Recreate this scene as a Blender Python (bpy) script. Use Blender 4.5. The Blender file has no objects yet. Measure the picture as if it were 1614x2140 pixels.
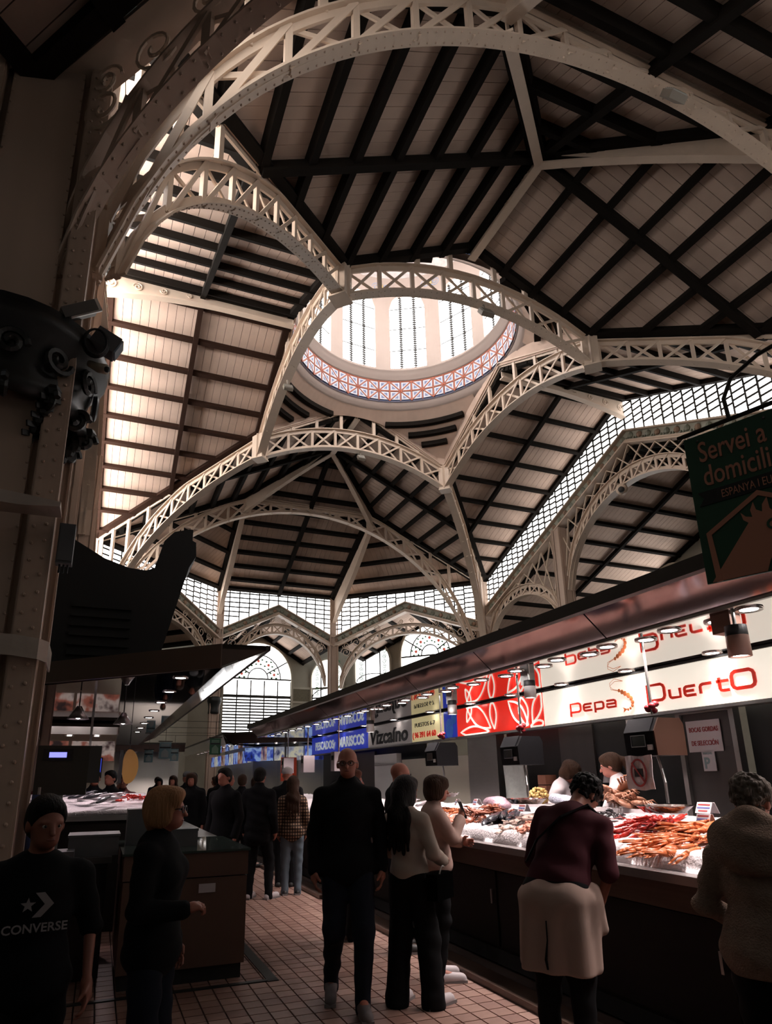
import bpy, math, random
import numpy as np
from mathutils import Vector, Matrix

# ------------------------------------------------------------------ camera
scene = bpy.context.scene
COL = scene.collection
CAM_Z = 1.6
PITCH, YAW, ROLL = math.radians(16.29), math.radians(21.87), math.radians(-0.72)
_fw = Vector((math.sin(YAW) * math.cos(PITCH), math.cos(YAW) * math.cos(PITCH), math.sin(PITCH)))
_rt = Vector((math.cos(YAW), -math.sin(YAW), 0))
_up = _rt.cross(_fw)
_c, _s = math.cos(ROLL), math.sin(ROLL)
_rt, _up = _c * _rt + _s * _up, -_s * _rt + _c * _up
cd = bpy.data.cameras.new('camera'); cam = bpy.data.objects.new('camera', cd); COL.objects.link(cam)
cd.sensor_fit = 'VERTICAL'; cd.sensor_height = 36.0; cd.sensor_width = 36.0
cd.lens = 36.0 * 1346 / 2140
cd.shift_x = (807 - 762) / 2140; cd.shift_y = (1233 - 1070) / 2140
cd.clip_end = 200
M3 = Matrix((_rt, _up, -_fw)).transposed()
cam.matrix_world = Matrix.Translation((0, 0, CAM_Z)) @ M3.to_4x4()
scene.camera = cam

# ------------------------------------------------------------------ world, exposure
w = bpy.data.worlds.new('sky'); scene.world = w; w.use_nodes = True
w.node_tree.nodes['Background'].inputs[0].default_value = (0.92, 0.95, 1.0, 1)
w.node_tree.nodes['Background'].inputs[1].default_value = 0.3
vs = scene.view_settings
vs.view_transform = 'Standard'; vs.look = 'None'; vs.gamma = 1.0; vs.use_curve_mapping = False
vs.exposure = 0.0
GLASS = 4.8          # daylight coming through the hall's glazing
scene.cycles.max_bounces = 6; scene.cycles.diffuse_bounces = 2; scene.cycles.glossy_bounces = 4
scene.cycles.transmission_bounces = 4; scene.cycles.transparent_max_bounces = 8
scene.cycles.sample_clamp_indirect = 4.0
scene.cycles.caustics_reflective = False; scene.cycles.caustics_refractive = False
scene.cycles.use_denoising = True
scene.cycles.use_adaptive_sampling = True; scene.cycles.adaptive_threshold = 0.08

# ------------------------------------------------------------------ materials
MATS = {}
def mat(name, color, rough=0.6, metal=0.0, noise=None, emit=0.0, ecol=None, bump=None, coat=0.0, trans=0.0, alpha=1.0, spec=None, ior=None):
    """noise=(scale, amount, stretch) varies the colour; bump=(scale, strength)"""
    if name in MATS: return MATS[name]
    m = bpy.data.materials.new(name); m.use_nodes = True
    nt = m.node_tree; b = nt.nodes['Principled BSDF']
    c = (*color, 1)
    b.inputs['Base Color'].default_value = c
    b.inputs['Roughness'].default_value = rough; b.inputs['Metallic'].default_value = metal
    if spec is not None: b.inputs['Specular IOR Level'].default_value = spec
    if ior: b.inputs['IOR'].default_value = ior
    if trans: b.inputs['Transmission Weight'].default_value = trans
    if alpha < 1: b.inputs['Alpha'].default_value = alpha
    if coat: b.inputs['Coat Weight'].default_value = coat
    tc = None
    if noise or bump:
        tc = nt.nodes.new('ShaderNodeTexCoord')
    if noise:
        sc, am, st = noise
        mp = nt.nodes.new('ShaderNodeMapping'); mp.inputs['Scale'].default_value = st
        nz = nt.nodes.new('ShaderNodeTexNoise'); nz.inputs['Scale'].default_value = sc; nz.inputs['Detail'].default_value = 5
        mx = nt.nodes.new('ShaderNodeMixRGB'); mx.blend_type = 'MIX'
        mx.inputs[1].default_value = (*[max(0, x * (1 - am)) for x in color], 1)
        mx.inputs[2].default_value = (*[min(1, x * (1 + am)) for x in color], 1)
        nt.links.new(tc.outputs['Object'], mp.inputs[0]); nt.links.new(mp.outputs[0], nz.inputs['Vector'])
        nt.links.new(nz.outputs['Fac'], mx.inputs[0]); nt.links.new(mx.outputs[0], b.inputs['Base Color'])
    if bump:
        nb = nt.nodes.new('ShaderNodeTexNoise'); nb.inputs['Scale'].default_value = bump[0]; nb.inputs['Detail'].default_value = 4
        bp = nt.nodes.new('ShaderNodeBump'); bp.inputs['Strength'].default_value = bump[1]; bp.inputs['Distance'].default_value = 0.02
        nt.links.new(tc.outputs['Object'], nb.inputs['Vector'])
        nt.links.new(nb.outputs['Fac'], bp.inputs['Height']); nt.links.new(bp.outputs[0], b.inputs['Normal'])
    if emit:
        b.inputs['Emission Color'].default_value = (*(ecol or color), 1); b.inputs['Emission Strength'].default_value = emit
    MATS[name] = m
    return m

IRON = mat('cream_iron', (0.68, 0.52, 0.40), 0.5, 0, (3.0, 0.12, (1, 1, 1)))
IRON_WARM_TINT = mat('iron_warm_light_tint', (0.55, 0.40, 0.31), 0.5, 0, (2.0, 0.15, (1, 1, 1)))  # cream iron with warm light from below put into its colour
PLANK = mat('ceiling_boards', (0.62, 0.445, 0.35), 0.8, 0, (1.6, 0.22, (1, 1, 1)))
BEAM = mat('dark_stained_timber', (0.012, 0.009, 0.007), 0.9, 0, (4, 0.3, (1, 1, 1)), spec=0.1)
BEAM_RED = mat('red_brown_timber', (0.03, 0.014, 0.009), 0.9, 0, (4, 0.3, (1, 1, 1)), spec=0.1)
PANE = mat('daylit_glass', (0.9, 0.92, 0.95), 0.3, 0, emit=GLASS, ecol=(1.0, 0.985, 0.97))
PANE_SUN = mat('sunny_side_glass', (0.9, 0.92, 0.95), 0.3, 0, emit=GLASS * 5.0, ecol=(1.0, 0.97, 0.95))
PANE_DOME = mat('dome_glass', (0.9, 0.92, 0.95), 0.3, 0, emit=GLASS * 1.5, ecol=(1.0, 0.985, 0.97))
LEAD = mat('dark_glazing_bar', (0.03, 0.028, 0.025), 0.6)
STUCCO = mat('aged_stucco', (0.33, 0.30, 0.24), 0.9, 0, (0.9, 0.25, (1, 1, 1)), bump=(30, 0.2))
STONE = mat('pale_stone', (0.40, 0.36, 0.29), 0.85, 0, (1.5, 0.15, (1, 1, 1)))
FRIEZE_BG = mat('frieze_ground', (0.40, 0.38, 0.30), 0.7)
FRIEZE_RED = mat('frieze_terracotta', (0.34, 0.22, 0.15), 0.7)
FRIEZE_GREEN = mat('frieze_green', (0.27, 0.28, 0.22), 0.7)
CAST = mat('black_cast_iron', (0.012, 0.011, 0.010), 0.45)
DRUM = mat('drum_plaster', (0.47, 0.37, 0.32), 0.8, 0, (1.2, 0.08, (1, 1, 1)))
BLACK = mat('matt_black', (0.006, 0.006, 0.007), 0.6)
STEEL = mat('brushed_steel', (0.45, 0.44, 0.43), 0.28, 0.9, (6, 0.08, (1, 1, 12)))
MIRROR = mat('mirror_soffit', (0.62, 0.60, 0.60), 0.03, 1.0)
WHITE = mat('white_plastic', (0.75, 0.73, 0.72), 0.4)

# ------------------------------------------------------------------ builders
def tag(o, label=None, cat=None, group=None, kind=None):
    if label: o['label'] = label
    if cat: o['category'] = cat
    if group: o['group'] = group
    if kind: o['kind'] = kind
    return o

def thing(name, loc=(0, 0, 0), label=None, cat=None, group=None, kind=None, rz=0.0):
    o = bpy.data.objects.new(name, None); COL.objects.link(o)
    o.location = loc; o.rotation_euler = (0, 0, rz); o.empty_display_size = 0.1
    return tag(o, label, cat, group, kind)

def place(o, parent, M):
    """world matrix M for o under a parent that only has a location (and z rotation)"""
    if parent is not None:
        root = parent
        L = Matrix.Identity(4)
        while root is not None:
            L = (Matrix.Translation(root.location) @ root.rotation_euler.to_matrix().to_4x4() @ Matrix.Diagonal((*root.scale, 1))) @ L
            root = root.parent
        o.parent = parent
        M = L.inverted() @ M
    o.matrix_basis = M

class MB:
    def __init__(s): s.v = []; s.f = []; s.m = []; s.k = 0
    def add(s, vs, fs, mi=0):
        b = len(s.v); s.v += [tuple(x) for x in vs]; s.f += [tuple(i + b for i in f) for f in fs]; s.m += [mi] * len(fs)
        return s
    def box(s, c, size, R=None, mi=0):
        x, y, z = [d / 2 for d in size]
        P = [Vector(q) for q in ((-x, -y, -z), (x, -y, -z), (x, y, -z), (-x, y, -z), (-x, -y, z), (x, -y, z), (x, y, z), (-x, y, z))]
        if R is not None: P = [R @ q for q in P]
        return s.add([q + Vector(c) for q in P], [(3, 2, 1, 0), (4, 5, 6, 7), (0, 1, 5, 4), (1, 2, 6, 5), (2, 3, 7, 6), (3, 0, 4, 7)], mi)
    def bar(s, p, q, w, h, up=(0, 0, 1), mi=0):
        p, q = Vector(p), Vector(q); d = q - p
        return s.box((p + q) / 2, (w, d.length, h), frame(d, up), mi)
    def prism(s, pts, off, mi=0):
        """closed polygon pts (3D) pushed by vector off"""
        n = len(pts); off = Vector(off); A = [Vector(p) for p in pts]
        nrm = Vector((0, 0, 0))
        for i in range(n): nrm += A[i].cross(A[(i + 1) % n])
        if nrm.dot(off) < 0: A.reverse()
        return s.add(A + [p + off for p in A], [tuple(range(n))[::-1], tuple(range(n, 2 * n))] + [(i, (i + 1) % n, n + (i + 1) % n, n + i) for i in range(n)], mi)
    def sweep(s, path, w, h, up=None, normal=None, mi=0, closed=False):
        """rectangular section along path; w along `normal` (fixed), h across"""
        path = [Vector(p) for p in path]; n = len(path); N = Vector(normal).normalized()
        vs = []
        for i, p in enumerate(path):
            a = path[(i - 1) % n] if closed else path[max(i - 1, 0)]; b = path[(i + 1) % n] if closed else path[min(i + 1, n - 1)]
            t = (b - a).normalized(); u = N.cross(t).normalized()
            for sx, sy in ((-1, -1), (1, -1), (1, 1), (-1, 1)): vs.append(p + N * (sx * w / 2) + u * (sy * h / 2))
        fs = []
        for i in range(n if closed else n - 1):
            j = (i + 1) % n
            for k in range(4): fs.append((4 * i + k, 4 * i + (k + 1) % 4, 4 * j + (k + 1) % 4, 4 * j + k))
        if not closed: fs += [(3, 2, 1, 0), tuple(4 * (n - 1) + k for k in range(4))]
        return s.add(vs, fs, mi)
    def tube(s, path, r, n=8, mi=0, cap=True):
        path = [Vector(p) for p in path]; m = len(path); vs = []
        rs = r if isinstance(r, (list, tuple)) else [r] * m
        ref = None
        for i, p in enumerate(path):
            t = (path[min(i + 1, m - 1)] - path[max(i - 1, 0)]).normalized()
            if ref is None or abs(ref.dot(t)) > 0.95: ref = Vector((0, 0, 1)) if abs(t.z) < 0.9 else Vector((1, 0, 0))
            a = (ref - t * ref.dot(t)).normalized(); b = t.cross(a); ref = a
            for k in range(n):
                an = 2 * math.pi * k / n; vs.append(p + (a * math.cos(an) + b * math.sin(an)) * rs[i])
        fs = [(n * i + k, n * i + (k + 1) % n, n * (i + 1) + (k + 1) % n, n * (i + 1) + k) for i in range(m - 1) for k in range(n)]
        if cap: fs += [tuple(range(n))[::-1], tuple(range(n * (m - 1), n * m))]
        return s.add(vs, fs, mi)
    def lathe(s, prof, c=(0, 0, 0), n=24, mi=0, a0=0.0, a1=2 * math.pi):
        c = Vector(c); full = abs(a1 - a0 - 2 * math.pi) < 1e-6; m = n if full else n + 1; vs = []
        for r, z in prof:
            for k in range(m):
                an = a0 + (a1 - a0) * k / n; vs.append(c + Vector((r * math.cos(an), r * math.sin(an), z)))
        fs = []
        for i in range(len(prof) - 1):
            for k in range(n):
                k2 = (k + 1) % m
                fs.append((m * i + k, m * i + k2, m * (i + 1) + k2, m * (i + 1) + k))
        return s.add(vs, fs, mi)
    def ball(s, c, r, nu=6, nv=4, mi=0):
        r = r if isinstance(r, (tuple, list)) else (r, r, r); c = Vector(c)
        vs = [c + Vector((0, 0, -r[2]))]
        for i in range(1, nv):
            ph = -math.pi / 2 + math.pi * i / nv
            for k in range(nu):
                th = 2 * math.pi * k / nu; vs.append(c + Vector((r[0] * math.cos(ph) * math.cos(th), r[1] * math.cos(ph) * math.sin(th), r[2] * math.sin(ph))))
        vs.append(c + Vector((0, 0, r[2]))); L = len(vs) - 1
        fs = [(0, 1 + (k + 1) % nu, 1 + k) for k in range(nu)]
        for i in range(nv - 2):
            for k in range(nu): fs.append((1 + i * nu + k, 1 + i * nu + (k + 1) % nu, 1 + (i + 1) * nu + (k + 1) % nu, 1 + (i + 1) * nu + k))
        fs += [(L, 1 + (nv - 2) * nu + k, 1 + (nv - 2) * nu + (k + 1) % nu) for k in range(nu)]
        return s.add(vs, fs, mi)
    def mesh(s, name, mats, smooth=False):
        me = bpy.data.meshes.new(name); me.from_pydata(s.v, [], s.f)
        for m in (mats if isinstance(mats, (list, tuple)) else [mats]): me.materials.append(m)
        if any(s.m): me.polygons.foreach_set('material_index', s.m)
        if smooth: me.polygons.foreach_set('use_smooth', [True] * len(me.polygons))
        me.update(); return me
    def build(s, name, mats, parent=None, smooth=False, world=True):
        """geometry given in world coordinates (or parent-local when world=False)"""
        o = bpy.data.objects.new(name, s.mesh(name, mats, smooth)); COL.objects.link(o)
        if parent is not None:
            if world: place(o, parent, Matrix.Identity(4))
            else: o.parent = parent
        return o

def frame(d, up=(0, 0, 1)):
    """rotation whose y axis is d and z axis close to up"""
    y = Vector(d).normalized(); up = Vector(up)
    if abs(y.dot(up.normalized())) > 0.999: up = Vector((1, 0, 0)) if abs(y.x) < 0.9 else Vector((0, 1, 0))
    x = y.cross(up).normalized(); z = x.cross(y)
    return Matrix((x, y, z)).transposed()

UNIT = {}
def unit_cube(m):
    if m.name not in UNIT: UNIT[m.name] = MB().box((0, 0, 0), (1, 1, 1)).mesh('bar_' + m.name, m)
    return UNIT[m.name]
def bar(name, p, q, w, h, m, parent, up=(0, 0, 1)):
    """straight member as its own object; all of a material share one mesh"""
    p, q = Vector(p), Vector(q); d = q - p
    o = bpy.data.objects.new(name, unit_cube(m)); COL.objects.link(o)
    place(o, parent, Matrix.Translation((p + q) / 2) @ frame(d, up).to_4x4() @ Matrix.Diagonal((w, d.length, h, 1)))
    return o
def slab(name, c, size, m, parent, rz=0.0):
    o = bpy.data.objects.new(name, unit_cube(m)); COL.objects.link(o)
    place(o, parent, Matrix.Translation(c) @ Matrix.Rotation(rz, 4, 'Z') @ Matrix.Diagonal((*size, 1)))
    return o

def copy_tree(o, parent=None):
    c = o.copy(); COL.objects.link(c); c.parent = parent
    for ch in list(o.children): copy_tree(ch, c)
    return c

def clip_half(poly, n, d):
    """keep the part of a 2D polygon with n.p <= d"""
    out = []
    for i in range(len(poly)):
        a, b = poly[i], poly[(i + 1) % len(poly)]
        da, db = a[0] * n[0] + a[1] * n[1] - d, b[0] * n[0] + b[1] * n[1] - d
        if da <= 0: out.append(a)
        if (da < 0 < db) or (db < 0 < da):
            t = da / (da - db); out.append((a[0] + t * (b[0] - a[0]), a[1] + t * (b[1] - a[1])))
    return out
def seg_in_poly(poly, n, d):
    """segment where line n.p = d crosses a convex 2D polygon"""
    pts = []
    for i in range(len(poly)):
        a, b = poly[i], poly[(i + 1) % len(poly)]
        da, db = a[0] * n[0] + a[1] * n[1] - d, b[0] * n[0] + b[1] * n[1] - d
        if da * db < 0 or (da == 0 and db != 0):
            t = da / (da - db); pts.append((a[0] + t * (b[0] - a[0]), a[1] + t * (b[1] - a[1])))
    if len(pts) < 2: return None
    pts.sort(); return pts[0], pts[-1]
# ================================================================== THE HALL
CX, CY = 8.1, 16.4
NX, NY = 3.77, 4.3            # square of nodes under the dome
KX, KY = 9.2, 10.4            # corner columns
AX, AY = 3.1, 16.2            # apse columns
ZR = 15.45                    # ridge height
KSX = 0.477                   # slope of the long arms' roofs
KSY = 0.4246                  # slope of the cross arms' roofs
ZN = ZR - KSX * NX; ZC = ZR - KSX * KX; ZH = ZR - KSX * AX; ZA = 11.15
def W(dx, dy, z): return Vector((CX + dx, CY + dy, z))

# floor --------------------------------------------------------------
FLOOR_BASE = mat('floor_grout', (0.05, 0.03, 0.025), 0.8)
TILE_M = [mat('floor_tile_%d' % i, c, 0.45, 0, (9, 0.25, (1, 1, 1))) for i, c in enumerate(((0.25, 0.145, 0.115), (0.28, 0.165, 0.13), (0.22, 0.12, 0.095), (0.31, 0.19, 0.15)))]
floor = MB().box((6, 20, -0.06), (60, 60, 0.08)).build('floor', FLOOR_BASE); tag(floor, kind='structure')
rng = random.Random(4)
TS = 0.145
tile_me = [MB().box((0, 0, 0), (TS - 0.011, TS - 0.011, 0.02)).mesh('floor_tile', m) for m in TILE_M]
n_part = 0; rest = [MB() for _ in TILE_M]
near = []
for ix in range(-12, 26):
    for iy in range(18, 120):
        x, y = 0.35 + ix * TS, iy * TS
        if x > 3.12: continue
        near.append((math.hypot(x - 2.0, y - 4.3), x, y))
near.sort()
for k, (d_, x, y) in enumerate(near):
    i = rng.choices((0, 1, 2, 3), (4, 3, 2, 1))[0]
    if k < 300:
        o = bpy.data.objects.new('tile', tile_me[i]); COL.objects.link(o); o.parent = floor; o.location = (x, y, -0.008)
    else: rest[i].box((x, y, -0.008), (TS - 0.011, TS - 0.011, 0.02))
for i, mb in enumerate(rest):
    if mb.v: tag(mb.build('tile_field', TILE_M[i], floor), kind='stuff')
# drain channel round the left stall
DRAIN = mat('drain_channel', (0.02, 0.022, 0.02), 0.4)
dr = thing('drain_grating', (1.55, 5.9, 0.0), 'dark metal drain channel in the floor round the left stall', 'drain')
bar('channel', (1.5, 5.86, 0.004), (1.5, 16, 0.004), 0.09, 0.012, DRAIN, dr)
bar('channel', (1.54, 5.9, 0.004), (-0.8, 5.9, 0.004), 0.05, 0.012, DRAIN, dr)

# ceilings -----------------------------------------------------------
def facet(label, poly, pdir, off, gap, cross=(), pw=0.25, bw=0.16, bd=0.2, beam=BEAM, edges=True, planks=True):
    """roof slope seen from below: boards, purlins along pdir, cross beams, edge beams"""
    poly = [Vector(p) for p in poly]
    n = (poly[1] - poly[0]).cross(poly[2] - poly[0]).normalized()
    if n.z < 0: n = -n
    p0 = poly[0]
    def zz(x, y): return p0.z - (n.x * (x - p0.x) + n.y * (y - p0.y)) / n.z
    P2 = [(p.x, p.y) for p in poly]
    pd = Vector((pdir[0], pdir[1])).normalized(); vd = Vector((-pd.y, pd.x))
    back = MB().prism([p + n * 0.05 for p in poly], n * 0.03)
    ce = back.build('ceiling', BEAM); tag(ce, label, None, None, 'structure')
    us = [x * pd.x + y * pd.y for x, y in P2]
    vv = [x * vd.x + y * vd.y for x, y in P2]
    if planks:
        u = min(us); k = 0
        while u < max(us):
            q = clip_half(clip_half(P2, (-pd.x, -pd.y), -(u + 0.006)), (pd.x, pd.y), u + pw - 0.006)
            if len(q) >= 3:
                MB().prism([(x, y, zz(x, y)) for x, y in q], n * 0.04).build('plank', PLANK, ce)
            u += pw
    v = off
    for v in [off + gap * i for i in range(-60, 60)]:
        if min(vv) + 0.25 < v < max(vv) - 0.2:
            s_ = seg_in_poly(P2, (vd.x, vd.y), v)
            if s_ and math.dist(*s_) > 0.3:
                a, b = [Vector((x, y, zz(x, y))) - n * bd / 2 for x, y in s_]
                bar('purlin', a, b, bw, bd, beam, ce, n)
    for u in cross:
        s_ = seg_in_poly(P2, (pd.x, pd.y), u)
        if s_:
            a, b = [Vector((x, y, zz(x, y))) - n * (bd * 0.5 + 0.05) for x, y in s_]
            bar('cross_beam', a, b, bw * 1.15, bd, beam, ce, n)
    if edges:
        c = sum(poly, Vector()) / len(poly)
        for i in range(len(poly)):
            a, b = poly[i], poly[(i + 1) % len(poly)]
            inw = (c - (a + b) / 2); inw -= (b - a).normalized() * inw.dot((b - a).normalized()); inw = inw.normalized() * 0.13
            bar('edge_beam', a + inw - n * bd * 0.45, b + inw - n * bd * 0.45, 0.2, bd * 0.9, beam, ce, n)
    return ce

P_ = {}
for sy, nm in ((-1, 'near'), (1, 'far')):
    PN, A = W(0, sy * NY, ZR), W(0, sy * 7.3, ZR)
    for sx, sd in ((-1, 'left'), (1, 'right')):
        N, C, H = W(sx * NX, sy * NY, ZN), W(sx * KX, sy * KY, ZC), W(sx * AX, sy * KY, ZH)
        offv = -CX * 1.0
        facet('boarded roof slope with dark purlins on the %s %s side of the long arm' % (nm, sd), [PN, N, C, H, A], (0, 1), -CX - sx * 1.0, 0.9, (CY + sy * 7.3,))
        # cross arm slope
        PX, G = W(sx * NX, 0, ZR), W(sx * KX, 0, ZR)
        Nc, Cc = W(sx * NX, sy * NY, ZR - KSY * NY), W(sx * KX, sy * KY, ZR - KSY * KY)
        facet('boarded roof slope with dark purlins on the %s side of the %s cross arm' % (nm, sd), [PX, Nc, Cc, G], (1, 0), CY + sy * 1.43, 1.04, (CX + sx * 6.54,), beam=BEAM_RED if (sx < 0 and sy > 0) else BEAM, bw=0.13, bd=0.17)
        a_ = W(sx * AX, sy * AY, ZA)
        e = (a_ - C); pdv = Vector((-e.y, e.x)).normalized()
        facet('small triangular roof slope at the %s %s corner of the apse' % (nm, sd), [H, C, a_], (e.x, e.y), C.x * pdv.x + C.y * pdv.y, 0.9 if True else 1, ())
    H1, H2 = W(-AX, sy * KY, ZH), W(AX, sy * KY, ZH)
    facet('boarded roof slope with dark purlins over the %s apse' % nm, [A, H1, W(-AX, sy * AY, ZR - KSX * (AY - 7.3)), W(AX, sy * AY, ZR - KSX * (AY - 7.3)), H2], (1, 0), CY + sy * 8.2, 0.9, (CX,))

# ---- trusses -------------------------------------------------------
def rivets(mb, p, q, n_, r=0.013):
    p, q = Vector(p), Vector(q)
    for i in range(n_): mb.ball(p + (q - p) * ((i + 0.5) / n_), r, 5, 4)

def chord_rivets(path, N, w, side, step, parent, r=0.016, rows=(-0.3, 0.3)):
    """rivet heads on the flange of a curved chord; side = +1 above, -1 below"""
    mb = MB(); acc = 0; last = None
    for i in range(len(path) - 1):
        a, b = path[i], path[i + 1]; L = (b - a).length; t = (b - a).normalized(); u = N.cross(t).normalized() * side
        d = acc
        k = 0
        while d < L:
            for j, f in enumerate(rows): mb.ball(a + t * (d + (step * 0.5 if j % 2 else 0)) + N * (w * f) + u, r, 5, 3)
            d += step
        acc = d - L
    if mb.v: tag(mb.build('rivets', IRON_WARM_TINT, parent), kind='stuff')

def truss(name, label, cat, p0, d, s0, s1, lo, hi, top=None, npan=10, nseg=28, w=0.34, posts=(), m=IRON, sw=0.07, group=None, riv=False, xbr=True, webp=True):
    """lattice arch in a vertical plane. p0 + d*s is the plan line, lo/hi/top give heights"""
    p0 = Vector(p0); d = Vector(d).normalized(); N = d.cross(Vector((0, 0, 1)))
    root = thing(name, p0 + d * s0 + Vector((0, 0, lo(s0))), label, cat, group)
    at = lambda s, f: p0 + d * s + Vector((0, 0, f(s)))
    S = [s0 + (s1 - s0) * i / nseg for i in range(nseg + 1)]
    L = [at(s, lo) for s in S]; U = [at(s, hi) for s in S]
    MB().sweep(L, w, 0.03, normal=N).build('bottom_flange', m, root)
    if webp: MB().sweep([p + Vector((0, 0, 0.07)) for p in L], 0.04, 0.13, normal=N).build('bottom_web', m, root)
    MB().sweep(U, w * 0.8, 0.03, normal=N).build('upper_flange', m, root)
    if webp: MB().sweep([p - Vector((0, 0, 0.07)) for p in U], 0.05, 0.14, normal=N).build('upper_web', m, root)
    for i in range(npan + 1):
        s = s0 + (s1 - s0) * i / npan
        bar('strut', at(s, lo), at(s, hi), 0.1, sw, m, root, N)
        if i < npan:
            s2 = s0 + (s1 - s0) * (i + 1) / npan
            bar('strut', at(s, lo) + N * 0.04, at(s2, hi) + N * 0.04, 0.03, sw, m, root, d if abs(d.z) < .9 else N)
            if xbr: bar('strut', at(s, hi) - N * 0.04, at(s2, lo) - N * 0.04, 0.03, sw, m, root, d)
    if top:
        for a, b in zip(top[:-1], top[1:]):
            bar('top_chord', Vector(a) - Vector((0, 0, 0.09)), Vector(b) - Vector((0, 0, 0.09)), w * 0.8, 0.03, m, root)
            bar('top_web', Vector(a) - Vector((0, 0, 0.17)), Vector(b) - Vector((0, 0, 0.17)), 0.05, 0.14, m, root)
        def topz(s):
            q = p0 + d * s
            for a, b in zip(top[:-1], top[1:]):
                sa, sb = (Vector(a) - p0).dot(d), (Vector(b) - p0).dot(d)
                if min(sa, sb) - 1e-6 <= s <= max(sa, sb) + 1e-6: return a[2] + (b[2] - a[2]) * (s - sa) / (sb - sa) - 0.15
            return hi(s)
        for s in posts:
            if topz(s) > hi(s) + 0.05: bar('post', at(s, hi), (p0 + d * s) + Vector((0, 0, topz(s))), 0.12, 0.1, m, root, N)
    if riv: chord_rivets(L, N, w, -0.02, 0.17, root)
    return root

# square of gabled lattice frames under the dome
for nm, a, b, pk in (('nearest', (-NX, -NY), (NX, -NY), (0, -NY)), ('farthest', (-NX, NY), (NX, NY), (0, NY)), ('left', (-NX, -NY), (-NX, NY), (-NX, 0)), ('right', (NX, -NY), (NX, NY), (NX, 0))):
    p, q = W(*a, 0), W(*b, 0); Ls = (q - p).length
    lo = lambda s, L=Ls: 12.62 + 1.02 * (1 - (2 * s / L - 1) ** 2)
    hi = lambda s, L=Ls: 13.45 + 0.98 * (1 - (2 * s / L - 1) ** 2)
    truss('gable_frame', 'cream riveted gabled lattice frame carrying the %s side of the dome' % nm, 'lattice frame', p, q - p, 0.12, Ls - 0.12, lo, hi,
          [W(*a, ZN), W(*pk, ZR + 0.25), W(*b, ZN)], 8, w=0.3, posts=[Ls * t for t in (0.16, 0.28, 0.41, 0.59, 0.72, 0.84)], riv=(nm == 'nearest'))
# node posts
for sx, sy, lb in ((-1, -1, 'near left'), (1, -1, 'near right'), (-1, 1, 'far left'), (1, 1, 'far right')):
    t = thing('node_plate', W(sx * NX, sy * NY, 12.6), 'riveted iron corner plate joining the dome frames at the %s corner' % lb, 'plate')
    for i, an in enumerate((0, 45, 90)):
        slab('gusset', W(sx * NX, sy * NY, 13.12), (0.36 if i != 1 else 0.42, 0.36 if i != 1 else 0.42, 1.0), IRON, t, math.radians(an * sx * sy)) if i < 2 else None
    slab('foot_plate', W(sx * NX, sy * NY, 12.6), (0.46, 0.46, 0.04), IRON, t, math.radians(45))

# diagonal half arches from the dome square to the corner columns
LD = math.hypot(KX - NX, KY - NY)
def diag_lo(t): return 6.1 + 6.9 * math.sqrt(max(0.0, 1 - ((t + 3) / 10.2) ** 2))
for sx, sy, lb in ((-1, -1, 'near left'), (1, -1, 'near right'), (-1, 1, 'far left'), (1, 1, 'far right')):
    a, b = W(sx * NX, sy * NY, 0), W(sx * KX, sy * KY, 0)
    truss('half_arch', 'cream lattice half arch rising from the %s corner column to the dome' % lb, 'lattice arch', a, b - a, 0.2, 7.05, diag_lo,
          lambda t: min(diag_lo(t) + 0.85, 13.45 - 0.325 * t), [W(sx * NX, sy * NY, ZN), W(sx * KX, sy * KY, ZC)], 9, w=0.3, posts=(5.2, 6.2, 7.0), riv=(lb == 'near left'))

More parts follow.
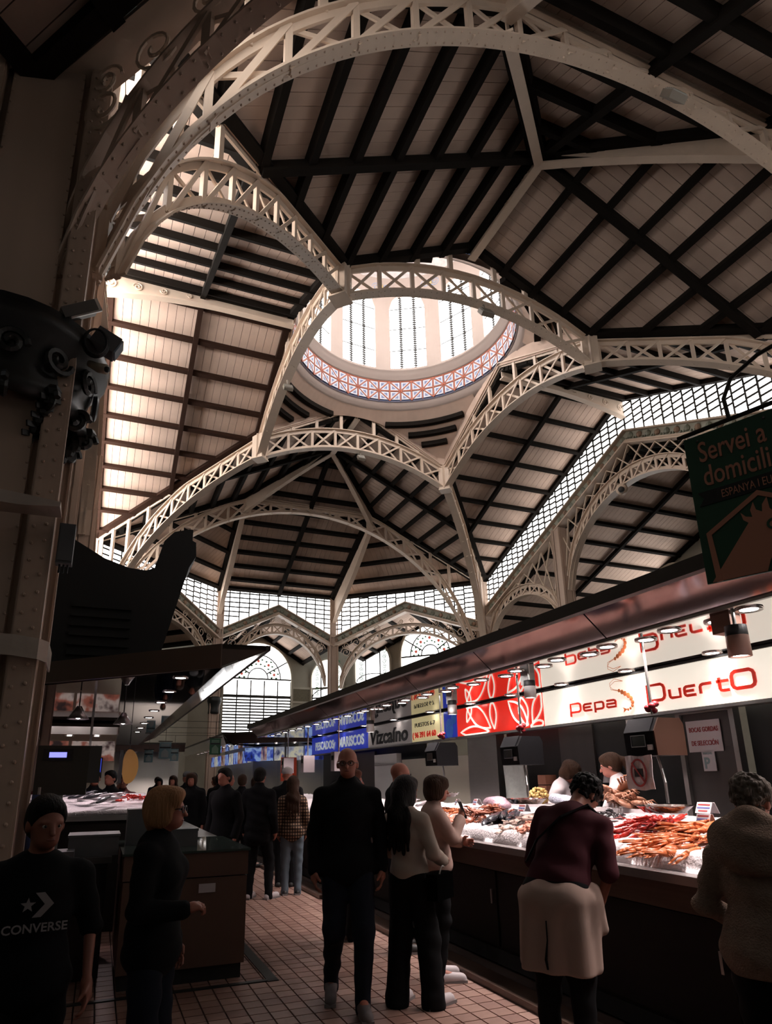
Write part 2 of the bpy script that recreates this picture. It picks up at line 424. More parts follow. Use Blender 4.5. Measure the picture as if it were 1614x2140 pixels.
# transverse arches across the long arms
def tr_lo(s): return 4.67 + math.sqrt(max(0.01, 8.78 ** 2 - (s - KX) ** 2))
for sy, lb in ((-1, 'near'), (1, 'far')):
    p = W(-KX, sy * KY, 0)
    top = [W(-KX, sy * KY, ZC), W(-AX, sy * KY, ZH), W(AX, sy * KY, ZH), W(KX, sy * KY, ZC)]
    truss('transverse_arch', 'wide cream riveted lattice arch spanning the %s end of the long arm' % lb, 'lattice arch', p, (1, 0, 0), 0.62, 2 * KX - 0.62, tr_lo,
          lambda s: min(tr_lo(s) + 0.82, ZH - 0.2 - max(0, abs(s - KX) - AX) * 0.2), top, 18, 64, w=0.27, posts=(2, 3, 4, 5, 13.4, 14.4, 15.4, 16.4), riv=(sy < 0), sw=0.09)
    # hips and ribs of the apse
    A = W(0, sy * 7.3, ZR)
    for sx, sd in ((-1, 'left'), (1, 'right')):
        H = W(sx * AX, sy * KY, ZH - 0.05); E_ = W(sx * AX, sy * AY, ZA)
        r_ = thing('hip_rib', H, 'slim cream iron rib along the %s %s hip of the apse roof' % (lb, sd), 'rib')
        pts = [A + (H - A) * t + Vector((0, 0, -0.42 - 0.4 * t * t)) for t in [i / 10 for i in range(11)]]
        nn = (H - A).cross(Vector((0, 0, 1)))
        MB().sweep(pts, 0.2, 0.04, normal=nn).build('bottom_flange', IRON, r_)
        bar('top_flange', A - Vector((0, 0, 0.1)), H - Vector((0, 0, 0.1)), 0.2, 0.04, IRON, r_)
        MB().prism([A - Vector((0, 0, 0.1)), H - Vector((0, 0, 0.1)), pts[-1], pts[5]], nn.normalized() * 0.02).build('web', IRON, r_)
        r2 = thing('apse_rib', E_, 'curved cream iron rib running down to the %s %s apse column' % (lb, sd), 'rib')
        q = [(0, -0.75), (0.15, -0.78), (0.4, -1.0), (0.65, -1.22), (0.85, -1.15), (1.0, -1.3)]
        pts = [H + (E_ - H) * t + Vector((0, 0, -0.6 - 0.5 * math.sin(math.pi * t) - 0.9 * t ** 3)) for t in [i / 12 for i in range(13)]]
        MB().sweep(pts, 0.22, 0.04, normal=(1, 0, 0)).build('bottom_flange', IRON, r2)
        MB().prism([H - Vector((0, 0, 0.1))] + pts + [E_ - Vector((0, 0, 0.1))], (0.03, 0, 0)).build('web', IRON, r2)
        bar('top_flange', H - Vector((0, 0, 0.1)), E_ - Vector((0, 0, 0.1)), 0.22, 0.04, IRON, r2)
# ridge ribs of the four arms, with scrollwork panels
def scroll(mb, c, ax, ay, r, turns=1.6, th=0.02, hand=1, off=Vector((0, 0, 0))):
    pts = []
    for i in range(26):
        t = i / 25; an = hand * turns * 2 * math.pi * t; rr = r * (1 - 0.82 * t)
        pts.append(Vector(c) + ax * (rr * math.cos(an)) + ay * (rr * math.sin(an)) + off)
    mb.tube(pts, th, 5)
for a, b, lb in (((0, -NY), (0, -7.3), 'near'), ((0, NY), (0, 7.3), 'far'), ((-NX, 0), (-KX, 0), 'left'), ((NX, 0), (KX, 0), 'right')):
    p, q = W(*a, ZR - 0.12), W(*b, ZR - 0.12); d = (q - p); L = d.length; u = d.normalized(); N = u.cross(Vector((0, 0, 1)))
    r_ = thing('ridge_rib', p, 'cream iron ridge rib with scrollwork over the %s arm' % lb, 'rib')
    pts = [p + d * t + Vector((0, 0, -0.3 - (0.45 * max(0, (t - 0.35) / 0.65) ** 2 if lb in ('left', 'right') else 0))) for t in [i / 12 for i in range(13)]]
    MB().sweep(pts, 0.22, 0.04, normal=N).build('bottom_flange', IRON, r_)
    bar('top_flange', p, q, 0.22, 0.04, IRON, r_)
    MB().prism([p] + pts + [q], N * 0.03).build('web', IRON, r_)
    sc = MB()
    for i in range(4):
        t = 0.97 - 0.13 * i; z = (pts[int(t * 12)].z + p.z) / 2
        c = p + d * t; c.z = z
        scroll(sc, c, u, Vector((0, 0, 1)), 0.17 - 0.03 * i, hand=1 if i % 2 else -1, off=N * 0.03); scroll(sc, c, u, Vector((0, 0, 1)), 0.17 - 0.03 * i, hand=1 if i % 2 else -1, off=-N * 0.03)
    sc.build('scrollwork', IRON, r_)

# ---- glazing -------------------------------------------------------
def clerestory(label, p, q, zt0, zt1, zb, nv, slats=0.25, pane=None):
    """glazed strip between plan points p, q. top heights zt0, zt1; zb(t) bottom height"""
    p, q = Vector((*p, 0)), Vector((*q, 0)); d = q - p; L = d.length; u = d / L; N = u.cross(Vector((0, 0, 1)))
    win = thing('window_strip', p + Vector((0, 0, zb(0))), label, None, None, 'structure')
    zt = lambda t: zt0 + (zt1 - zt0) * t
    at = lambda t, z: p + d * t + Vector((0, 0, z))
    lv = MB()
    for i in range(nv):
        t0, t1 = i / nv, (i + 1) / nv
        MB().prism([at(t0, zb(t0)), at(t1, zb(t1)), at(t1, zt(t1)), at(t0, zt(t0))], N * 0.012).build('pane', pane or PANE, win)
        z = max(zb(t0), zb(t1)) + slats
        while z < min(zt(t0), zt(t1)) - 0.03:
            lv.bar(at(t0, z), at(t1, z), 0.06, 0.065); z += slats
    for i in range(nv + 1):
        t = i / nv
        bar('glazing_bar', at(t, zb(t)), at(t, zt(t)), 0.06, 0.055 if i % 4 else 0.09, LEAD, win, N)
    lv.build('louvre_bars', LEAD, win)['kind'] = 'stuff'
    return win

ROSE = []
def gable_beam(label, p, q, ztop0, zpk, spring, crest, npan=10, frz=0.5, riv=False, span=None, ztop1=None):
    """gabled beam with painted frieze and lattice arch between two columns"""
    ztop1 = ztop1 if ztop1 is not None else ztop0
    p, q = Vector((*p, 0)), Vector((*q, 0)); d = q - p; L = d.length; u = d / L; N = u.cross(Vector((0, 0, 1)))
    Z = Vector((0, 0, 1)); half = L / 2 - 0.45
    lo = lambda s: spring + (crest - spring) * math.sqrt(max(0.0, 1 - ((s - L / 2) / (half + 0.06)) ** 2))
    tz = lambda s: ztop0 + (zpk - ztop0) * s / (L / 2) if s < L / 2 else zpk + (ztop1 - zpk) * (s - L / 2) / (L / 2)
    hi = lambda s: min(lo(s) + 0.55, tz(s) - frz - 0.12)
    r_ = truss('gabled_beam', label, 'gabled beam', p, d, 0.45, L - 0.45, lo, hi, None, npan, 36, w=0.2 if riv else 0.3, sw=0.06, riv=riv, webp=not riv, m=IRON_WARM_TINT if riv else IRON)
    at = lambda s, z: p + u * s + Z * z
    for s0, s1 in ((0, L / 2), (L / 2, L)):
        a, b = at(s0, tz(s0)), at(s1, tz(s1))
        MB().prism([a, b, b - Z * frz, a - Z * frz], N * 0.06).build('frieze_board', FRIEZE_BG, r_)
        for dz, w_ in ((0.0, 0.34), (-frz * 0.82, 0.26), (-frz, 0.4)):
            bar('moulding', a + Z * dz + N * 0.03, b + Z * dz + N * 0.03, w_, 0.06, IRON, r_)
        # painted rosettes and leaves in relief on both faces
        rd, gr = MB(), MB(); n_ = max(4, int((b - a).length / 0.42)); R = frame(b - a, Z)
        for i in range(n_):
            c = a + (b - a) * ((i + 0.5) / n_) - Z * frz * 0.42
            for sgn in (1, -1):
                cc = c + N * (0.03 - sgn * 0.055)
                (rd if i % 2 else gr).ball(cc, 0.115, 7, 4)
                for k in range(3): gr.ball(cc + (b - a).normalized() * (-0.16 + 0.16 * k) + Z * (0.1 if k % 2 else -0.09), 0.05, 5, 3)
        tag(rd.build('rosettes', FRIEZE_RED, r_), kind='stuff'); tag(gr.build('leaf_relief', FRIEZE_GREEN, r_), kind='stuff')
    # spandrel scrollwork
    sc = MB()
    for sg in (0, 1):
        for k, s in enumerate((0.75, 1.35, 1.95, 2.6)):
            if s > L / 2 - 0.5: break
            ss = s if sg == 0 else L - s
            h0, h1 = hi(ss), tz(ss) - frz
            if h1 - h0 > 0.12:
                scroll(sc, at(ss, (h0 + h1) / 2) + N * 0.03, u, Z, min(0.3, (h1 - h0) * 0.48), hand=1 if sg else -1)
                if h1 - h0 > 0.9: scroll(sc, at(ss, h1 - 0.25) + N * 0.03, u, Z, 0.2, hand=-1 if sg else 1)
    scroll(sc, at(L / 2 - 0.3, hi(L / 2) + 0.16) + N * .03, u, Z, 0.14); scroll(sc, at(L / 2 + 0.3, hi(L / 2) + 0.16) + N * .03, u, Z, 0.14, hand=-1)
    sc.build('scrollwork', IRON, r_)
    return r_, tz

XY = lambda dx, dy: (CX + dx, CY + dy)
ZB0, ZB1 = 8.95, 10.5
sides = []
for sy, lb in ((-1, 'near'), (1, 'far')):
    sides.append(('%s end' % lb, XY(-AX, sy * AY), XY(AX, sy * AY), ZR - KSX * (AY - 7.3), ZR - KSX * (AY - 7.3), 12))
    for sx, sd in ((-1, 'left'), (1, 'right')):
        sides.append(('%s %s diagonal' % (lb, sd), XY(sx * KX, sy * KY), XY(sx * AX, sy * AY), ZC, ZA, 16))
for lb, p, q, za, zb_, nv in sides:
    r_, tz = gable_beam('cream gabled lattice beam with painted frieze on the %s side of the apse' % lb, p, q, ZB0, ZB1, 5.6, 8.78 if 'end' not in lb else 8.95, 10 if 'end' not in lb else 9, riv=(lb == 'near left diagonal'))
    L = math.dist(p, q)
    clerestory('glazed clerestory strip above the gabled beam on the %s side' % lb, p, q, za - 0.08, zb_ - 0.08, lambda t, tz=tz, L=L: tz(t * L) + 0.02, nv)
for sx, sd in ((-1, 'left'), (1, 'right')):
    # gable wall of the cross arm: centre arch and two side arches below a continuous raking beam
    x = CX + sx * KX
    pk, ze = 14.05, 14.05 - KSY * KY
    for t0, t1, lb in ((-1, 0, 'near'), (0, 1, 'far')):
        pass
    root = thing('raking_beam', (x, CY, pk), 'long cream raking beam with painted frieze across the %s cross arm' % sd, 'raking beam')
    for s in (-1, 1):
        a, b = Vector((x, CY, pk)), Vector((x, CY + s * KY, ze)); Z = Vector((0, 0, 1)); N = Vector((1, 0, 0))
        MB().prism([a, b, b - Z * 0.5, a - Z * 0.5], N * 0.06).build('frieze_board', FRIEZE_BG, root)
        for dz, w_ in ((0.0, 0.34), (-0.42, 0.26), (-0.52, 0.44)): bar('moulding', a + Z * dz, b + Z * dz, w_, 0.06, IRON, root)
        rd, gr = MB(), MB()
        for i in range(26):
            c = a + (b - a) * ((i + 0.5) / 26) - Z * 0.21
            for sg in (0.085, -0.025):
                (rd if i % 2 else gr).ball(c + N * sg, 0.115, 7, 4)
                for k in range(3): gr.ball(c + N * sg + (b - a).normalized() * (-0.16 + 0.16 * k) + Z * (0.1 if k % 2 else -0.09), 0.05, 5, 3)
        tag(rd.build('rosettes', FRIEZE_RED, root), kind='stuff'); tag(gr.build('leaf_relief', FRIEZE_GREEN, root), kind='stuff')
        clerestory('raking glazed strip on the %s half of the %s gable' % ('near' if s < 0 else 'far', sd), (x, CY), (x, CY + s * KY), ZR - 0.12, ZC - 0.12, lambda t, ze=ze: pk + (ze - pk) * t + 0.03, 24, pane=PANE_SUN if sx < 0 else None)
        # side arch
        y0, y1 = CY + s * (NY + 0.0), CY + s * KY; L = abs(y1 - y0); half = L / 2 - 0.4
        p = Vector((x, y0, 0)); d = Vector((0, s, 0))
        rk = lambda yy: pk - KSY * abs(yy - CY) - 0.56
        lo = lambda q, L=L, half=half: 7.4 + 2.1 * math.sqrt(max(0, 1 - ((q - L / 2) / (half + .05)) ** 2))
        truss('side_arch', 'small cream lattice arch on the %s side of the %s cross arm gable' % ('near' if s < 0 else 'far', sd), 'lattice arch', p, d, 0.4, L - 0.4, lo, lambda q, lo=lo: lo(q) + 0.5, None, 8, 24, w=0.3, sw=0.06)
        tr2 = thing('lattice_web', p + Vector((0, 0, 10)), 'fine cream lattice filling the %s spandrel of the %s gable' % ('near' if s < 0 else 'far', sd), 'lattice')
        for i in range(9):
            q0, q1 = L * i / 9, L * (i + 1) / 9
            for qa, qb in ((q0, q1), (q1, q0)):
                bar('lattice_bar', p + d * qa + Vector((0, 0, lo(qa) + 0.5)), p + d * qb + Vector((0, 0, rk(y0 + s * qb))), 0.04, 0.06, IRON, tr2, (1, 0, 0))
    L = 2 * NY; half = L / 2 - 0.35; p = Vector((x, CY - NY, 0))
    lo = lambda q: 8.3 + 3.7 * math.sqrt(max(0, 1 - ((q - NY) / (half + .05)) ** 2))
    truss('centre_arch', 'large cream lattice arch in the middle of the %s cross arm gable' % sd, 'lattice arch', p, (0, 1, 0), 0.35, L - 0.35, lo, lambda q: lo(q) + 0.6, None, 14, 36, w=0.34, sw=0.06)
    tr2 = thing('lattice_web', p + Vector((0, 0, 11)), 'fine cream lattice between the centre arch and raking beam of the %s gable' % sd, 'lattice')
    for i in range(14):
        q0, q1 = L * i / 14, L * (i + 1) / 14
        for qa, qb in ((q0, q1), (q1, q0)):
            bar('lattice_bar', p + Vector((0, qa, lo(qa) + 0.6)), p + Vector((0, qb, pk - KSY * abs(qb - NY) - 0.56)), 0.04, 0.06, IRON, tr2, (1, 0, 0))

# floodlights clamped to the ironwork
FL_G = mat('ironwork_floodlight', (0.25, 0.21, 0.17), 0.5); FL_L = mat('ironwork_floodlight_glass', (0.4, 0.38, 0.34), 0.2)
for (x, y, z), lb, s_ in (((8.3, 12.0, 13.35), 'small floodlight hanging from the nearest dome frame', 1.0), ((8.4, 5.95, 13.3), 'floodlight bolted under the right part of the near wide arch', 1.0), ((4.33, 17.0, 13.3), 'small floodlight on the left dome frame', 0.8), ((8.2, 20.7, 13.45), 'small pale floodlight under the farthest dome frame', 0.8)):
    t = thing('arch_floodlight', (x, y, z), lb, 'floodlight'); R_ = Matrix.Rotation(math.radians(-35), 3, 'X')
    MB().box((x, y - 0.1, z - 0.12), (0.36 * s_, 0.12 * s_, 0.3 * s_), R_).build('housing', FL_G, t); MB().box(Vector((x, y - 0.1, z - 0.12)) + R_ @ Vector((0, -0.07 * s_, 0)), (0.32 * s_, 0.02, 0.26 * s_), R_).build('glass', FL_L, t)
    MB().tube([(x, y, z + 0.2), (x, y - 0.05, z)], 0.03, 6).build('bracket', FL_G, t)
    for k in range(4): MB().bar(Vector((x - 0.15 * s_, y - 0.1, z - 0.12)) + R_ @ Vector((0, -0.085 * s_, -0.1 + 0.065 * k)), Vector((x + 0.15 * s_, y - 0.1, z - 0.12)) + R_ @ Vector((0, -0.085 * s_, -0.1 + 0.065 * k)), 0.012, 0.012).build('guard_bar', FL_G, t)
t = thing('dome_camera', (17.2, 16.9, 11.9), 'round security camera under the centre arch of the right gable', 'camera')
MB().ball((17.2, 16.9, 11.85), 0.22, 12, 8).build('housing', IRON, t, True); MB().ball((17.08, 16.8, 11.78), 0.12, 10, 7).build('lens', LEAD, t, True); MB().tube([(17.25, 16.92, 12.05), (17.2, 16.9, 11.9)], 0.05, 6).build('bracket', IRON, t)
# ================================================================== DOME
TILE_W = mat('dome_tile_white_blue', (0.62, 0.62, 0.68), 0.35)
TILE_B = mat('dome_tile_blue', (0.16, 0.2, 0.36), 0.35)
RIB_RED = mat('dome_red_rib', (0.45, 0.12, 0.06), 0.5)
dome = thing('dome_drum', W(0, 0, 15.3), 'pale glazed drum of the dome with arched windows and a red ribbed tile band', 'dome')
MB().lathe([(4.22, 15.28), (3.98, 15.26), (3.95, 15.32), (3.84, 15.34), (3.82, 15.42), (3.74, 15.46), (3.74, 15.58), (3.68, 15.6)], W(0, 0, 0), 96).build('ring_moulding', DRUM, dome, True)
MB().lathe([(3.71, 15.58), (3.68, 16.5)], W(0, 0, 0), 96).build('band_backing', TILE_B, dome, True)
MB().lathe([(3.68, 16.48), (3.6, 16.5), (3.6, 16.58), (3.5, 16.62), (3.5, 16.78), (3.44, 16.8), (3.44, 16.86)], W(0, 0, 0), 96).build('sill_moulding', DRUM, dome, True)
NCELL = 27
R0 = 3.675
def onband(a, z): return Vector((R0 * math.cos(a), R0 * math.sin(a), z))
da = 2 * math.pi / NCELL; z0, z1 = 15.62, 16.46; zm = (z0 + z1) / 2
cell_tiles, cell_ribs = [], []
G = [(-da / 2, z0), (0, z0), (da / 2, z0), (da / 2, zm), (da / 2, z1), (0, z1), (-da / 2, z1), (-da / 2, zm)]
for i in range(8):
    tri = [(0, zm), G[i], G[(i + 1) % 8]]
    cx_ = sum(t[0] for t in tri) / 3; cz_ = sum(t[1] for t in tri) / 3
    sh = [(cx_ + (a - cx_) * 0.72, cz_ + (z - cz_) * 0.72) for a, z in tri]
    nrm = -Vector((math.cos(cx_), math.sin(cx_), 0))
    mb = MB().prism([onband(a, z) for a, z in sh], nrm * 0.02)
    sh2 = [(cx_ + (a - cx_) * 0.34, cz_ + (z - cz_) * 0.34) for a, z in tri]
    mb.prism([onband(a, z) + nrm * 0.015 for a, z in sh2], nrm * 0.012, 1)
    cell_tiles.append(mb.mesh('tile', [TILE_W, TILE_B]))
rb = MB()
for g in G: rb.bar(onband(0, zm) + Vector((-0.01, 0, 0)), onband(*g) + Vector((-0.01, 0, 0)), 0.035, 0.035, (1, 0, 0))
rb.bar(onband(-da / 2, z0), onband(-da / 2, z1), 0.05, 0.045, (1, 0, 0))
rb.ball(onband(0, zm), 0.06, 6, 4)
rib_me = rb.mesh('red_rib_star', RIB_RED)
for k in range(NCELL):
    Mx = Matrix.Translation(W(0, 0, 0)) @ Matrix.Rotation(k * da, 4, 'Z')
    o = bpy.data.objects.new('red_rib_star', rib_me); COL.objects.link(o); place(o, dome, Mx)
    for me in cell_tiles:
        o = bpy.data.objects.new('tile', me); COL.objects.link(o); place(o, dome, Mx)
MB().lathe([(3.72, 16.42), (3.66, 16.44), (3.66, 16.5)], W(0, 0, 0), 96).build('band_rim', RIB_RED, dome, True)
# drum wall with eleven arched windows
NW = 11; dw = 2 * math.pi / NW; hw = math.radians(11.5); RD = 3.5
SILL, SPR, ARC = 16.95, 19.75, 0.68
wall = MB()
def rz_(a, r, z): return W(r * math.cos(a), r * math.sin(a), z)
for k in range(NW):
    ac = math.radians(61) + k * dw
    A_ = [ac - hw + 2 * hw * i / 12 for i in range(13)]
    h_ = lambda a: SPR + ARC * math.sqrt(max(0, 1 - ((a - ac) / hw) ** 2))
    for a, b in zip(A_[:-1], A_[1:]):
        wall.add([rz_(a, RD, 16.8), rz_(b, RD, 16.8), rz_(b, RD, SILL), rz_(a, RD, SILL)], [(0, 1, 2, 3)])
        wall.add([rz_(a, RD, h_(a)), rz_(b, RD, h_(b)), rz_(b, RD, 21.2), rz_(a, RD, 21.2)], [(0, 1, 2, 3)])
        wall.add([rz_(a, RD, h_(a)), rz_(b, RD, h_(b)), rz_(b, RD + 0.16, h_(b)), rz_(a, RD + 0.16, h_(a))], [(0, 1, 2, 3)])
        wall.add([rz_(a, RD, SILL), rz_(b, RD, SILL), rz_(b, RD + 0.16, SILL), rz_(a, RD + 0.16, SILL)], [(3, 2, 1, 0)])
    for a in (A_[0], A_[-1]): wall.add([rz_(a, RD, SILL), rz_(a, RD + 0.16, SILL), rz_(a, RD + 0.16, SPR), rz_(a, RD, SPR)], [(0, 1, 2, 3)])
    b0, b1 = A_[-1], A_[0] + dw
    B_ = [b0 + (b1 - b0) * i / 4 for i in range(5)]
    for a, b in zip(B_[:-1], B_[1:]): wall.add([rz_(a, RD, 16.8), rz_(b, RD, 16.8), rz_(b, RD, 21.2), rz_(a, RD, 21.2)], [(0, 1, 2, 3)])
    win = MB(); lv = MB()
    for a, b in zip(A_[:-1], A_[1:]): win.add([rz_(a, RD + 0.14, SILL), rz_(b, RD + 0.14, SILL), rz_(b, RD + 0.14, h_(b)), rz_(a, RD + 0.14, h_(a))], [(3, 2, 1, 0)])
    pane = win.build('window_pane', PANE_DOME, dome)
    for f in (-0.38, 0.38):
        a = ac + f * hw
        for z in np.arange(SILL + 0.05, h_(a), 0.1): lv.bar(rz_(a - 0.018, RD + 0.12, z), rz_(a + 0.018, RD + 0.12, z + 0.03), 0.03, 0.05)
        bar('glazing_bar', rz_(a, RD + 0.12, SILL), rz_(a, RD + 0.12, h_(a)), 0.03, 0.03, LEAD, pane)
    for z in (17.8, 18.8, SPR): bar('glazing_bar', rz_(A_[0], RD + 0.12, z), rz_(A_[-1], RD + 0.12, z), 0.03, 0.02, LEAD, pane)
    tag(lv.build('louvre_clips', LEAD, pane), kind='stuff')
wall.build('drum_wall', DRUM, dome, True)
PAINT = mat('painted_dome_panel', (0.66, 0.58, 0.55), 0.8, 0, (5, 0.35, (1, 1, 1)))
MB().lathe([(3.5, 21.2), (3.62, 21.25), (3.62, 21.4), (3.4, 21.45), (3.2, 22.6), (2.4, 24.0), (1.2, 24.9), (0, 25.2)], W(0, 0, 0), 44).build('dome_shell', PAINT, dome, True)
BLUE_P = mat('painted_emblem_blue', (0.35, 0.4, 0.55), 0.8); GOLD_P = mat('painted_emblem_gold', (0.62, 0.45, 0.2), 0.8)
for k in range(NW):   # painted emblem above each window head
    a = math.radians(61) + k * dw + dw / 2; c = rz_(a, RD - 0.012, 20.75); tng = Vector((-math.sin(a), math.cos(a), 0)); Z = Vector((0, 0, 1))
    e_ = MB(); scroll(e_, c + tng * 0.2, tng, Z, 0.2, th=0.016); scroll(e_, c - tng * 0.2, tng, Z, 0.2, th=0.016, hand=-1); e_.ball(c, (0.07, 0.07, 0.12), 6, 5, 1)
    e_.build('painted_emblem', [BLUE_P, GOLD_P], dome)
# boarded corners between the square and the round drum
pend = MB(); curves = {4.26: [], 4.58: [], 4.9: [], 5.22: []}
def bound(a):
    c, s = abs(math.cos(a)), abs(math.sin(a)); return min((NX - 0.1) / max(c, 1e-6), (NY - 0.1) / max(s, 1e-6))
def pz(a, r):
    cone = lambda q: 15.32 - 0.9 * (q - 3.9)
    return cone(r)
def chord_z(a):
    rb_ = bound(a); x, y = rb_ * math.cos(a), rb_ * math.sin(a)
    return ZR + 0.2 - (ZR + 0.2 - ZN) * (abs(y) / NY if abs(x) > NX - 0.11 else abs(x) / NX) - 0.15
nA = 120
for i in range(nA):
    a, b = 2 * math.pi * i / nA, 2 * math.pi * (i + 1) / nA
    if bound(a) < 3.95 or bound(b) < 3.95: continue
    for j in range(6):
        f0, f1 = j / 6, (j + 1) / 6
        ra0, ra1 = 3.9 + (bound(a) - 3.9) * f0, 3.9 + (bound(a) - 3.9) * f1; rb0, rb1 = 3.9 + (bound(b) - 3.9) * f0, 3.9 + (bound(b) - 3.9) * f1
        pend.add([rz_(a, ra0, pz(a, ra0)), rz_(b, rb0, pz(b, rb0)), rz_(b, rb1, pz(b, rb1)), rz_(a, ra1, pz(a, ra1))], [(0, 1, 2, 3)])
for i in range(nA):
    a, b = 2 * math.pi * i / nA, 2 * math.pi * (i + 1) / nA
    za, zb_ = pz(a, bound(a)), pz(b, bound(b)); ca, cb = min(za, chord_z(a)), min(zb_, chord_z(b))
    if za - ca > 0.01 or zb_ - cb > 0.01: pend.add([rz_(a, bound(a), za), rz_(b, bound(b), zb_), rz_(b, bound(b) + 0.03, cb), rz_(a, bound(a) + 0.03, ca)], [(0, 1, 2, 3)])
pc = pend.build('ceiling', PLANK); tag(pc, 'boarded corner slopes between the dome ring and the square frame', None, None, 'structure')
for r in curves:
    run = []
    for i in range(nA + 1):
        a = 2 * math.pi * (i + 15) / nA
        if bound(a) > r + 0.05: run.append(rz_(a, r, pz(a, r) - 0.09))
        elif run:
            if len(run) > 2: MB().sweep(run, 0.17, 0.2, normal=(0, 0, 1)).build('curved_purlin', BEAM, pc)
            run = []
    if len(run) > 2: MB().sweep(run, 0.17, 0.2, normal=(0, 0, 1)).build('curved_purlin', BEAM, pc)

# ================================================================== COLUMNS
def iron_column(label, x, y, zt, big=1.0, riv=False, cap=True, face=0.0):
    r_ = thing('iron_column', (x, y, 0), label, 'column', None, None, face)
    R = Matrix.Rotation(face, 3, 'Z'); P = lambda a, b, z: Vector((x, y, z)) + R @ Vector((a * big, b * big, 0))
    def bx(nm, a, b, z0, z1, sx, sy, m=IRON_WARM_TINT): return slab(nm, P(a, b, (z0 + z1) / 2), (sx * big, sy * big, z1 - z0), m, r_, face)
    bx('plinth', 0, 0, 0.0, 0.5, 1.3, 1.3, STONE)
    bx('core', 0, 0, 0.5, zt, 0.84, 0.62); bx('core', 0, 0, 0.5, zt, 0.62, 0.84)
    for sx in (-1, 1):
        for sy in (-1, 1):
            bx('flange', sx * 0.47, sy * 0.47, 0.5, zt, 0.17, 0.03)
            bx('flange', sx * 0.49, sy * 0.37, 0.5, zt, 0.03, 0.17)
            bx('edge_bead', sx * 0.565, sy * 0.455, 0.5, zt, 0.02, 0.05)
            bx('corner_web', sx * 0.42, sy * 0.42, 0.5, zt, 0.1, 0.1)
    if riv:
        mb = MB()
        for sx in (-1, 1):
            for dx in (-0.045, 0.045):
                for z in np.arange(0.7, zt, 0.145):
                    mb.ball(P(sx * 0.47 + dx, -0.487, z + (0.03 if dx > 0 else 0)), 0.016, 6, 4)
                    mb.ball(P(sx * 0.51, -0.37 + dx, z), 0.014, 6, 4) if sx > 0 else None
            for z in np.arange(0.7, zt, 0.145): mb.ball(P(sx * 0.3, -0.425, z), 0.013, 6, 4)
        tag(mb.build('rivets', IRON_WARM_TINT, r_), kind='stuff')
    if cap:
        c = thing('capital', P(0, 0, 5.15)); c.parent = None
        bpy.data.objects.remove(c)
        prof = [(0.62, 4.72), (0.7, 4.75), (0.68, 4.86), (0.66, 5.0), (0.72, 5.2), (0.82, 5.32), (0.84, 5.42), (0.78, 5.46), (0.8, 5.52), (0.6, 5.56)]
        cp = MB().lathe([(r * big, z) for r, z in prof], (x, y, 0), 28).build('capital', CAST, r_, True)
        if riv:
            lf = MB(); sc = MB()
            for k in range(12):
                a = 2 * math.pi * k / 12 + 0.13; e = Vector((math.cos(a), math.sin(a), 0)); tg = Vector((-e.y, e.x, 0)); Z = Vector((0, 0, 1)); c0 = Vector((x, y, 0))
                scroll(sc, c0 + e * 0.74 + Z * 5.1, tg, Z, 0.13, th=0.028, hand=1 if k % 2 else -1)
                scroll(sc, c0 + e * 0.68 + Z * 4.72, e, Z, 0.11, th=0.03, hand=1)
                if k % 2 == 0:
                    for j in range(6): lf.ball(c0 + e * (0.72 - 0.05 * j) + Z * (4.8 - 0.075 * j) , (0.07 - 0.006 * j, 0.07 - 0.006 * j, 0.06), 6, 4)
                    for j in range(5): lf.bar(c0 + e * (0.7 - 0.05 * j) + tg * 0.09 + Z * (4.75 - 0.07 * j), c0 + e * (0.7 - 0.05 * j) - tg * 0.09 + Z * (4.72 - 0.07 * j), 0.02, 0.05)
            sc.build('scrolls', CAST, cp); lf.build('acanthus_leaves', CAST, cp)
            cp.children[0]['kind'] = 'stuff'; cp.children[1]['kind'] = 'stuff'
    return r_
iron_column('big riveted iron column with black scrolled capital in the left foreground', CX - KX, CY - KY, ZC, 1.0, True)
for sx, sy, lb in ((1, -1, 'at the near right corner of the hall'), (-1, 1, 'at the far left corner of the hall'), (1, 1, 'at the far right corner, beside the raking glazing')):
    iron_column('riveted cream iron column ' + lb, CX + sx * KX, CY + sy * KY, ZC, 0.72)
for sx, sy, lb in ((-1, 1, 'left of the big back window'), (1, 1, 'right of the big back window'), (1, -1, 'at the near end on the right')):
    iron_column('slim cream iron column ' + lb, CX + sx * AX, CY + sy * AY, ZA, 0.42 if sy > 0 else 0.5)
for sx in (-1, 1):
    for sy in (-1, 1):
        iron_column('slim cream iron column under the %s raking beam on its %s side' % ('left' if sx < 0 else 'right', 'near' if sy < 0 else 'far'), CX + sx * KX, CY + sy * NY, 13.5 - KSY * NY, 0.5)

# ================================================================== LOW AISLES AND OUTER WALLS
def bay(lb, p, q, depth, planks=False):
    """gabled aisle roof outside one side of the octagon"""
    p, q = Vector((*p, 0)), Vector((*q, 0)); u = (q - p).normalized(); o = Vector((p.x + q.x - 2 * CX, p.y + q.y - 2 * CY, 0)); o = (o - u * o.dot(u)).normalized()
    m = (p + q) / 2
    for s, e in ((-1, p), (1, q)):
        a, b = m + Vector((0, 0, ZB1 - 0.12)) + o * 0.25, m + o * depth + Vector((0, 0, ZB1 - 0.12))
        c, d = e + o * depth + Vector((0, 0, ZB0 - 0.5)), e + o * 0.25 + Vector((0, 0, ZB0 - 0.5))
        vd = Vector((-o.y, o.x)); off = e.x * vd.x + e.y * vd.y
        facet('low dark boarded aisle roof outside the %s, %s slope' % (lb, 'first' if s < 0 else 'second'), [a, b, c, d], (o.x, o.y), off, 1.0, planks=planks, pw=0.3)
bay('near left diagonal', XY(-KX, -KY), XY(-AX, -AY), 11, True)
bay('near end', XY(-AX, -AY), XY(AX, -AY), 9)
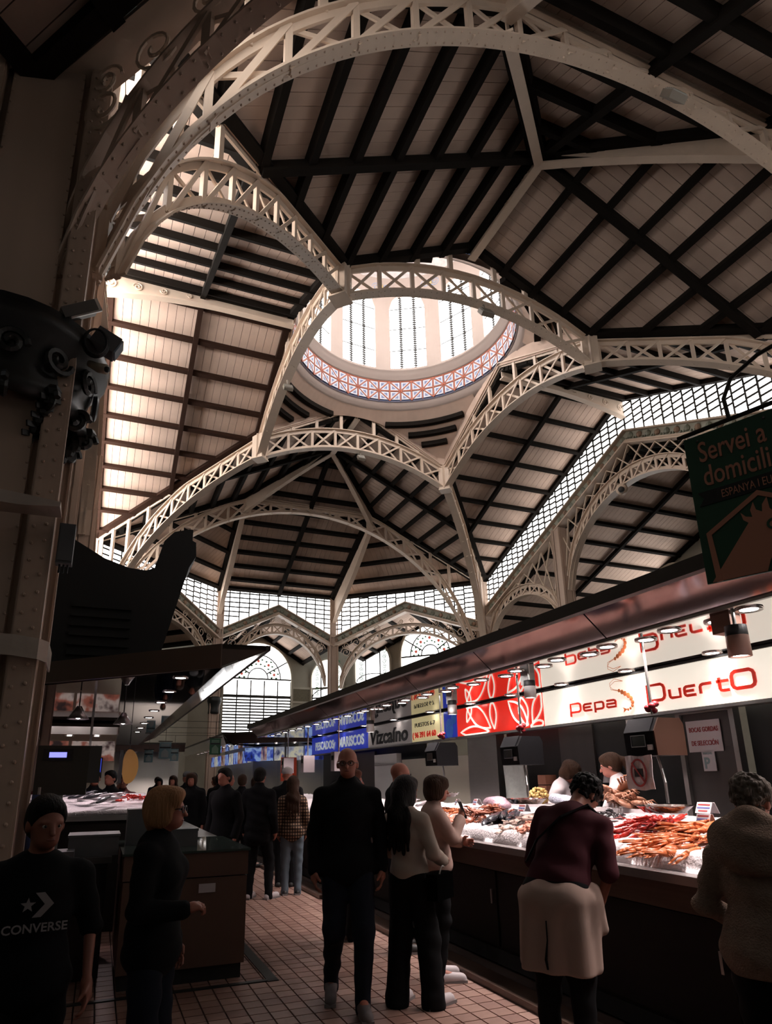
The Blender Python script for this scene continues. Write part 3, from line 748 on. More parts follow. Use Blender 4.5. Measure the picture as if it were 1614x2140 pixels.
bay('near right diagonal', XY(KX, -KY), XY(AX, -AY), 9)
bay('far end', XY(-AX, AY), XY(AX, AY), 5.4, True)
bay('far right diagonal', XY(KX, KY), XY(AX, AY), 4.2, True)
bay('far left diagonal', XY(-KX, KY), XY(-AX, AY), 4.2, True)
for sx, sd, dep in ((1, 'right', 7.2), (-1, 'left', 8)):
    for sy, nm in ((-1, 'near'), (1, 'far')):
        x0, x1 = CX + sx * (KX + 0.25), CX + sx * (KX + dep); zt = 13.5
        facet('boarded roof of the lower %s nave beyond the raking beam, %s slope' % (sd, nm), [(x0, CY, zt), (x1, CY, zt), (x1, CY + sy * 11.5, zt - 0.41 * 11.5), (x0, CY + sy * 11.5, zt - 0.41 * 11.5)], (1, 0), CY + sy * 1.5, 1.08, (CX + sx * (KX + 3.6),), planks=(sx > 0 and sy > 0), bw=0.13, bd=0.17)
def wall(name, p, q, z1, m=STUCCO, th=0.3, z0=0.0, top=None):
    p, q = Vector((*p, z0)), Vector((*q, z0)); u = (q - p).normalized(); N = u.cross(Vector((0, 0, 1)))
    mid = Vector((CX, CY, z0)) - p
    if N.dot(mid) > 0: N = -N
    pts = [p, q, Vector((q.x, q.y, z1))] + ([Vector(top)] if top else []) + [Vector((p.x, p.y, z1))]
    o = MB().prism(pts, N * th).build(name, m); tag(o, kind='structure'); return o
wall('wall_back', (4.4, 38), (11.8, 38), 11.0)
wall('wall_back_right', (11.8, 38), (20.0, 29.8), 11.0)
wall('wall_back_left', (4.4, 38), (-4, 29.6), 11.0)
wall('wall_right', (24.5, 4), (24.5, 29.8), 9.3, top=(24.5, CY, 14.0))
wall('wall_right_far', (20.0, 29.8), (24.7, 29.8), 11.5)
wall('wall_left', (-9.3, -12), (-9.3, 30), 9.3, top=(-9.3, CY, 14.0))
wall('wall_left_far', (-4, 29.6), (-9.3, 29.6), 11)
wall('wall_front', (-9.3, -12), (24.5, -12), 12)
wall('wall_right_near', (24.5, -12), (24.5, 4), 12)
# tiled dado band and pilasters on the back walls
BAND = mat('ochre_green_tile_band', (0.12, 0.10, 0.06), 0.5, 0, (14, 0.5, (1, 1, 1)))
for k, (p, q) in enumerate((((4.4, 37.97), (11.8, 37.97)), ((11.78, 37.98), (19.9, 29.86)))):
    t = MB().bar((p[0], p[1], 6.9), (q[0], q[1], 6.9), 0.12, 0.12); t.bar((p[0], p[1], 6.05), (q[0], q[1], 6.05), 0.12, 0.12)
    b_ = MB().bar((p[0], p[1], 6.48), (q[0], q[1], 6.48), 0.06, 0.74).build('trim_%d' % (k + 1), BAND); tag(b_, kind='structure')
    t.build('band_moulding', STONE, b_)

GLASS_RED = mat('stained_glass_red', (0.5, 0.08, 0.05), 0.3, emit=0.35, ecol=(0.8, 0.15, 0.1))
GLASS_GREEN = mat('stained_glass_green', (0.05, 0.16, 0.08), 0.3, emit=0.06, ecol=(0.1, 0.4, 0.15))
def arched_window(n, label, c, u, width, spring, bottom, louvre=None, fan=True, arch_h=None, motif=True):
    """c: plan point of the window axis on the wall, u: plan direction"""
    u = Vector((*u, 0)).normalized(); c = Vector((*c, 0)); Z = Vector((0, 0, 1)); N = u.cross(Z)
    if N.dot(Vector((CX, CY, 0)) - c) < 0: N = -N
    R = width / 2; ah = arch_h or R
    win = thing('window_%d' % n, c + Z * bottom, label, None, None, 'structure')
    at = lambda x, z, off=0.05: c + u * x + Z * z + N * off
    arc = lambda f, k=20: [(R * f * math.cos(math.pi * i / k), spring + ah * f * math.sin(math.pi * i / k)) for i in range(k + 1)]
    MB().prism([at(x, z) for x, z in arc(1)] + [at(-R, bottom), at(R, bottom)], N * 0.02).build('pane', PANE, win)
    fr = [(R + 0.06, bottom)] + [(x * (R + 0.06) / R, spring + (z - spring) * (ah + 0.06) / ah) for x, z in arc(1)] + [(-R - 0.06, bottom)]
    MB().sweep([at(x, z, 0.1) for x, z in fr], 0.24, 0.12, normal=N).build('stone_frame', STONE, win)
    def line(p, q, w_=0.07): bar('glazing_bar', at(*p, 0.09), at(*q, 0.09), w_, 0.03, LEAD, win, N)
    if fan:
        for f in (0.3, 0.68): MB().sweep([at(x, z, 0.09) for x, z in arc(f, 14)], 0.04, 0.06, normal=N).build('glazing_arc', LEAD, win)
        for an in (30, 150) if width > 3 else (90,): line((R * 0.3 * math.cos(math.radians(an)), spring + ah * 0.3 * math.sin(math.radians(an))), (R * math.cos(math.radians(an)), spring + ah * math.sin(math.radians(an))))
        line((-R, spring), (R, spring), 0.09)
        if motif:
            md, gr = MB(), MB()
            for an in (15, 52, 90, 128, 165):
                e = (R * 0.5 * math.cos(math.radians(an)), spring + ah * 0.5 * math.sin(math.radians(an)))
                md.ball(at(*e, 0.08), 0.1, 6, 4)
                for k in range(5):
                    f = math.radians(an + 72 * k); gr.ball(at(e[0] + 0.24 * math.cos(f), e[1] + 0.24 * math.sin(f), 0.08), (0.09, 0.05, 0.06), 5, 3)
            tag(md.build('red_glass_flowers', GLASS_RED, win), kind='stuff'); tag(gr.build('green_glass_leaves', GLASS_GREEN, win), kind='stuff')
    else:
        for sg in (-1, 1):
            line((sg * R * 0.42, bottom), (sg * R * 0.42, spring + ah * 0.9))
            gr = MB()
            for k in range(7): scroll(gr, at(sg * R * 0.68, spring - 0.9 + 0.3 * k, 0.08), u, Z, 0.13, th=0.024, hand=sg)
            tag(gr.build('leaf_tracery', GLASS_GREEN, win), kind='stuff')
    if louvre:
        zt, zb = louvre
        nsl = int((zt - zb) / 0.165)
        for i in range(nsl): bar('louvre_slat', at(-R, zb + (i + 0.5) * (zt - zb) / nsl, 0.1), at(R, zb + (i + 0.5) * (zt - zb) / nsl, 0.1), 0.03, 0.09, LEAD, win)
        for x in np.linspace(-R, R, 6 if width > 3 else 4): line((x, zb), (x, zt + (0.9 if width > 3 else 0)), 0.07)
        if width > 3: line((-R, zt), (R, zt), 0.08)
        else: MB().sweep([at(R * 0.95 * math.cos(math.pi * i / 12), zt + 0.45 * math.sin(math.pi * i / 12), 0.1) for i in range(13)], 0.04, 0.05, normal=N).build('glazing_arc', LEAD, win)
    return win
arched_window(1, 'big arched back window with stained fan and dark louvres', (8.3, 37.98), (1, 0), 4.05, 7.35, 2.9, (6.35, 3.4), arch_h=2.15)
d45 = (1, -1)
arched_window(2, 'narrow arched louvred window behind the slim back column', (12.5, 37.28), d45, 2.1, 7.5, 4.4, (6.4, 4.5), False, 1.1)
arched_window(3, 'middle arched window with louvred lower half in the diagonal wall', (14.62, 35.16), d45, 2.2, 8.2, 5.2, (7.1, 5.3), False, 1.15)
arched_window(4, 'wide arched window with stained fan in the diagonal wall', (17.15, 32.63), d45, 3.5, 8.35, 5.0, None, True, 2.05)
arched_window(5, 'arched fanlight high in the right end wall', (24.46, 21.6), (0, 1), 3.0, 9.6, 6.0, None, True)
# ================================================================== LETTERING
def text_mesh(s, size, m, depth=0.004, xs=1.0, bold=0.0, align='LEFT'):
    cu = bpy.data.curves.new('lettering', 'FONT'); cu.body = s; cu.size = size; cu.extrude = depth; cu.align_x = align; cu.offset = bold; cu.resolution_u = 3
    ob = bpy.data.objects.new('lettering', cu); COL.objects.link(ob); bpy.context.view_layer.update()
    me = bpy.data.meshes.new_from_object(ob.evaluated_get(bpy.context.evaluated_depsgraph_get()))
    bpy.data.objects.remove(ob); bpy.data.curves.remove(cu)
    me.materials.clear(); me.materials.append(m)
    if xs != 1: me.transform(Matrix.Diagonal((xs, 1, 1, 1)))
    return me
def lettering(s, org, r, up, size, m, parent, depth=0.004, xs=1.0, bold=0.0, align='LEFT', shear=0.0):
    me = text_mesh(s, size, m, depth, xs, bold, align)
    r, up = Vector(r).normalized(), Vector(up).normalized(); n = r.cross(up)
    if shear: me.transform(Matrix(((1, shear, 0, 0), (0, 1, 0, 0), (0, 0, 1, 0), (0, 0, 0, 1))))
    o = bpy.data.objects.new('lettering', me); COL.objects.link(o)
    M = Matrix((r, up, n)).transposed().to_4x4(); M.translation = Vector(org)
    place(o, parent, M); return o
def strokes(lines, org, r, up, w, h, th, depth=0.012):
    """thick polyline letters in the plane r, up"""
    mb = MB(); r, up, org = Vector(r), Vector(up), Vector(org); n = r.cross(up)
    for ln in lines:
        pts = [org + r * (x * w) + up * (y * h) for x, y in ln]
        cl = ln[0] == ln[-1]
        mb.sweep(pts[:-1] if cl else pts, depth, th, normal=n, closed=cl)
    return mb
ST = {'p': [[(0, -.5), (0, 1), (.82, 1), (.95, .9), (1, .75), (1, .25), (.95, .1), (.82, 0), (0, 0)]],
      'e': [[(1, 0), (.18, 0), (.05, .1), (0, .25), (0, .75), (.05, .9), (.18, 1), (1, 1)], [(0, .5), (.85, .5)]],
      'a': [[(0, 1), (.82, 1), (.95, .9), (1, .75), (1, 0), (.15, 0), (0, .12), (0, .5), (1, .5)]],
      'u': [[(0, 1), (0, .25), (.05, .1), (.18, 0), (1, 0), (1, 1)]],
      'r': [[(0, 0), (0, .75), (.08, .92), (.25, 1), (1, 1)]],
      't': [[(.25, 1.4), (.25, .2), (.35, .05), (.5, 0), (1, 0)], [(0, 1), (1, 1)]],
      'o': [[(.18, 0), (.05, .1), (0, .25), (0, .75), (.05, .9), (.18, 1), (.82, 1), (.95, .9), (1, .75), (1, .25), (.95, .1), (.82, 0), (.18, 0)]]}

# ================================================================== RIGHT ROW OF STALLS
RR, RU = Vector((0, -1, 0)), Vector((0, 0, 1))       # reading direction and up on the aisle side
ZCAN, XF, XS_, XT = 2.65, 3.73, 5.15, 3.5
CAB = mat('dark_counter_front', (0.012, 0.009, 0.008), 0.7, 0, (3, 0.3, (1, 1, 1)), spec=0.2)
CAB2 = mat('brown_marble_skirt', (0.10, 0.062, 0.047), 0.3, 0, (8, 0.35, (1, 1, 1)))
MARBLE = mat('wet_grey_worktop', (0.36, 0.33, 0.33), 0.18, 0, (7, 0.2, (1, 1, 1)))
FASCIA = mat('steel_pink_reflection_tint', (0.78, 0.64, 0.68), 0.08, 1.0, (1.2, 0.1, (1, 1, 1)), bump=(1.1, 0.06))  # stainless steel with the pink it reflects put into its colour
RAIL = mat('dark_bronze_rail', (0.035, 0.028, 0.02), 0.45, 0.3)
DARK = mat('dark_recess', (0.012, 0.012, 0.012), 0.7)
LAMP = mat('downlight_glow', (1, 1, 1), 0.4, emit=25.0, ecol=(1.0, 0.93, 0.9))
LAMPRIM = mat('downlight_rim', (0.6, 0.55, 0.53), 0.25, 0.8)
CREAM_P = mat('cream_wall_panel', (0.50, 0.46, 0.38), 0.5)
SIGN_W = mat('lit_white_sign', (0.9, 0.86, 0.78), 0.25, emit=0.8, ecol=(1.0, 0.90, 0.76))
SIGN_R = mat('lit_red_sign', (0.6, 0.02, 0.015), 0.25, emit=0.62, ecol=(0.95, 0.03, 0.015))
SIGN_B = mat('lit_blue_sign', (0.02, 0.03, 0.25), 0.2, emit=0.22, ecol=(0.06, 0.1, 0.9))
SIGN_Y = mat('lit_yellow_sign', (0.7, 0.62, 0.35), 0.3, emit=0.35, ecol=(0.95, 0.8, 0.42))
SIGN_G = mat('white_sign_faint_glow', (0.42, 0.38, 0.36), 0.3, emit=0.06, ecol=(1, 0.9, 0.85))  # panel without a lamp, given a faint glow of its own
INK_RED = mat('sign_red_letters', (0.55, 0.02, 0.01), 0.3, emit=0.28, ecol=(0.8, 0.03, 0.01))
INK_WHITE = mat('sign_white_lines', (0.9, 0.85, 0.75), 0.3, emit=0.7, ecol=(1, 0.92, 0.8))
INK_BLACK = mat('sign_black_letters', (0.01, 0.01, 0.01), 0.4)
INK_PALE = mat('sign_pale_letters', (0.6, 0.62, 0.66), 0.4, emit=0.25, ecol=(0.8, 0.88, 0.9))

def counter(label, y0, y1):
    c = thing('stall_counter', (3.25, (y0 + y1) / 2, 0), label, 'counter'); L = y1 - y0; ym = (y0 + y1) / 2
    slab('plinth', (4.05, ym, 0.06), (1.15, L, 0.12), DARK, c)
    slab('kerb', (3.1, ym, 0.025), (0.2, L, 0.05), CAB2, c)
    slab('body', (4.03, ym, 0.44), (1.1, L, 0.68), CAB, c)
    slab('skirt', (3.47, ym, 0.865), (0.05, L, 0.17), CAB2, c)
    slab('worktop', (4.02, ym, 0.975), (1.24, L, 0.05), MARBLE, c)
    bar('worktop_edge', (3.4, y0, 0.975), (3.4, y1, 0.975), 0.03, 0.055, STEEL, c)
    n = max(2, round(L / 1.15))
    for i in range(n):
        ya, yb = y0 + L * i / n + 0.02, y0 + L * (i + 1) / n - 0.02
        p_ = slab('door_panel', (3.475, (ya + yb) / 2, 0.46), (0.025, yb - ya, 0.62), CAB, c)
        slab('handle', (3.455, ya + 0.06, 0.55), (0.02, 0.02, 0.12), STEEL, c)
    return c
counter('long dark counter heaped with ice in the right foreground', 0.6, 9.15)
counter('second dark counter farther along the right row, behind the shoppers', 9.3, 16.7)

def canopy(label, y0, y1):
    c = thing('stall_canopy', (XS_, (y0 + y1) / 2, ZCAN), label, 'canopy'); L = y1 - y0; ym = (y0 + y1) / 2
    slab('mirror_soffit', ((XF + XS_ + 0.4) / 2, ym, ZCAN + 0.01), (XS_ + 0.4 - XF, L, 0.02), MIRROR, c)
    slab('roof_panel', ((XT + 6.0) / 2, ym, 2.93), (6.0 - XT, L, 0.05), RAIL, c)
    n = max(1, round(L / 1.7))
    for i in range(n):
        a, b = y0 + L * i / n + 0.008, y0 + L * (i + 1) / n - 0.008
        MB().prism([(XF, a, ZCAN), (XF, b, ZCAN), (XT, b, 2.86), (XT, a, 2.86)], (0.02, 0, 0.02)).build('fascia_panel', FASCIA, c)
    bar('top_rail', (XT - 0.02, y0, 2.9), (XT - 0.02, y1, 2.9), 0.08, 0.1, RAIL, c)
    bar('lower_trim', (XF - 0.005, y0, ZCAN - 0.005), (XF - 0.005, y1, ZCAN - 0.005), 0.03, 0.02, STEEL, c)
    return c
can1 = canopy('mirror lined steel canopy over the right foreground stalls', 0.6, 9.15)
can2 = canopy('mirror lined steel canopy over the lettered blue stall', 9.15, 16.8)

def downlight_mesh():
    a = MB().lathe([(0.055, -0.004), (0.085, -0.012), (0.088, 0.0)], (0, 0, 0), 20).mesh('rim', LAMPRIM, True)
    b = MB().lathe([(0.0, -0.006), (0.056, -0.006)], (0, 0, 0), 20).mesh('lens', LAMP)
    return a, b
DLR, DLL = downlight_mesh()
def downlight(x, y, z, label, group, energy=0, color=(1, 0.86, 0.82)):
    t = thing('downlight', (x, y, z), label, 'downlight', group)
    for nm, me in (('rim', DLR), ('lens', DLL)):
        o = bpy.data.objects.new(nm, me); COL.objects.link(o); o.parent = t
    if energy:
        ld = bpy.data.lights.new('downlight_beam', 'SPOT'); ld.energy = energy; ld.spot_size = math.radians(105); ld.spot_blend = 0.7; ld.color = color; ld.shadow_soft_size = 0.05
        lo = bpy.data.objects.new('downlight_beam', ld); COL.objects.link(lo); lo.parent = t; lo.location = (0, 0, -0.03)
    return t
GD = 'round downlights in the right canopy soffits'
for i in range(24):
    y = 1.9 + 0.335 * i + (0 if i < 22 else 0.2)
    downlight(3.92 if i % 2 else 4.02, y, ZCAN, 'round recessed downlight in the right foreground canopy, front row', GD + ', front row', 95 if i % 2 == 0 else 0)
for i in range(7): downlight(5.05, 2.05 + 1.06 * i, ZCAN, 'round recessed downlight beside the lit sign of the right foreground canopy', GD + ', back row', 18)
for i in range(12): downlight(3.95, 9.5 + 0.6 * i, ZCAN, 'round recessed downlight farther along the right row of canopies', GD + ', far part', 60 if i % 2 == 0 else 0)
for i in range(5): downlight(5.05, 9.7 + 1.5 * i, ZCAN, 'round recessed downlight near the far signs of the right row', GD + ', far back row', 0)

# track spotlights hanging from the soffit
SPOT_SKIN = mat('spotlight_terracotta', (0.42, 0.24, 0.19), 0.45)
def track_spot(x, y, label, m=WHITE, s=1.0, tilt=0.0):
    t = thing('track_spotlight', (x, y, ZCAN), label, 'spotlight')
    slab('gear_box', (x + 0.05, y + 0.09 * s, ZCAN - 0.06), (0.09 * s, 0.13 * s, 0.12 * s), m, t)
    MB().tube([(x, y, ZCAN), (x, y, ZCAN - 0.1)], 0.012, 8).build('stem', STEEL, t)
    MB().lathe([(0.0, -0.09 * s), (0.058 * s, -0.09 * s), (0.06 * s, -0.15 * s)], (x, y, ZCAN), 20).build('black_cap', BLACK, t, True)
    MB().lathe([(0.06 * s, -0.15 * s), (0.062 * s, -0.27 * s), (0.05 * s, -0.27 * s), (0.045 * s, -0.25 * s)], (x, y, ZCAN), 20).build('barrel', m, t, True)
    MB().lathe([(0.0, -0.262 * s), (0.045 * s, -0.262 * s)], (x, y, ZCAN), 16).build('lens', LAMP, t)
    return t
track_spot(3.86, 2.98, 'terracotta track spotlight with black cap under the right foreground canopy', SPOT_SKIN, 1.15)
track_spot(4.1, 5.62, 'white track spotlight in front of the red flower sign', WHITE)
track_spot(4.2, 7.45, 'white and black track spotlight near the blue edge of the red sign', WHITE)
track_spot(4.25, 10.4, 'white track spotlight in front of the black lettered sign', WHITE, 1.1)

# ---- sign boxes
def sign_box(label, y0, y1, m, z0=2.2, z1=2.62):
    t = thing('sign_box', (XS_, (y0 + y1) / 2, z0), label, 'sign')
    slab('lightbox', (XS_ + 0.06, (y0 + y1) / 2, (z0 + z1) / 2), (0.1, abs(y1 - y0), z1 - z0), m, t)
    slab('lower_trim', (XS_ + 0.05, (y0 + y1) / 2, z0 - 0.015), (0.14, abs(y1 - y0), 0.03), STEEL, t)
    slab('upper_trim', (XS_ + 0.05, (y0 + y1) / 2, z1 + 0.012), (0.13, abs(y1 - y0), 0.022), BLACK, t)
    return t
s1 = sign_box('cream backlit sign lettered Pepa Puerto with a prawn drawing', 6.82, 0.9, SIGN_W)
xs = XS_ - 0.002
def word(chars, y, z, w, h, gap, th):
    for ch in chars:
        k = ch.lower(); big = 1.35 if ch.isupper() else 1.0; ww = w * (1.3 if ch.isupper() else 1)
        hh = h * big; zb = z if ch != 'O' else z - 0.0
        strokes(ST[k], (xs, y, zb), RR, RU, ww, hh, th).build('letter', INK_RED, s1); y -= ww + gap
    return y
word('Pepa', 6.29, 2.315, 0.135, 0.072, 0.055, 0.024)
word('P', 5.08, 2.315, 0.165, 0.115, 0.05, 0.03); word('uert', 4.80, 2.318, 0.125, 0.085, 0.055, 0.027); word('O', 4.10, 2.318, 0.17, 0.11, 0, 0.031)
pr = MB(); sh_ = lambda a, b: Vector((xs - 0.004, 5.50 - a, 2.24 + b))
ORANGE = mat('prawn_drawing_orange', (0.6, 0.16, 0.06), 0.4, emit=0.2, ecol=(0.9, 0.25, 0.08))
for i, (a, b, r) in enumerate(((0.03, 0.235, .02), (0.07, 0.215, .026), (0.11, 0.195, .028), (0.155, 0.17, .03), (0.19, 0.135, .027), (0.205, 0.095, .024), (0.195, 0.06, .02), (0.165, 0.035, .017), (0.13, 0.025, .016))):
    pr.ball(sh_(a, b), (0.006, r, r), 8, 6)
pr.prism([sh_(0.12, 0.03), sh_(0.06, 0.0), sh_(0.07, 0.035), sh_(0.05, 0.055)], (0.005, 0, 0))
pr.build('prawn_drawing', ORANGE, s1)
an = MB()
for k in (0.0, 0.03): an.tube([sh_(0.05 - k, 0.23), sh_(-0.06 - k, 0.26), sh_(-0.1, 0.3 + k), sh_(-0.02, 0.34 + k), sh_(0.1, 0.33)], 0.003, 4)
an.build('prawn_feelers', ORANGE, s1)

s2 = sign_box('red backlit sign with white flower outlines', 9.02, 6.83, SIGN_R)
def petal(c, ang, L, wd, th=0.026):
    c = Vector(c); a = math.radians(ang); e = RR * math.cos(a) + RU * math.sin(a); f = -RR * math.sin(a) + RU * math.cos(a)
    pts = []
    for i in range(25):
        t = i / 24 * 2
        if t <= 1: s_, w_ = t, math.sin(math.pi * t) * wd
        else: s_, w_ = 2 - t, -math.sin(math.pi * (2 - t)) * wd
        q = c + e * (L * s_) + f * w_
        q.z = min(max(q.z, 2.21), 2.61); q.y = min(max(q.y, 6.84), 9.01); pts.append(q)
    return MB().sweep(pts, 0.008, th, normal=(1, 0, 0))
for c, ang, L, wd in (((xs, 8.05, 2.27), 150, 0.75, 0.13), ((xs, 7.95, 2.25), 95, 0.42, 0.08), ((xs, 8.1, 2.23), 178, 0.8, 0.08), ((xs, 7.15, 2.24), 140, 0.55, 0.11), ((xs, 7.05, 2.26), 60, 0.45, 0.09), ((xs, 7.2, 2.23), 100, 0.4, 0.1), ((xs, 7.1, 2.22), 5, 0.3, 0.05), ((xs, 8.7, 2.4), 60, 0.3, 0.06)):
    petal(c, ang, L, wd).build('flower_outline', INK_WHITE, s2)
s3 = sign_box('narrow blue sign panel with pale shapes beside the red sign', 9.45, 9.03, SIGN_B)
bl = MB().ball((xs, 9.25, 2.34), (0.004, 0.13, 0.16), 10, 8); bl.ball((xs, 9.1, 2.5), (0.004, 0.08, 0.1), 10, 8)
bl.build('pale_shape', mat('sign_mid_blue', (0.03, 0.1, 0.4), 0.3, emit=0.15, ecol=(0.05, 0.2, 0.8)), s3)
s4 = sign_box('yellow lit sign panel with stall numbers and red telephone number', 10.65, 9.46, SIGN_Y)
lettering('PUESTOS 6-7', (xs - .004, 10.5, 2.45), RR, RU, 0.1, INK_BLACK, s4, xs=1.35)
lettering('( 96 391 64 60', (xs - .004, 10.6, 2.27), RR, RU, 0.13, INK_RED, s4, xs=1.15, bold=0.004)
s5 = sign_box('pale sign panel with the black brush lettered word Vizcaino', 12.75, 10.66, SIGN_G)
lettering('Vizcaíno', (xs - .004, 12.62, 2.26), RR, RU, 0.38, INK_BLACK, s5, xs=1.42, bold=0.012, shear=0.12)
s6 = sign_box('blue lit sign panel lettered PESCADOS y MARISCOS', 16.7, 12.76, SIGN_B)
lettering('PESCADOS', (xs - .004, 16.35, 2.3), RR, RU, 0.27, INK_PALE, s6, xs=1.1, bold=0.008)
lettering('y', (xs - .004, 14.92, 2.32), RR, RU, 0.25, INK_PALE, s6, xs=1.1)
lettering('MARISCOS', (xs - .004, 14.55, 2.3), RR, RU, 0.3, INK_PALE, s6, xs=1.12, bold=0.01)

# ---- back of the right stalls
BROWNBOX = mat('stacked_brown_boxes', (0.22, 0.085, 0.05), 0.7)
PAPER = mat('notice_paper', (0.62, 0.56, 0.58), 0.6); INK_DKRED = mat('printed_dark_red', (0.32, 0.05, 0.05), 0.6); INK_BLUE = mat('printed_blue', (0.12, 0.14, 0.35), 0.6); INK_GREY = mat('printed_grey_green', (0.25, 0.34, 0.36), 0.6)
DSTEEL = mat('dull_dark_steel', (0.075, 0.068, 0.066), 0.35, 0.4, (3, 0.2, (1, 1, 1)), bump=(2, 0.05))
fr = thing('cold_room_door', (5.3, 4.56, 0.02), 'tall dull steel cold room door with taped notices', 'door')
slab('door_leaf', (5.33, 4.56, 1.1), (0.06, 0.56, 2.16), DSTEEL, fr)
for y in (4.26, 4.86): slab('jamb', (5.3, y, 1.1), (0.08, 0.05, 2.18), STEEL, fr)
slab('latch', (5.28, 4.33, 1.35), (0.04, 0.03, 0.16), STEEL, fr)
slab('head', (5.3, 4.56, 2.175), (0.08, 0.64, 0.03), STEEL, fr)
n1 = thing('notice', (5.29, 4.6, 1.8), 'white notice lettered BOCAS GORDAS DE SELECCION taped to the steel door', 'notice')
slab('sheet', (5.285, 4.6, 1.945), (0.006, 0.38, 0.29), PAPER, n1)
lettering('BOCAS GORDAS', (5.28, 4.76, 1.985), RR, RU, 0.062, INK_DKRED, n1, 0.002, 0.7, 0.001); lettering('DE SELECCIÓN', (5.28, 4.75, 1.86), RR, RU, 0.062, INK_DKRED, n1, 0.002, 0.72, 0.001)
n2 = thing('notice', (5.29, 4.58, 1.62), 'small parking leaflet with a big letter P under the larger notice', 'notice')
slab('sheet', (5.285, 4.585, 1.72), (0.006, 0.14, 0.19), PAPER, n2)
lettering('P', (5.28, 4.64, 1.65), RR, RU, 0.14, INK_GREY, n2, 0.002, 0.9, 0.004); lettering('PARKING', (5.28, 4.64, 1.775), RR, RU, 0.03, INK_GREY, n2, 0.002, 0.8)
pw = MB().box((5.5, 3.2, 1.3), (0.1, 2.1, 2.6)).build('wall_stall_back', DARK); tag(pw, kind='structure')
slab('panel', (5.44, 5.6, 1.2), (0.04, 1.4, 2.0), DARK, pw); slab('panel', (5.42, 6.56, 1.15), (0.05, 0.62, 2.14), DSTEEL, pw); slab('panel', (5.5, 7.5, 1.2), (0.05, 1.3, 2.2), DARK, pw)
slab('steel_post', (5.3, 8.46, 1.15), (0.14, 0.8, 2.1), STEEL, pw); slab('panel', (5.34, 10.2, 1.35), (0.05, 2.5, 1.15), CREAM_P, pw); slab('panel', (5.32, 10.2, 0.7), (0.06, 2.5, 0.25), mat('olive_dado', (0.09, 0.10, 0.05), 0.6), pw)
slab('panel', (5.6, 14.0, 1.3), (0.05, 6.0, 2.4), DARK, pw); slab('panel', (5.45, 13.8, 1.2), (0.05, 1.5, 1.9), DSTEEL, pw); pass
fz = thing('white_freezer', (5.25, 12.05, 0.05), 'white upright freezer door behind the bald man', 'freezer')
slab('body', (5.28, 12.05, 1.05), (0.1, 1.1, 2.0), WHITE, fz); slab('door_edge', (5.22, 12.05, 1.85), (0.03, 1.0, 0.03), STEEL, fz); slab('handle', (5.2, 11.6, 1.3), (0.04, 0.03, 0.25), STEEL, fz)
bx_ = thing('box_stack', (5.2, 6.98, 1.1), 'stack of brown boxes behind the counter beside the white coat', 'box')
for k in range(4): slab('box', (5.2, 6.93, 1.18 + 0.125 * k), (0.16, 0.16, 0.115), BROWNBOX, bx_)
cl_ = MB()
for i in range(12):
    for j in range(10):
        pass
bag = mat('hanging_white_bag', (0.42, 0.44, 0.42), 0.5, 0, (9, 0.2, (1, 1, 1)), bump=(14, 0.5))
g = thing('bag_bundle', (5.15, 7.62, 1.0), 'bundle of pale plastic bags hanging behind the middle scale', 'bag')
nb, nz_ = 14, 12; vb = []
for j in range(nz_ + 1):
    for i in range(nb + 1):
        f = i / nb; vb.append((5.2 - 0.018 * math.sin(9 * f + j * 0.3) - 0.06 * math.sin(math.pi * f), 7.32 + 0.56 * f, 1.82 - 0.85 * j / nz_))
bb = MB().add(vb, [(j * (nb + 1) + i, j * (nb + 1) + i + 1, (j + 1) * (nb + 1) + i + 1, (j + 1) * (nb + 1) + i) for j in range(nz_) for i in range(nb)])
o = bb.build('bag', bag, g, True); md_ = o.modifiers.new('thick', 'SOLIDIFY'); md_.thickness = 0.03
sg = thing('price_strip', (5.38, 5.62, 1.98), 'narrow lit strip with the letter A hanging in the dark doorway', 'sign')
slab('strip', (5.38, 5.62, 2.08), (0.02, 0.09, 0.26), PAPER, sg); lettering('A', (5.365, 5.655, 1.99), RR, RU, 0.09, INK_DKRED, sg, 0.002)
cone = thing('paper_cone', (5.35, 6.0, 1.5), 'white paper cone in the dark doorway', 'paper'); MB().lathe([(0.075, 0), (0.01, 0.3)], (5.35, 6.0, 1.52), 12).build('cone', PAPER, cone)
MB().lathe([(0.0, 0.0), (0.075, 0.0)], (5.35, 6.0, 1.52), 12).build('base', PAPER, cone)

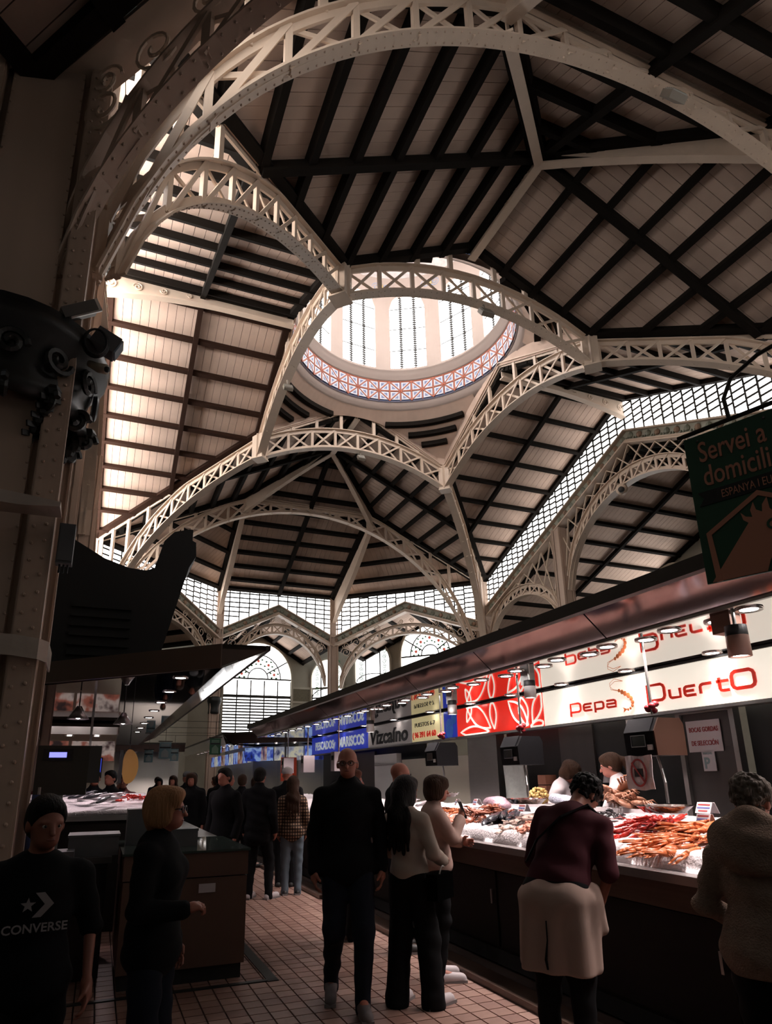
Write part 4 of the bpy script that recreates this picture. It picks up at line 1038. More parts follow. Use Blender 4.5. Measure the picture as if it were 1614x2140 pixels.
# ---- hanging scales
SC_BODY = mat('scale_black_plastic', (0.005, 0.005, 0.006), 0.6, spec=0.1); SC_TOP = mat('scale_grey_top', (0.009, 0.009, 0.011), 0.6, spec=0.12); SC_SIDE = mat('scale_brown_side', (0.05, 0.025, 0.017), 0.7, spec=0.1)
SCREEN = mat('scale_screen', (0.012, 0.02, 0.014), 0.15); RIBBON = mat('red_ribbon', (0.4, 0.02, 0.03), 0.5); PAN = mat('scale_pan_steel', (0.6, 0.56, 0.56), 0.15, 1.0)
def scale(x, y, zt, label, panz, side=SC_BODY, w=0.31, h=0.28):
    t = thing('hanging_scale', (x, y, zt), label, 'scale')
    MB().tube([(x, y, ZCAN - 0.01), (x, y, zt + 0.04)], 0.011, 8).build('rod', STEEL, t)
    # chamfered housing
    y0, y1 = y + w / 2, y - w / 2
    prof = [(-0.16, -h), (-0.17, -0.1), (-0.11, 0.0), (0.1, 0.0), (0.13, -0.05), (0.13, -h)]
    MB().prism([(x + a, y0, zt + b) for a, b in prof], (0, -w, 0)).build('housing', SC_BODY, t)
    MB().prism([(x + a, y0 - 0.01, zt + b) for a, b in ((-0.178, -0.1), (-0.118, 0.006), (-0.112, 0.002), (-0.172, -0.104))], (0, -w * 0.86, 0)).build('grey_hood', SC_TOP, t)
    sp = MB().prism([(x + a * 1.02, y1 + 0.001, zt + b) for a, b in prof], (0, -0.012, 0)).build('side_plate', side, t)
    s_ = slab('screen', (x - 0.172, y, zt - 0.17), (0.012, w * 0.42, 0.075), SCREEN, t)
    MB().sweep([(x - 0.18, y + a * w * 0.23, zt - 0.17 + b * 0.042) for a, b in ((-1, -1), (1, -1), (1, 1), (-1, 1))], 0.006, 0.006, normal=(1, 0, 0), closed=True).build('screen_frame', STEEL, s_)
    slab('white_tag', (x - 0.168, y1 + 0.05, zt - h + 0.06), (0.01, 0.05, 0.04), WHITE, t)
    kn = MB()
    for k in range(5): kn.ball((x + 0.02 * math.cos(k * 1.3), y + 0.035 * math.sin(k * 1.3), zt + 0.07 + 0.012 * k), (0.03, 0.035, 0.025), 7, 5)
    kn.build('red_ribbon', RIBBON, t, True)
    MB().tube([(x, y, zt - h), (x, y - 0.02, zt - h - 0.08), (x - 0.02, y - 0.06, zt - h - 0.2), (x - 0.02, y - 0.06, panz + 0.07)], 0.012, 8).build('pan_arm', STEEL, t)
    p_ = MB().lathe([(0.0, 0.0), (0.15, 0.005), (0.2, 0.05), (0.205, 0.055), (0.15, 0.012)], (x - 0.02, y - 0.02, panz), 24).build('pan', PAN, t, True)
    return t
scale(4.05, 3.98, 2.02, 'hanging scale with brown side and a no-photos card, right foreground', 1.32, SC_SIDE)
scale(4.05, 5.76, 1.99, 'black hanging scale in front of the pale bags', 1.33)
scale(4.05, 7.5, 2.02, 'black hanging scale in front of the cream wall panel', 1.36)
for y, lb in ((11.45, 'pale hanging scale just right of the bald man'), (13.4, 'pale hanging scale left of the bald man'), (15.0, 'farthest pale hanging scale on the right row')):
    t = thing('hanging_scale', (4.05, y, 1.75), lb, 'scale')
    MB().tube([(4.05, y, ZCAN), (4.05, y, 2.05)], 0.014, 6).build('rod', STEEL, t); slab('housing', (4.05, y, 1.9), (0.24, 0.2, 0.34), mat('pale_scale_plastic', (0.4, 0.34, 0.36), 0.4), t); slab('screen', (3.925, y, 1.96), (0.01, 0.1, 0.08), SCREEN, t)
nc = thing('no_photos_card', (3.86, 4.0, 1.5), 'creased card with a crossed out camera hanging from the near scale', 'card')
vb = [(3.862 + 0.006 * math.sin(i * 1.7 + j), 4.13 - 0.27 * i / 8, 1.74 - 0.25 * j / 6 + 0.006 * math.sin(i)) for j in range(7) for i in range(9)]
o = MB().add(vb, [(j * 9 + i, j * 9 + i + 1, (j + 1) * 9 + i + 1, (j + 1) * 9 + i) for j in range(6) for i in range(8)]).build('card', PAPER, nc); md_ = o.modifiers.new('thick', 'SOLIDIFY'); md_.thickness = 0.004
cc = Vector((3.852, 3.995, 1.615))
MB().sweep([cc + RR * 0.075 * math.cos(k * math.pi / 12) + RU * 0.098 * math.sin(k * math.pi / 12) for k in range(24)], 0.004, 0.014, normal=(1, 0, 0), closed=True).build('prohibition_ring', INK_DKRED, nc)
cm = slab('camera_symbol', cc, (0.004, 0.085, 0.06), INK_BLACK, nc); MB().bar(cc + RR * -0.06 + RU * 0.075 + Vector((-.004, 0, 0)), cc + RR * 0.06 - RU * 0.075 + Vector((-.004, 0, 0)), 0.014, 0.003, (1, 0, 0)).build('prohibition_stroke', INK_DKRED, nc)

# ================================================================== GREEN HANGING SIGN
GREEN = mat('sign_dark_green', (0.018, 0.085, 0.045), 0.5); SALMON = mat('sign_salmon', (0.72, 0.31, 0.2), 0.55); BLK_RIB = mat('sign_black_ribbon', (0.004, 0.004, 0.005), 0.5)
SA = Vector((2.02, 1.64, 2.27)); hd = math.radians(-21)
SR = -Vector((math.sin(hd), math.cos(hd), 0)); SU = Vector((0, 0, 1)); SN = SR.cross(SU)
gs = thing('hanging_sign', SA, 'dark green hanging sign lettered Servei a domicili with salmon bird head', 'sign')
sp = lambda a, b, o=0.0: SA + SR * a + SU * b + SN * o
MB().prism([sp(0, 0), sp(0.6, 0), sp(0.6, 0.59), sp(0, 0.59)], -SN * 0.012).build('board', GREEN, gs)
lettering('Servei a', sp(0.045, 0.475, 0.002), SR, SU, 0.118, SALMON, gs, 0.002, 0.62, 0.001)
lettering('domicili', sp(0.048, 0.375, 0.002), SR, SU, 0.118, SALMON, gs, 0.002, 0.62, 0.001)
MB().prism([sp(0.02, 0.3, 0.001), sp(0.6, 0.3, 0.001), sp(0.6, 0.355, 0.001), sp(0.02, 0.355, 0.001), sp(0.04, 0.328, 0.001)], SN * 0.003).build('black_ribbon', BLK_RIB, gs)
lettering('ESPANYA I EUROPA', sp(0.1, 0.312, 0.005), SR, SU, 0.044, SALMON, gs, 0.001, 0.62)
st_ = MB()
for k in range(12): st_.ball(sp(0.072 + 0.017 * math.cos(k * math.pi / 6), 0.328 + 0.017 * math.sin(k * math.pi / 6), 0.005), 0.0022, 5, 3)
tag(st_.build('star_ring', mat('faint_grey_print', (0.05, 0.05, 0.05), 0.5), gs), kind='stuff')
hl = [(0.045, 0.0), (0.035, 0.185), (0.215, 0.292), (0.395, 0.185), (0.395, 0.0)]
MB().sweep([sp(a, b, 0.003) for a, b in hl], 0.004, 0.02, normal=SN).build('house_outline', SALMON, gs)
bird = [(0.02, 0.002), (0.17, 0.19), (0.155, 0.205), (0.15, 0.235), (0.165, 0.215), (0.185, 0.208), (0.182, 0.235), (0.195, 0.262), (0.2, 0.232), (0.218, 0.218), (0.222, 0.245), (0.24, 0.268), (0.242, 0.225), (0.265, 0.19), (0.31, 0.165), (0.33, 0.13), (0.3, 0.12), (0.262, 0.115), (0.215, 0.04), (0.2, 0.002)]
import mathutils
tri = mathutils.geometry.tessellate_polygon([[Vector((a, b, 0)) for a, b in bird]])
bm_ = MB(); bm_.add([sp(a, b, 0.004) for a, b in bird], [tuple(t) for t in tri]); bm_.add([sp(a, b, 0.001) for a, b in bird], [tuple(t)[::-1] for t in tri])
bm_.build('bird_head', SALMON, gs)
ey = [sp(0.245 + 0.0165 * math.cos(k * math.pi / 8), 0.165 + 0.0165 * math.sin(k * math.pi / 8), 0.006) for k in range(16)]
MB().sweep(ey, 0.003, 0.008, normal=SN, closed=True).build('bird_eye', GREEN, gs)
MB().tube([sp(-0.02, 0.605), sp(0.75, 0.62)], 0.009, 8).build('hanger_rod', RAIL, gs)
MB().tube([sp(0.17, 0.61), sp(0.165, 0.70), sp(0.2, 0.77), sp(0.3, 0.82), sp(0.75, 0.9)], 0.008, 8).build('hanger_arm', RAIL, gs)
for a in (0.05, 0.28): MB().ball(sp(a, 0.565, 0.004), 0.005, 6, 4).build('eyelet', STEEL, gs)

# ================================================================== LEFT STALL
LPTS = [(1.53, 22.1), (1.53, 6.58), (1.07, 6.62), (-0.62, 8.27), (-3.4, 10.95), (-3.4, 22.1)]
lc = thing('stall_canopy', (0, 10, 2.7), 'dark chamfered canopy with mirror soffit over the left stall', 'canopy')
BRONZE = mat('brown_bronze_fascia', (0.11, 0.075, 0.06), 0.4, 0.3, (3, 0.15, (1, 1, 1)))
ins = [(1.08, 22.1), (1.08, 6.68), (1.06, 6.66), (-0.55, 8.35), (-3.4, 11.05), (-3.4, 22.1)]
MB().prism([(x, y, 2.7) for x, y in ins], (0, 0, 0.02)).build('mirror_soffit', MIRROR, lc)
MB().prism([(x, y, 2.9) for x, y in LPTS], (0, 0, 0.05)).build('roof_panel', RAIL, lc)
for i in (2, 3):
    a, b = LPTS[i], LPTS[i + 1]
    MB().prism([(*a, 2.70), (*b, 2.70), (*b, 2.95), (*a, 2.95)], Vector((b[1] - a[1], a[0] - b[0], 0)).normalized() * -0.02).build('fascia_panel', BRONZE, lc)
FAS2 = mat('polished_steel_fascia', (0.4, 0.38, 0.38), 0.08, 1.0, (1.2, 0.1, (1, 1, 1)), bump=(1.1, 0.06))
for i in range(10):
    a, b = 6.6 + 1.55 * i + 0.006, 6.6 + 1.55 * (i + 1) - 0.006
    MB().prism([(1.08, a, 2.7), (1.08, b, 2.7), (1.53, b, 2.9), (1.53, a, 2.9)], (-0.015, 0, 0.015)).build('fascia_panel', FAS2, lc)
MB().prism([(1.53, 6.58, 2.9), (1.53, 6.58, 2.95), (1.07, 6.62, 2.95), (1.07, 6.62, 2.70)], (0, 0.02, 0)).build('fascia_panel', BRONZE, lc)
bar('top_rail', (1.54, 6.57, 2.925), (1.54, 22.1, 2.925), 0.05, 0.05, RAIL, lc)
for i in range(8): downlight(0.75, 7.4 + 1.25 * i, 2.7, 'round recessed downlight in the left canopy soffit', 'round downlights in the left canopy', 16 if i % 2 == 0 else 0)
# cabinet facing the aisle corner
BRN = mat('brown_laminate', (0.13, 0.07, 0.05), 0.4, 0, (2, 0.15, (1, 1, 1)))
GLS = mat('dark_glass_top', (0.05, 0.07, 0.06), 0.05, 0, spec=0.8)
cb = thing('stall_cabinet', (0.8, 6.6, 0), 'brown laminate cabinet with glass top at the corner of the left stall', 'cabinet')
slab('plinth', (0.78, 6.75, 0.06), (0.98, 1.3, 0.12), DARK, cb); slab('body', (0.78, 6.75, 0.46), (1.02, 1.38, 0.68), BRN, cb); slab('upper_panel', (0.78, 6.75, 0.905), (1.03, 1.4, 0.19), BRN, cb)
slab('glass_top', (0.78, 6.75, 1.012), (1.06, 1.44, 0.018), GLS, cb)
stk = slab('torn_sticker', (0.95, 6.048, 0.72), (0.14, 0.004, 0.07), PAPER, cb)
ac_ = thing('stall_counter', (1.1, 12.5, 0), 'dark counter along the aisle side of the left stall', 'counter')
slab('body', (1.0, 12.6, 0.48), (0.58, 10.2, 0.92), CAB, ac_); slab('worktop', (1.0, 12.6, 0.965), (0.66, 10.3, 0.04), STEEL, ac_); slab('plinth', (1.02, 12.6, 0.03), (0.5, 10.1, 0.06), DARK, ac_)
GLOSS = mat('black_gloss_steel', (0.03, 0.028, 0.03), 0.12, 0.6, bump=(5, 0.15))
sc_ = thing('steel_counter', (-0.6, 6.9, 0), 'glossy dark steel counter behind the boy in the black shirt', 'counter')
slab('body', (-0.35, 6.95, 0.47), (1.0, 0.9, 0.9), GLOSS, sc_); slab('worktop', (-0.35, 6.95, 0.94), (1.06, 0.96, 0.05), DSTEEL, sc_); slab('plinth', (-0.35, 6.95, 0.015), (0.9, 0.85, 0.03), DARK, sc_)
# goods and boxes on the left counters
GREYP = mat('grey_plastic', (0.1, 0.1, 0.105), 0.5)
for (x, y, z, sx, sy, sz, lb) in ((0.4, 7.0, 1.02, 0.2, 0.26, 0.3, 'grey plastic crate on the glass top beside the blonde woman'), (0.02, 6.8, 0.965, 0.42, 0.4, 0.16, 'dark grey tub at the back of the steel counter'), (0.78, 6.6, 1.021, 0.26, 0.22, 0.13, 'pale grey box on the brown cabinet right of the blonde woman')):
    t = thing('storage_box', (x, y, z), lb, 'box'); slab('body', (x, y, z + sz / 2), (sx, sy, sz), GREYP, t); slab('lid', (x, y, z + sz + 0.01), (sx * 1.04, sy * 1.04, 0.02), GREYP, t)
LCD = mat('scale_lcd_glow', (0.1, 0.1, 0.5), 0.3, emit=1.6, ecol=(0.25, 0.25, 0.95))
ls = thing('counter_scale', (-0.32, 6.45, 0.965), 'pole scale with glowing violet blue display beside the big column', 'scale')
slab('base', (-0.3, 6.5, 1.0), (0.34, 0.3, 0.07), GREYP, ls); slab('pole', (-0.3, 6.58, 1.25), (0.05, 0.05, 0.5), STEEL, ls)
slab('head', (-0.3, 6.5, 1.7), (0.42, 0.12, 0.42), mat('scale_head_olive', (0.035, 0.032, 0.026), 0.5), ls)
slab('display', (-0.345, 6.432, 1.83), (0.14, 0.012, 0.045), LCD, ls); slab('display_frame', (-0.345, 6.436, 1.83), (0.24, 0.012, 0.1), BLACK, ls)
slab('side_block', (-0.04, 6.52, 1.75), (0.1, 0.16, 0.32), mat('grey_metal_side', (0.06, 0.06, 0.06), 0.4), ls)
bg = thing('blue_bag_roll', (-0.45, 6.25, 0.99), 'roll of blue bags hanging below the display scale', 'bag'); MB().tube([(-0.45, 6.3, 1.5), (-0.45, 6.29, 1.1), (-0.44, 6.3, 0.99)], [0.05, 0.06, 0.055], 10).build('roll', mat('blue_bag', (0.03, 0.06, 0.2), 0.5), bg, True)
MB().tube([(-0.45, 6.3, 1.56), (-0.45, 6.3, 1.49)], 0.012, 6).build('hook', STEEL, bg)
# raised fish display of the left stall
ICE = mat('crushed_ice', (0.80, 0.74, 0.77), 0.35, 0, (25, 0.08, (1, 1, 1)), bump=(70, 0.9))
def ice_bed(label, x0, x1, y0, y1, zf, nx, ny, seed, base=None):
    rg = np.random.default_rng(seed); t = [] ; V = []
    A = rg.normal(size=(40, 4))
    for j in range(ny + 1):
        for i in range(nx + 1):
            x, y = x0 + (x1 - x0) * i / nx, y0 + (y1 - y0) * j / ny
            z = zf(i / nx, j / ny)
            n_ = sum(0.004 * math.sin(A[k, 0] * 9 * x + A[k, 1] * 9 * y + A[k, 2] * 6) for k in range(6)) + 0.006 * rg.random()
            V.append((x, y, z + n_))
    F = [(j * (nx + 1) + i, j * (nx + 1) + i + 1, (j + 1) * (nx + 1) + i + 1, (j + 1) * (nx + 1) + i) for j in range(ny) for i in range(nx)]
    mb = MB().add(V, F)
    b = len(mb.v); rim = [i for i in range(nx + 1)] + [(j * (nx + 1) + nx) for j in range(1, ny + 1)] + [ny * (nx + 1) + i for i in range(nx - 1, -1, -1)] + [j * (nx + 1) for j in range(ny - 1, 0, -1)]
    zb = base if base is not None else min(v[2] for v in mb.v) - 0.03
    mb.v += [(mb.v[i][0], mb.v[i][1], zb) for i in rim]; n_ = len(rim)
    for k in range(n_): mb.f.append((rim[(k + 1) % n_], rim[k], b + k, b + (k + 1) % n_)); mb.m.append(0)
    mb.f.append(tuple(b + k for k in range(n_))[::-1]); mb.m.append(0)
    o = mb.build('crushed_ice', ICE, None, True); tag(o, label, 'ice', None, 'stuff'); return o
fd = thing('fish_display', (-0.05, 9.3, 0), 'raised steel fish display of the left stall', 'display'); slab('body', (-0.1, 9.35, 0.6), (1.55, 1.9, 1.16), CAB, fd); slab('tray', (-0.1, 9.35, 1.2), (1.6, 1.95, 0.06), STEEL, fd); slab('plinth', (-0.1, 9.35, 0.01), (1.5, 1.8, 0.02), DARK, fd)
ice_bed('sloping bed of crushed ice on the left fish display', -0.86, 0.66, 8.42, 10.28, lambda u, v: 1.27 + 0.16 * v, 30, 36, 3, 1.231)

def lampstand(x, y, z, energy, color, size=0.25, spread=None, name='stall_lamp'):
    ld = bpy.data.lights.new(name, 'AREA'); ld.energy = energy; ld.color = color; ld.shape = 'DISK'; ld.size = size
    lo = bpy.data.objects.new(name, ld); COL.objects.link(lo); lo.location = (x, y, z); return lo
for k, (x, y) in enumerate(((-0.3, 8.9), (0.25, 9.6))):
    t = thing('pendant_lamp', (x, y, 2.35), 'shaded pendant lamp over the left fish display, %s one' % ('nearer' if k == 0 else 'farther'), 'lamp')
    MB().lathe([(0.03, 0.16), (0.05, 0.12), (0.13, 0.0), (0.125, 0.0), (0.04, 0.11)], (x, y, 2.35), 20).build('shade', mat('lamp_shade_steel', (0.3, 0.28, 0.28), 0.3, 0.8), t, True)
    MB().tube([(x, y, 2.5), (x, y, 2.695)], 0.008, 6).build('cord', BLACK, t); MB().ball((x, y, 2.39), 0.04, 8, 6).build('bulb', LAMP, t)
    l_ = lampstand(x, y, 2.33, 9, (1, 0.8, 0.82), 0.18); l_.parent = t; l_.location = (0, 0, -0.02)

# black duct and louvred screen standing on the left canopy
DUCT = mat('black_duct', (0.008, 0.008, 0.008), 0.7)
du = thing('rooftop_duct', (0.1, 7.9, 2.95), 'black duct with curved cowl standing on the left canopy', 'duct')
s_ = 7.6 / 7.0
prof = [(-0.62, 2.9), (-0.6, 4.12), (-0.42, 4.02), (-0.15, 3.87), (0.1, 3.79), (0.28, 3.78), (0.36, 3.82), (0.40, 3.98), (0.44, 4.14), (0.54, 4.26), (0.7, 4.31), (0.74, 4.31), (0.74, 4.18), (0.78, 4.16), (0.79, 4.0), (0.72, 3.86), (0.45, 2.9)]
prof = [(x * s_, 1.6 + (z - 1.6) * s_) for x, z in prof]; prof[0] = (prof[0][0], 2.951); prof[-1] = (prof[-1][0], 2.951)
pts = [(x + 0.0, z) for x, z in prof]
tri = mathutils.geometry.tessellate_polygon([[Vector((x, z, 0)) for x, z in pts]])
Nn = len(pts); mb = MB()
yA, yB = 8.45, 9.3
mb.add([(x, yA - 0.0 + 0.35 * -x * 0, z) for x, z in pts] + [(x, yB, z) for x, z in pts], [tuple(t) for t in tri] + [tuple(i + Nn for i in t)[::-1] for t in tri] + [(i, (i + 1) % Nn, Nn + (i + 1) % Nn, Nn + i) for i in range(Nn)])
mb.v = [(x * (8.45 / 7.6) if y < 9 else x * (8.45 / 7.6), y, 2.951 + (z - 2.951) * 1.0) for x, y, z in mb.v]
# keep the outline where it stands: scale heights with distance
k_ = 8.45 / 7.6
mb.v = [(x, y, 2.951 if z < 2.96 else 1.6 + (z - 1.6) * k_) for x, y, z in mb.v]
mb.build('cowl', DUCT, du)
for k in range(6): slab('louvre', (-0.15, 8.43, 3.1 + 0.12 * k), (0.7, 0.03, 0.05), DUCT, du)

# things fixed to the big column
ex = thing('floodlight', (-0.6, 5.45, 5.55), 'white slab floodlight clamped to the big column above its capital', 'floodlight')
R_ = Matrix.Rotation(math.radians(-32), 3, 'Y') @ Matrix.Rotation(math.radians(20), 3, 'X')
MB().box((-0.55, 5.42, 5.64), (0.3, 0.2, 0.09), R_).build('housing', mat('floodlight_grey', (0.12, 0.11, 0.10), 0.5), ex)
MB().box((-0.50, 5.36, 5.64), (0.28, 0.03, 0.11), R_).build('lens', mat('floodlight_lens', (0.7, 0.66, 0.62), 0.3), ex); MB().tube([(-0.7, 5.5, 5.52), (-0.6, 5.45, 5.62)], 0.015, 6).build('bracket', STEEL, ex)
ex = thing('cable_coil', (-0.38, 5.5, 5.3), 'coil of black cable hung on the capital', 'cable')
for k in range(3): MB().tube([(-0.38 + (0.09 + 0.008 * k) * math.cos(a), 5.42 + 0.012 * k, 5.37 + (0.13 + 0.008 * k) * math.sin(a)) for a in np.linspace(0, 2 * math.pi, 22)], 0.011, 6).build('loop', BLACK, ex)
ex = thing('grey_floodlight', (-0.33, 5.5, 5.4), 'grey box floodlight with pale front behind the cable coil', 'floodlight')
R_ = Matrix.Rotation(math.radians(25), 3, 'Y')
MB().box((-0.3, 5.55, 5.46), (0.22, 0.16, 0.17), R_).build('housing', GREYP, ex); MB().box((-0.19, 5.55, 5.41), (0.015, 0.14, 0.15), R_).build('lens', mat('floodlight_pane', (0.3, 0.36, 0.4), 0.2), ex)
MB().tube([(-0.5, 5.6, 5.5), (-0.38, 5.56, 5.48)], 0.014, 6).build('bracket', STEEL, ex)
ex = thing('security_camera', (-0.3, 5.5, 5.12), 'small beige security camera on the big column', 'camera')
MB().tube([(-0.42, 5.55, 5.22), (-0.33, 5.5, 5.16), (-0.27, 5.45, 5.13)], [0.03, 0.045, 0.045], 10).build('barrel', mat('camera_beige', (0.3, 0.25, 0.19), 0.5), ex, True); MB().ball((-0.265, 5.445, 5.128), 0.028, 8, 6).build('lens', BLACK, ex)
ex = thing('junction_box', (-0.42, 5.48, 3.3), 'grey electrical junction box on the big column', 'electrical box'); slab('case', (-0.42, 5.5, 3.46), (0.12, 0.1, 0.34), GREYP, ex); slab('lid', (-0.42, 5.445, 3.46), (0.1, 0.012, 0.3), GREYP, ex)
for k in range(3): MB().tube([(-0.45 + 0.03 * k, 5.5, 3.29), (-0.45 + 0.03 * k, 5.5, 3.22)], 0.008, 6).build('cable_gland', BLACK, ex)
VISOR = mat('creased_pale_metal', (0.5, 0.42, 0.36), 0.35, 0.2, (5, 0.3, (1, 1, 1)), bump=(6, 0.4))
ex = thing('lamp_visor', (-0.9, 5.2, 3.6), 'pale creased metal visor band round the big column', 'visor')
vp_ = []
for i in range(15):
    f = i / 14; vp_.append((-1.75 + 1.28 * f, 5.3 - 0.1 * math.sin(math.pi * f * 0.5), 3.86 - 0.15 * f))
mb = MB(); nV = len(vp_)
mb.add([(x, y, z) for x, y, z in vp_] + [(x, y - 0.05, 3.64 + 0.01 * math.sin(i)) for i, (x, y, z) in enumerate(vp_)] + [(x, y + 0.22, 3.66) for x, y, z in vp_], [(i, i + 1, nV + i + 1, nV + i) for i in range(nV - 1)] + [(nV + i, nV + i + 1, 2 * nV + i + 1, 2 * nV + i) for i in range(nV - 1)] + [(2 * nV + i, 2 * nV + i + 1, i + 1, i) for i in range(nV - 1)] + [(nV - 1, 2 * nV - 1, 3 * nV - 1), (0, 2 * nV, nV)])
mb.build('visor_shell', VISOR, ex)
ex = thing('strap_band', (-1.1, 5.5, 2.55), 'flat pale metal strap wrapped round the big column', 'strap')
MB().sweep([(-1.75, 5.42, 2.62), (-0.7, 5.42, 2.6), (-0.52, 5.43, 2.58), (-0.46, 5.5, 2.57), (-0.47, 6.0, 2.57)], 0.16, 0.014, normal=(0, 0, 1)).build('band', VISOR, ex)

# ================================================================== FAR STALLS, BANNERS
def far_stall(label, pts, z0=2.62, fas=FAS2, sign=None, back=CREAM_P, zt=2.9):
    """canopy and counter along an open plan polyline facing the aisle"""
    c = Vector((*pts[0], 0)); t = thing('far_stall', c, label, 'market stall')
    for a, b in zip(pts[:-1], pts[1:]):
        A, B = Vector((*a, 0)), Vector((*b, 0)); u = (B - A).normalized(); n = Vector((-u.y, u.x, 0))
        if n.dot(Vector((0, -3, 0)) - A) > 0: n = -n          # n points to the back of the stall
        Z = Vector((0, 0, 1))
        MB().prism([A + Z * zt, B + Z * zt, B + Z * z0 + n * 0.2, A + Z * z0 + n * 0.2], n * 0.02 + Z * 0.02).build('fascia_panel', fas, t)
        MB().prism([A + Z * (zt - 0.02), B + Z * (zt - 0.02), B + n * 2 + Z * (zt - 0.02), A + n * 2 + Z * (zt - 0.02)], Z * 0.06).build('roof_panel', RAIL, t)
        MB().prism([A + n * 0.2 + Z * z0, B + n * 0.2 + Z * z0, B + n * 2 + Z * z0, A + n * 2 + Z * z0], Z * 0.02).build('mirror_soffit', MIRROR, t)
        MB().prism([A + n * 0.1, B + n * 0.1, B + n * 0.7, A + n * 0.7], Z * 1.0).build('counter_body', CAB, t)
        MB().prism([A + n * 0.05 + Z * 1.0, B + n * 0.05 + Z * 1.0, B + n * 0.75 + Z * 1.0, A + n * 0.75 + Z * 1.0], Z * 0.04).build('worktop', STEEL, t)
        MB().prism([A + n * 1.9, B + n * 1.9, B + n * 1.95, A + n * 1.95], Z * z0).build('back_wall', back, t)
        if sign is not None:
            L = (B - A).length; k = max(1, int(L / 0.8))
            for i in range(k):
                p, q = A + u * (L * i / k + 0.03) + n * 1.3, A + u * (L * (i + 1) / k - 0.03) + n * 1.3
                MB().prism([p + Z * (z0 - 0.47), q + Z * (z0 - 0.47), q + Z * (z0 - 0.07), p + Z * (z0 - 0.07)], n * 0.05).build('lit_panel', sign[i % len(sign)], t)
    return t
def picture(name, cols, strength, scale=3.0):
    """backlit photograph panel: blotches of colour that glow"""
    m = mat(name, cols[0], 0.3); nt = m.node_tree; b = nt.nodes['Principled BSDF']; tc = nt.nodes.new('ShaderNodeTexCoord'); nz = nt.nodes.new('ShaderNodeTexNoise'); nz.inputs['Scale'].default_value = scale; nz.inputs['Detail'].default_value = 3
    cr = nt.nodes.new('ShaderNodeValToRGB'); cr.color_ramp.interpolation = 'EASE'; el = cr.color_ramp.elements
    while len(el) < len(cols): el.new(0.5)
    for i, c in enumerate(cols): el[i].position = 0.32 + 0.36 * i / (len(cols) - 1); el[i].color = (*c, 1)
    nt.links.new(tc.outputs['Object'], nz.inputs['Vector']); nt.links.new(nz.outputs['Fac'], cr.inputs[0]); nt.links.new(cr.outputs[0], b.inputs['Base Color']); nt.links.new(cr.outputs[0], b.inputs['Emission Color']); b.inputs['Emission Strength'].default_value = strength
    return m
PIC1 = picture('lit_blue_picture', [(0.01, 0.01, 0.05), (0.03, 0.06, 0.4), (0.3, 0.45, 0.8), (0.02, 0.03, 0.2)], 0.55); PIC2 = picture('lit_pale_picture', [(0.05, 0.06, 0.15), (0.4, 0.42, 0.5), (0.7, 0.66, 0.5), (0.1, 0.12, 0.3)], 0.45); PIC3 = picture('lit_red_picture', [(0.03, 0.02, 0.02), (0.3, 0.09, 0.06), (0.5, 0.4, 0.36), (0.06, 0.03, 0.03)], 0.4)
far_stall('far stall with blue lit pictures past the end of the right row', [(3.3, 30), (3.3, 19.6), (5.6, 17.6), (9, 17.6)], sign=[PIC1, PIC2, PIC1, PIC3])
far_stall('far stall closing the end of the aisle with a spotlit white wall', [(-4, 25.2), (2.9, 25.2)], back=mat('white_stall_wall', (0.7, 0.66, 0.6), 0.6))
far_stall('stall beyond the fish display under the left canopy', [(-3.3, 13.6), (0.3, 13.6)], sign=[PIC3, PIC2, PIC3], z0=2.48, zt=2.63)
for i in range(4): downlight(1.45 - 1.2 + 0.47 * (i + 2), 26.1, 2.61, 'small spotlight washing the white wall at the end of the aisle', 'spotlights at the end of the aisle', 60)
for i in range(9): downlight(3.75, 19.9 + 1.0 * i, 2.61, 'small downlight in the far right stall canopy', 'downlights in the far right canopy', 20 if i % 2 == 0 else 0)
for i in range(4): downlight(4.3 + 0.45 * i, 19.3 - 0.39 * i, 2.61, 'small downlight in front of the blue lit pictures', 'downlights before the blue pictures', 25 if i % 2 == 0 else 0)
for i in range(6): downlight(-2.6 + 0.5 * i, 14.2, 2.475, 'small downlight over the stall beyond the fish display', 'downlights beyond the fish display', 22)
def banner(x, y, z, w, h, m, label, m2):
    t = thing('hanging_banner', (x, y, z), label, 'banner')
    MB().box((x, y, z), (w, 0.012, h)).build('cloth', m, t); MB().tube([(x - w * 0.6, y, z + h / 2 + 0.02), (x + w * 0.6, y, z + h / 2 + 0.02)], 0.012, 6).build('rod', RAIL, t)
    MB().tube([(x, y, z + h / 2 + 0.02), (x, y, 2.95)], 0.006, 5).build('cord', RAIL, t); MB().tube([(1.54, y, 2.95), (3.48 if y < 17 else 3.3, y, 2.95)], 0.006, 5).build('suspension_wire', RAIL, t)
    MB().prism([(x - w * 0.3, y - 0.008, z - h * 0.42), (x + w * 0.3, y - 0.008, z - h * 0.42), (x + w * 0.3, y - 0.008, z - h * 0.1), (x, y - 0.008, z + h * 0.1), (x - w * 0.3, y - 0.008, z - h * 0.1)], (0, -0.004, 0)).build('house_emblem', m2, t)
    slab('ribbon', (x, y - 0.009, z + h * 0.17), (w * 0.92, 0.006, h * 0.09), BLACK, t)
    slab('print_line', (x, y - 0.009, z + h * 0.36), (w * 0.7, 0.006, h * 0.06), m2, t); slab('print_line', (x, y - 0.009, z + h * 0.27), (w * 0.7, 0.006, h * 0.06), m2, t)
LBLUE = mat('banner_light_blue', (0.16, 0.26, 0.29), 0.7); LGREY = mat('banner_grey_print', (0.3, 0.33, 0.33), 0.7); BGREEN = mat('banner_green', (0.015, 0.08, 0.04), 0.7)
banner(1.56, 18.0, 2.36, 0.3, 0.42, LBLUE, 'larger light blue market banner over the aisle', LGREY)
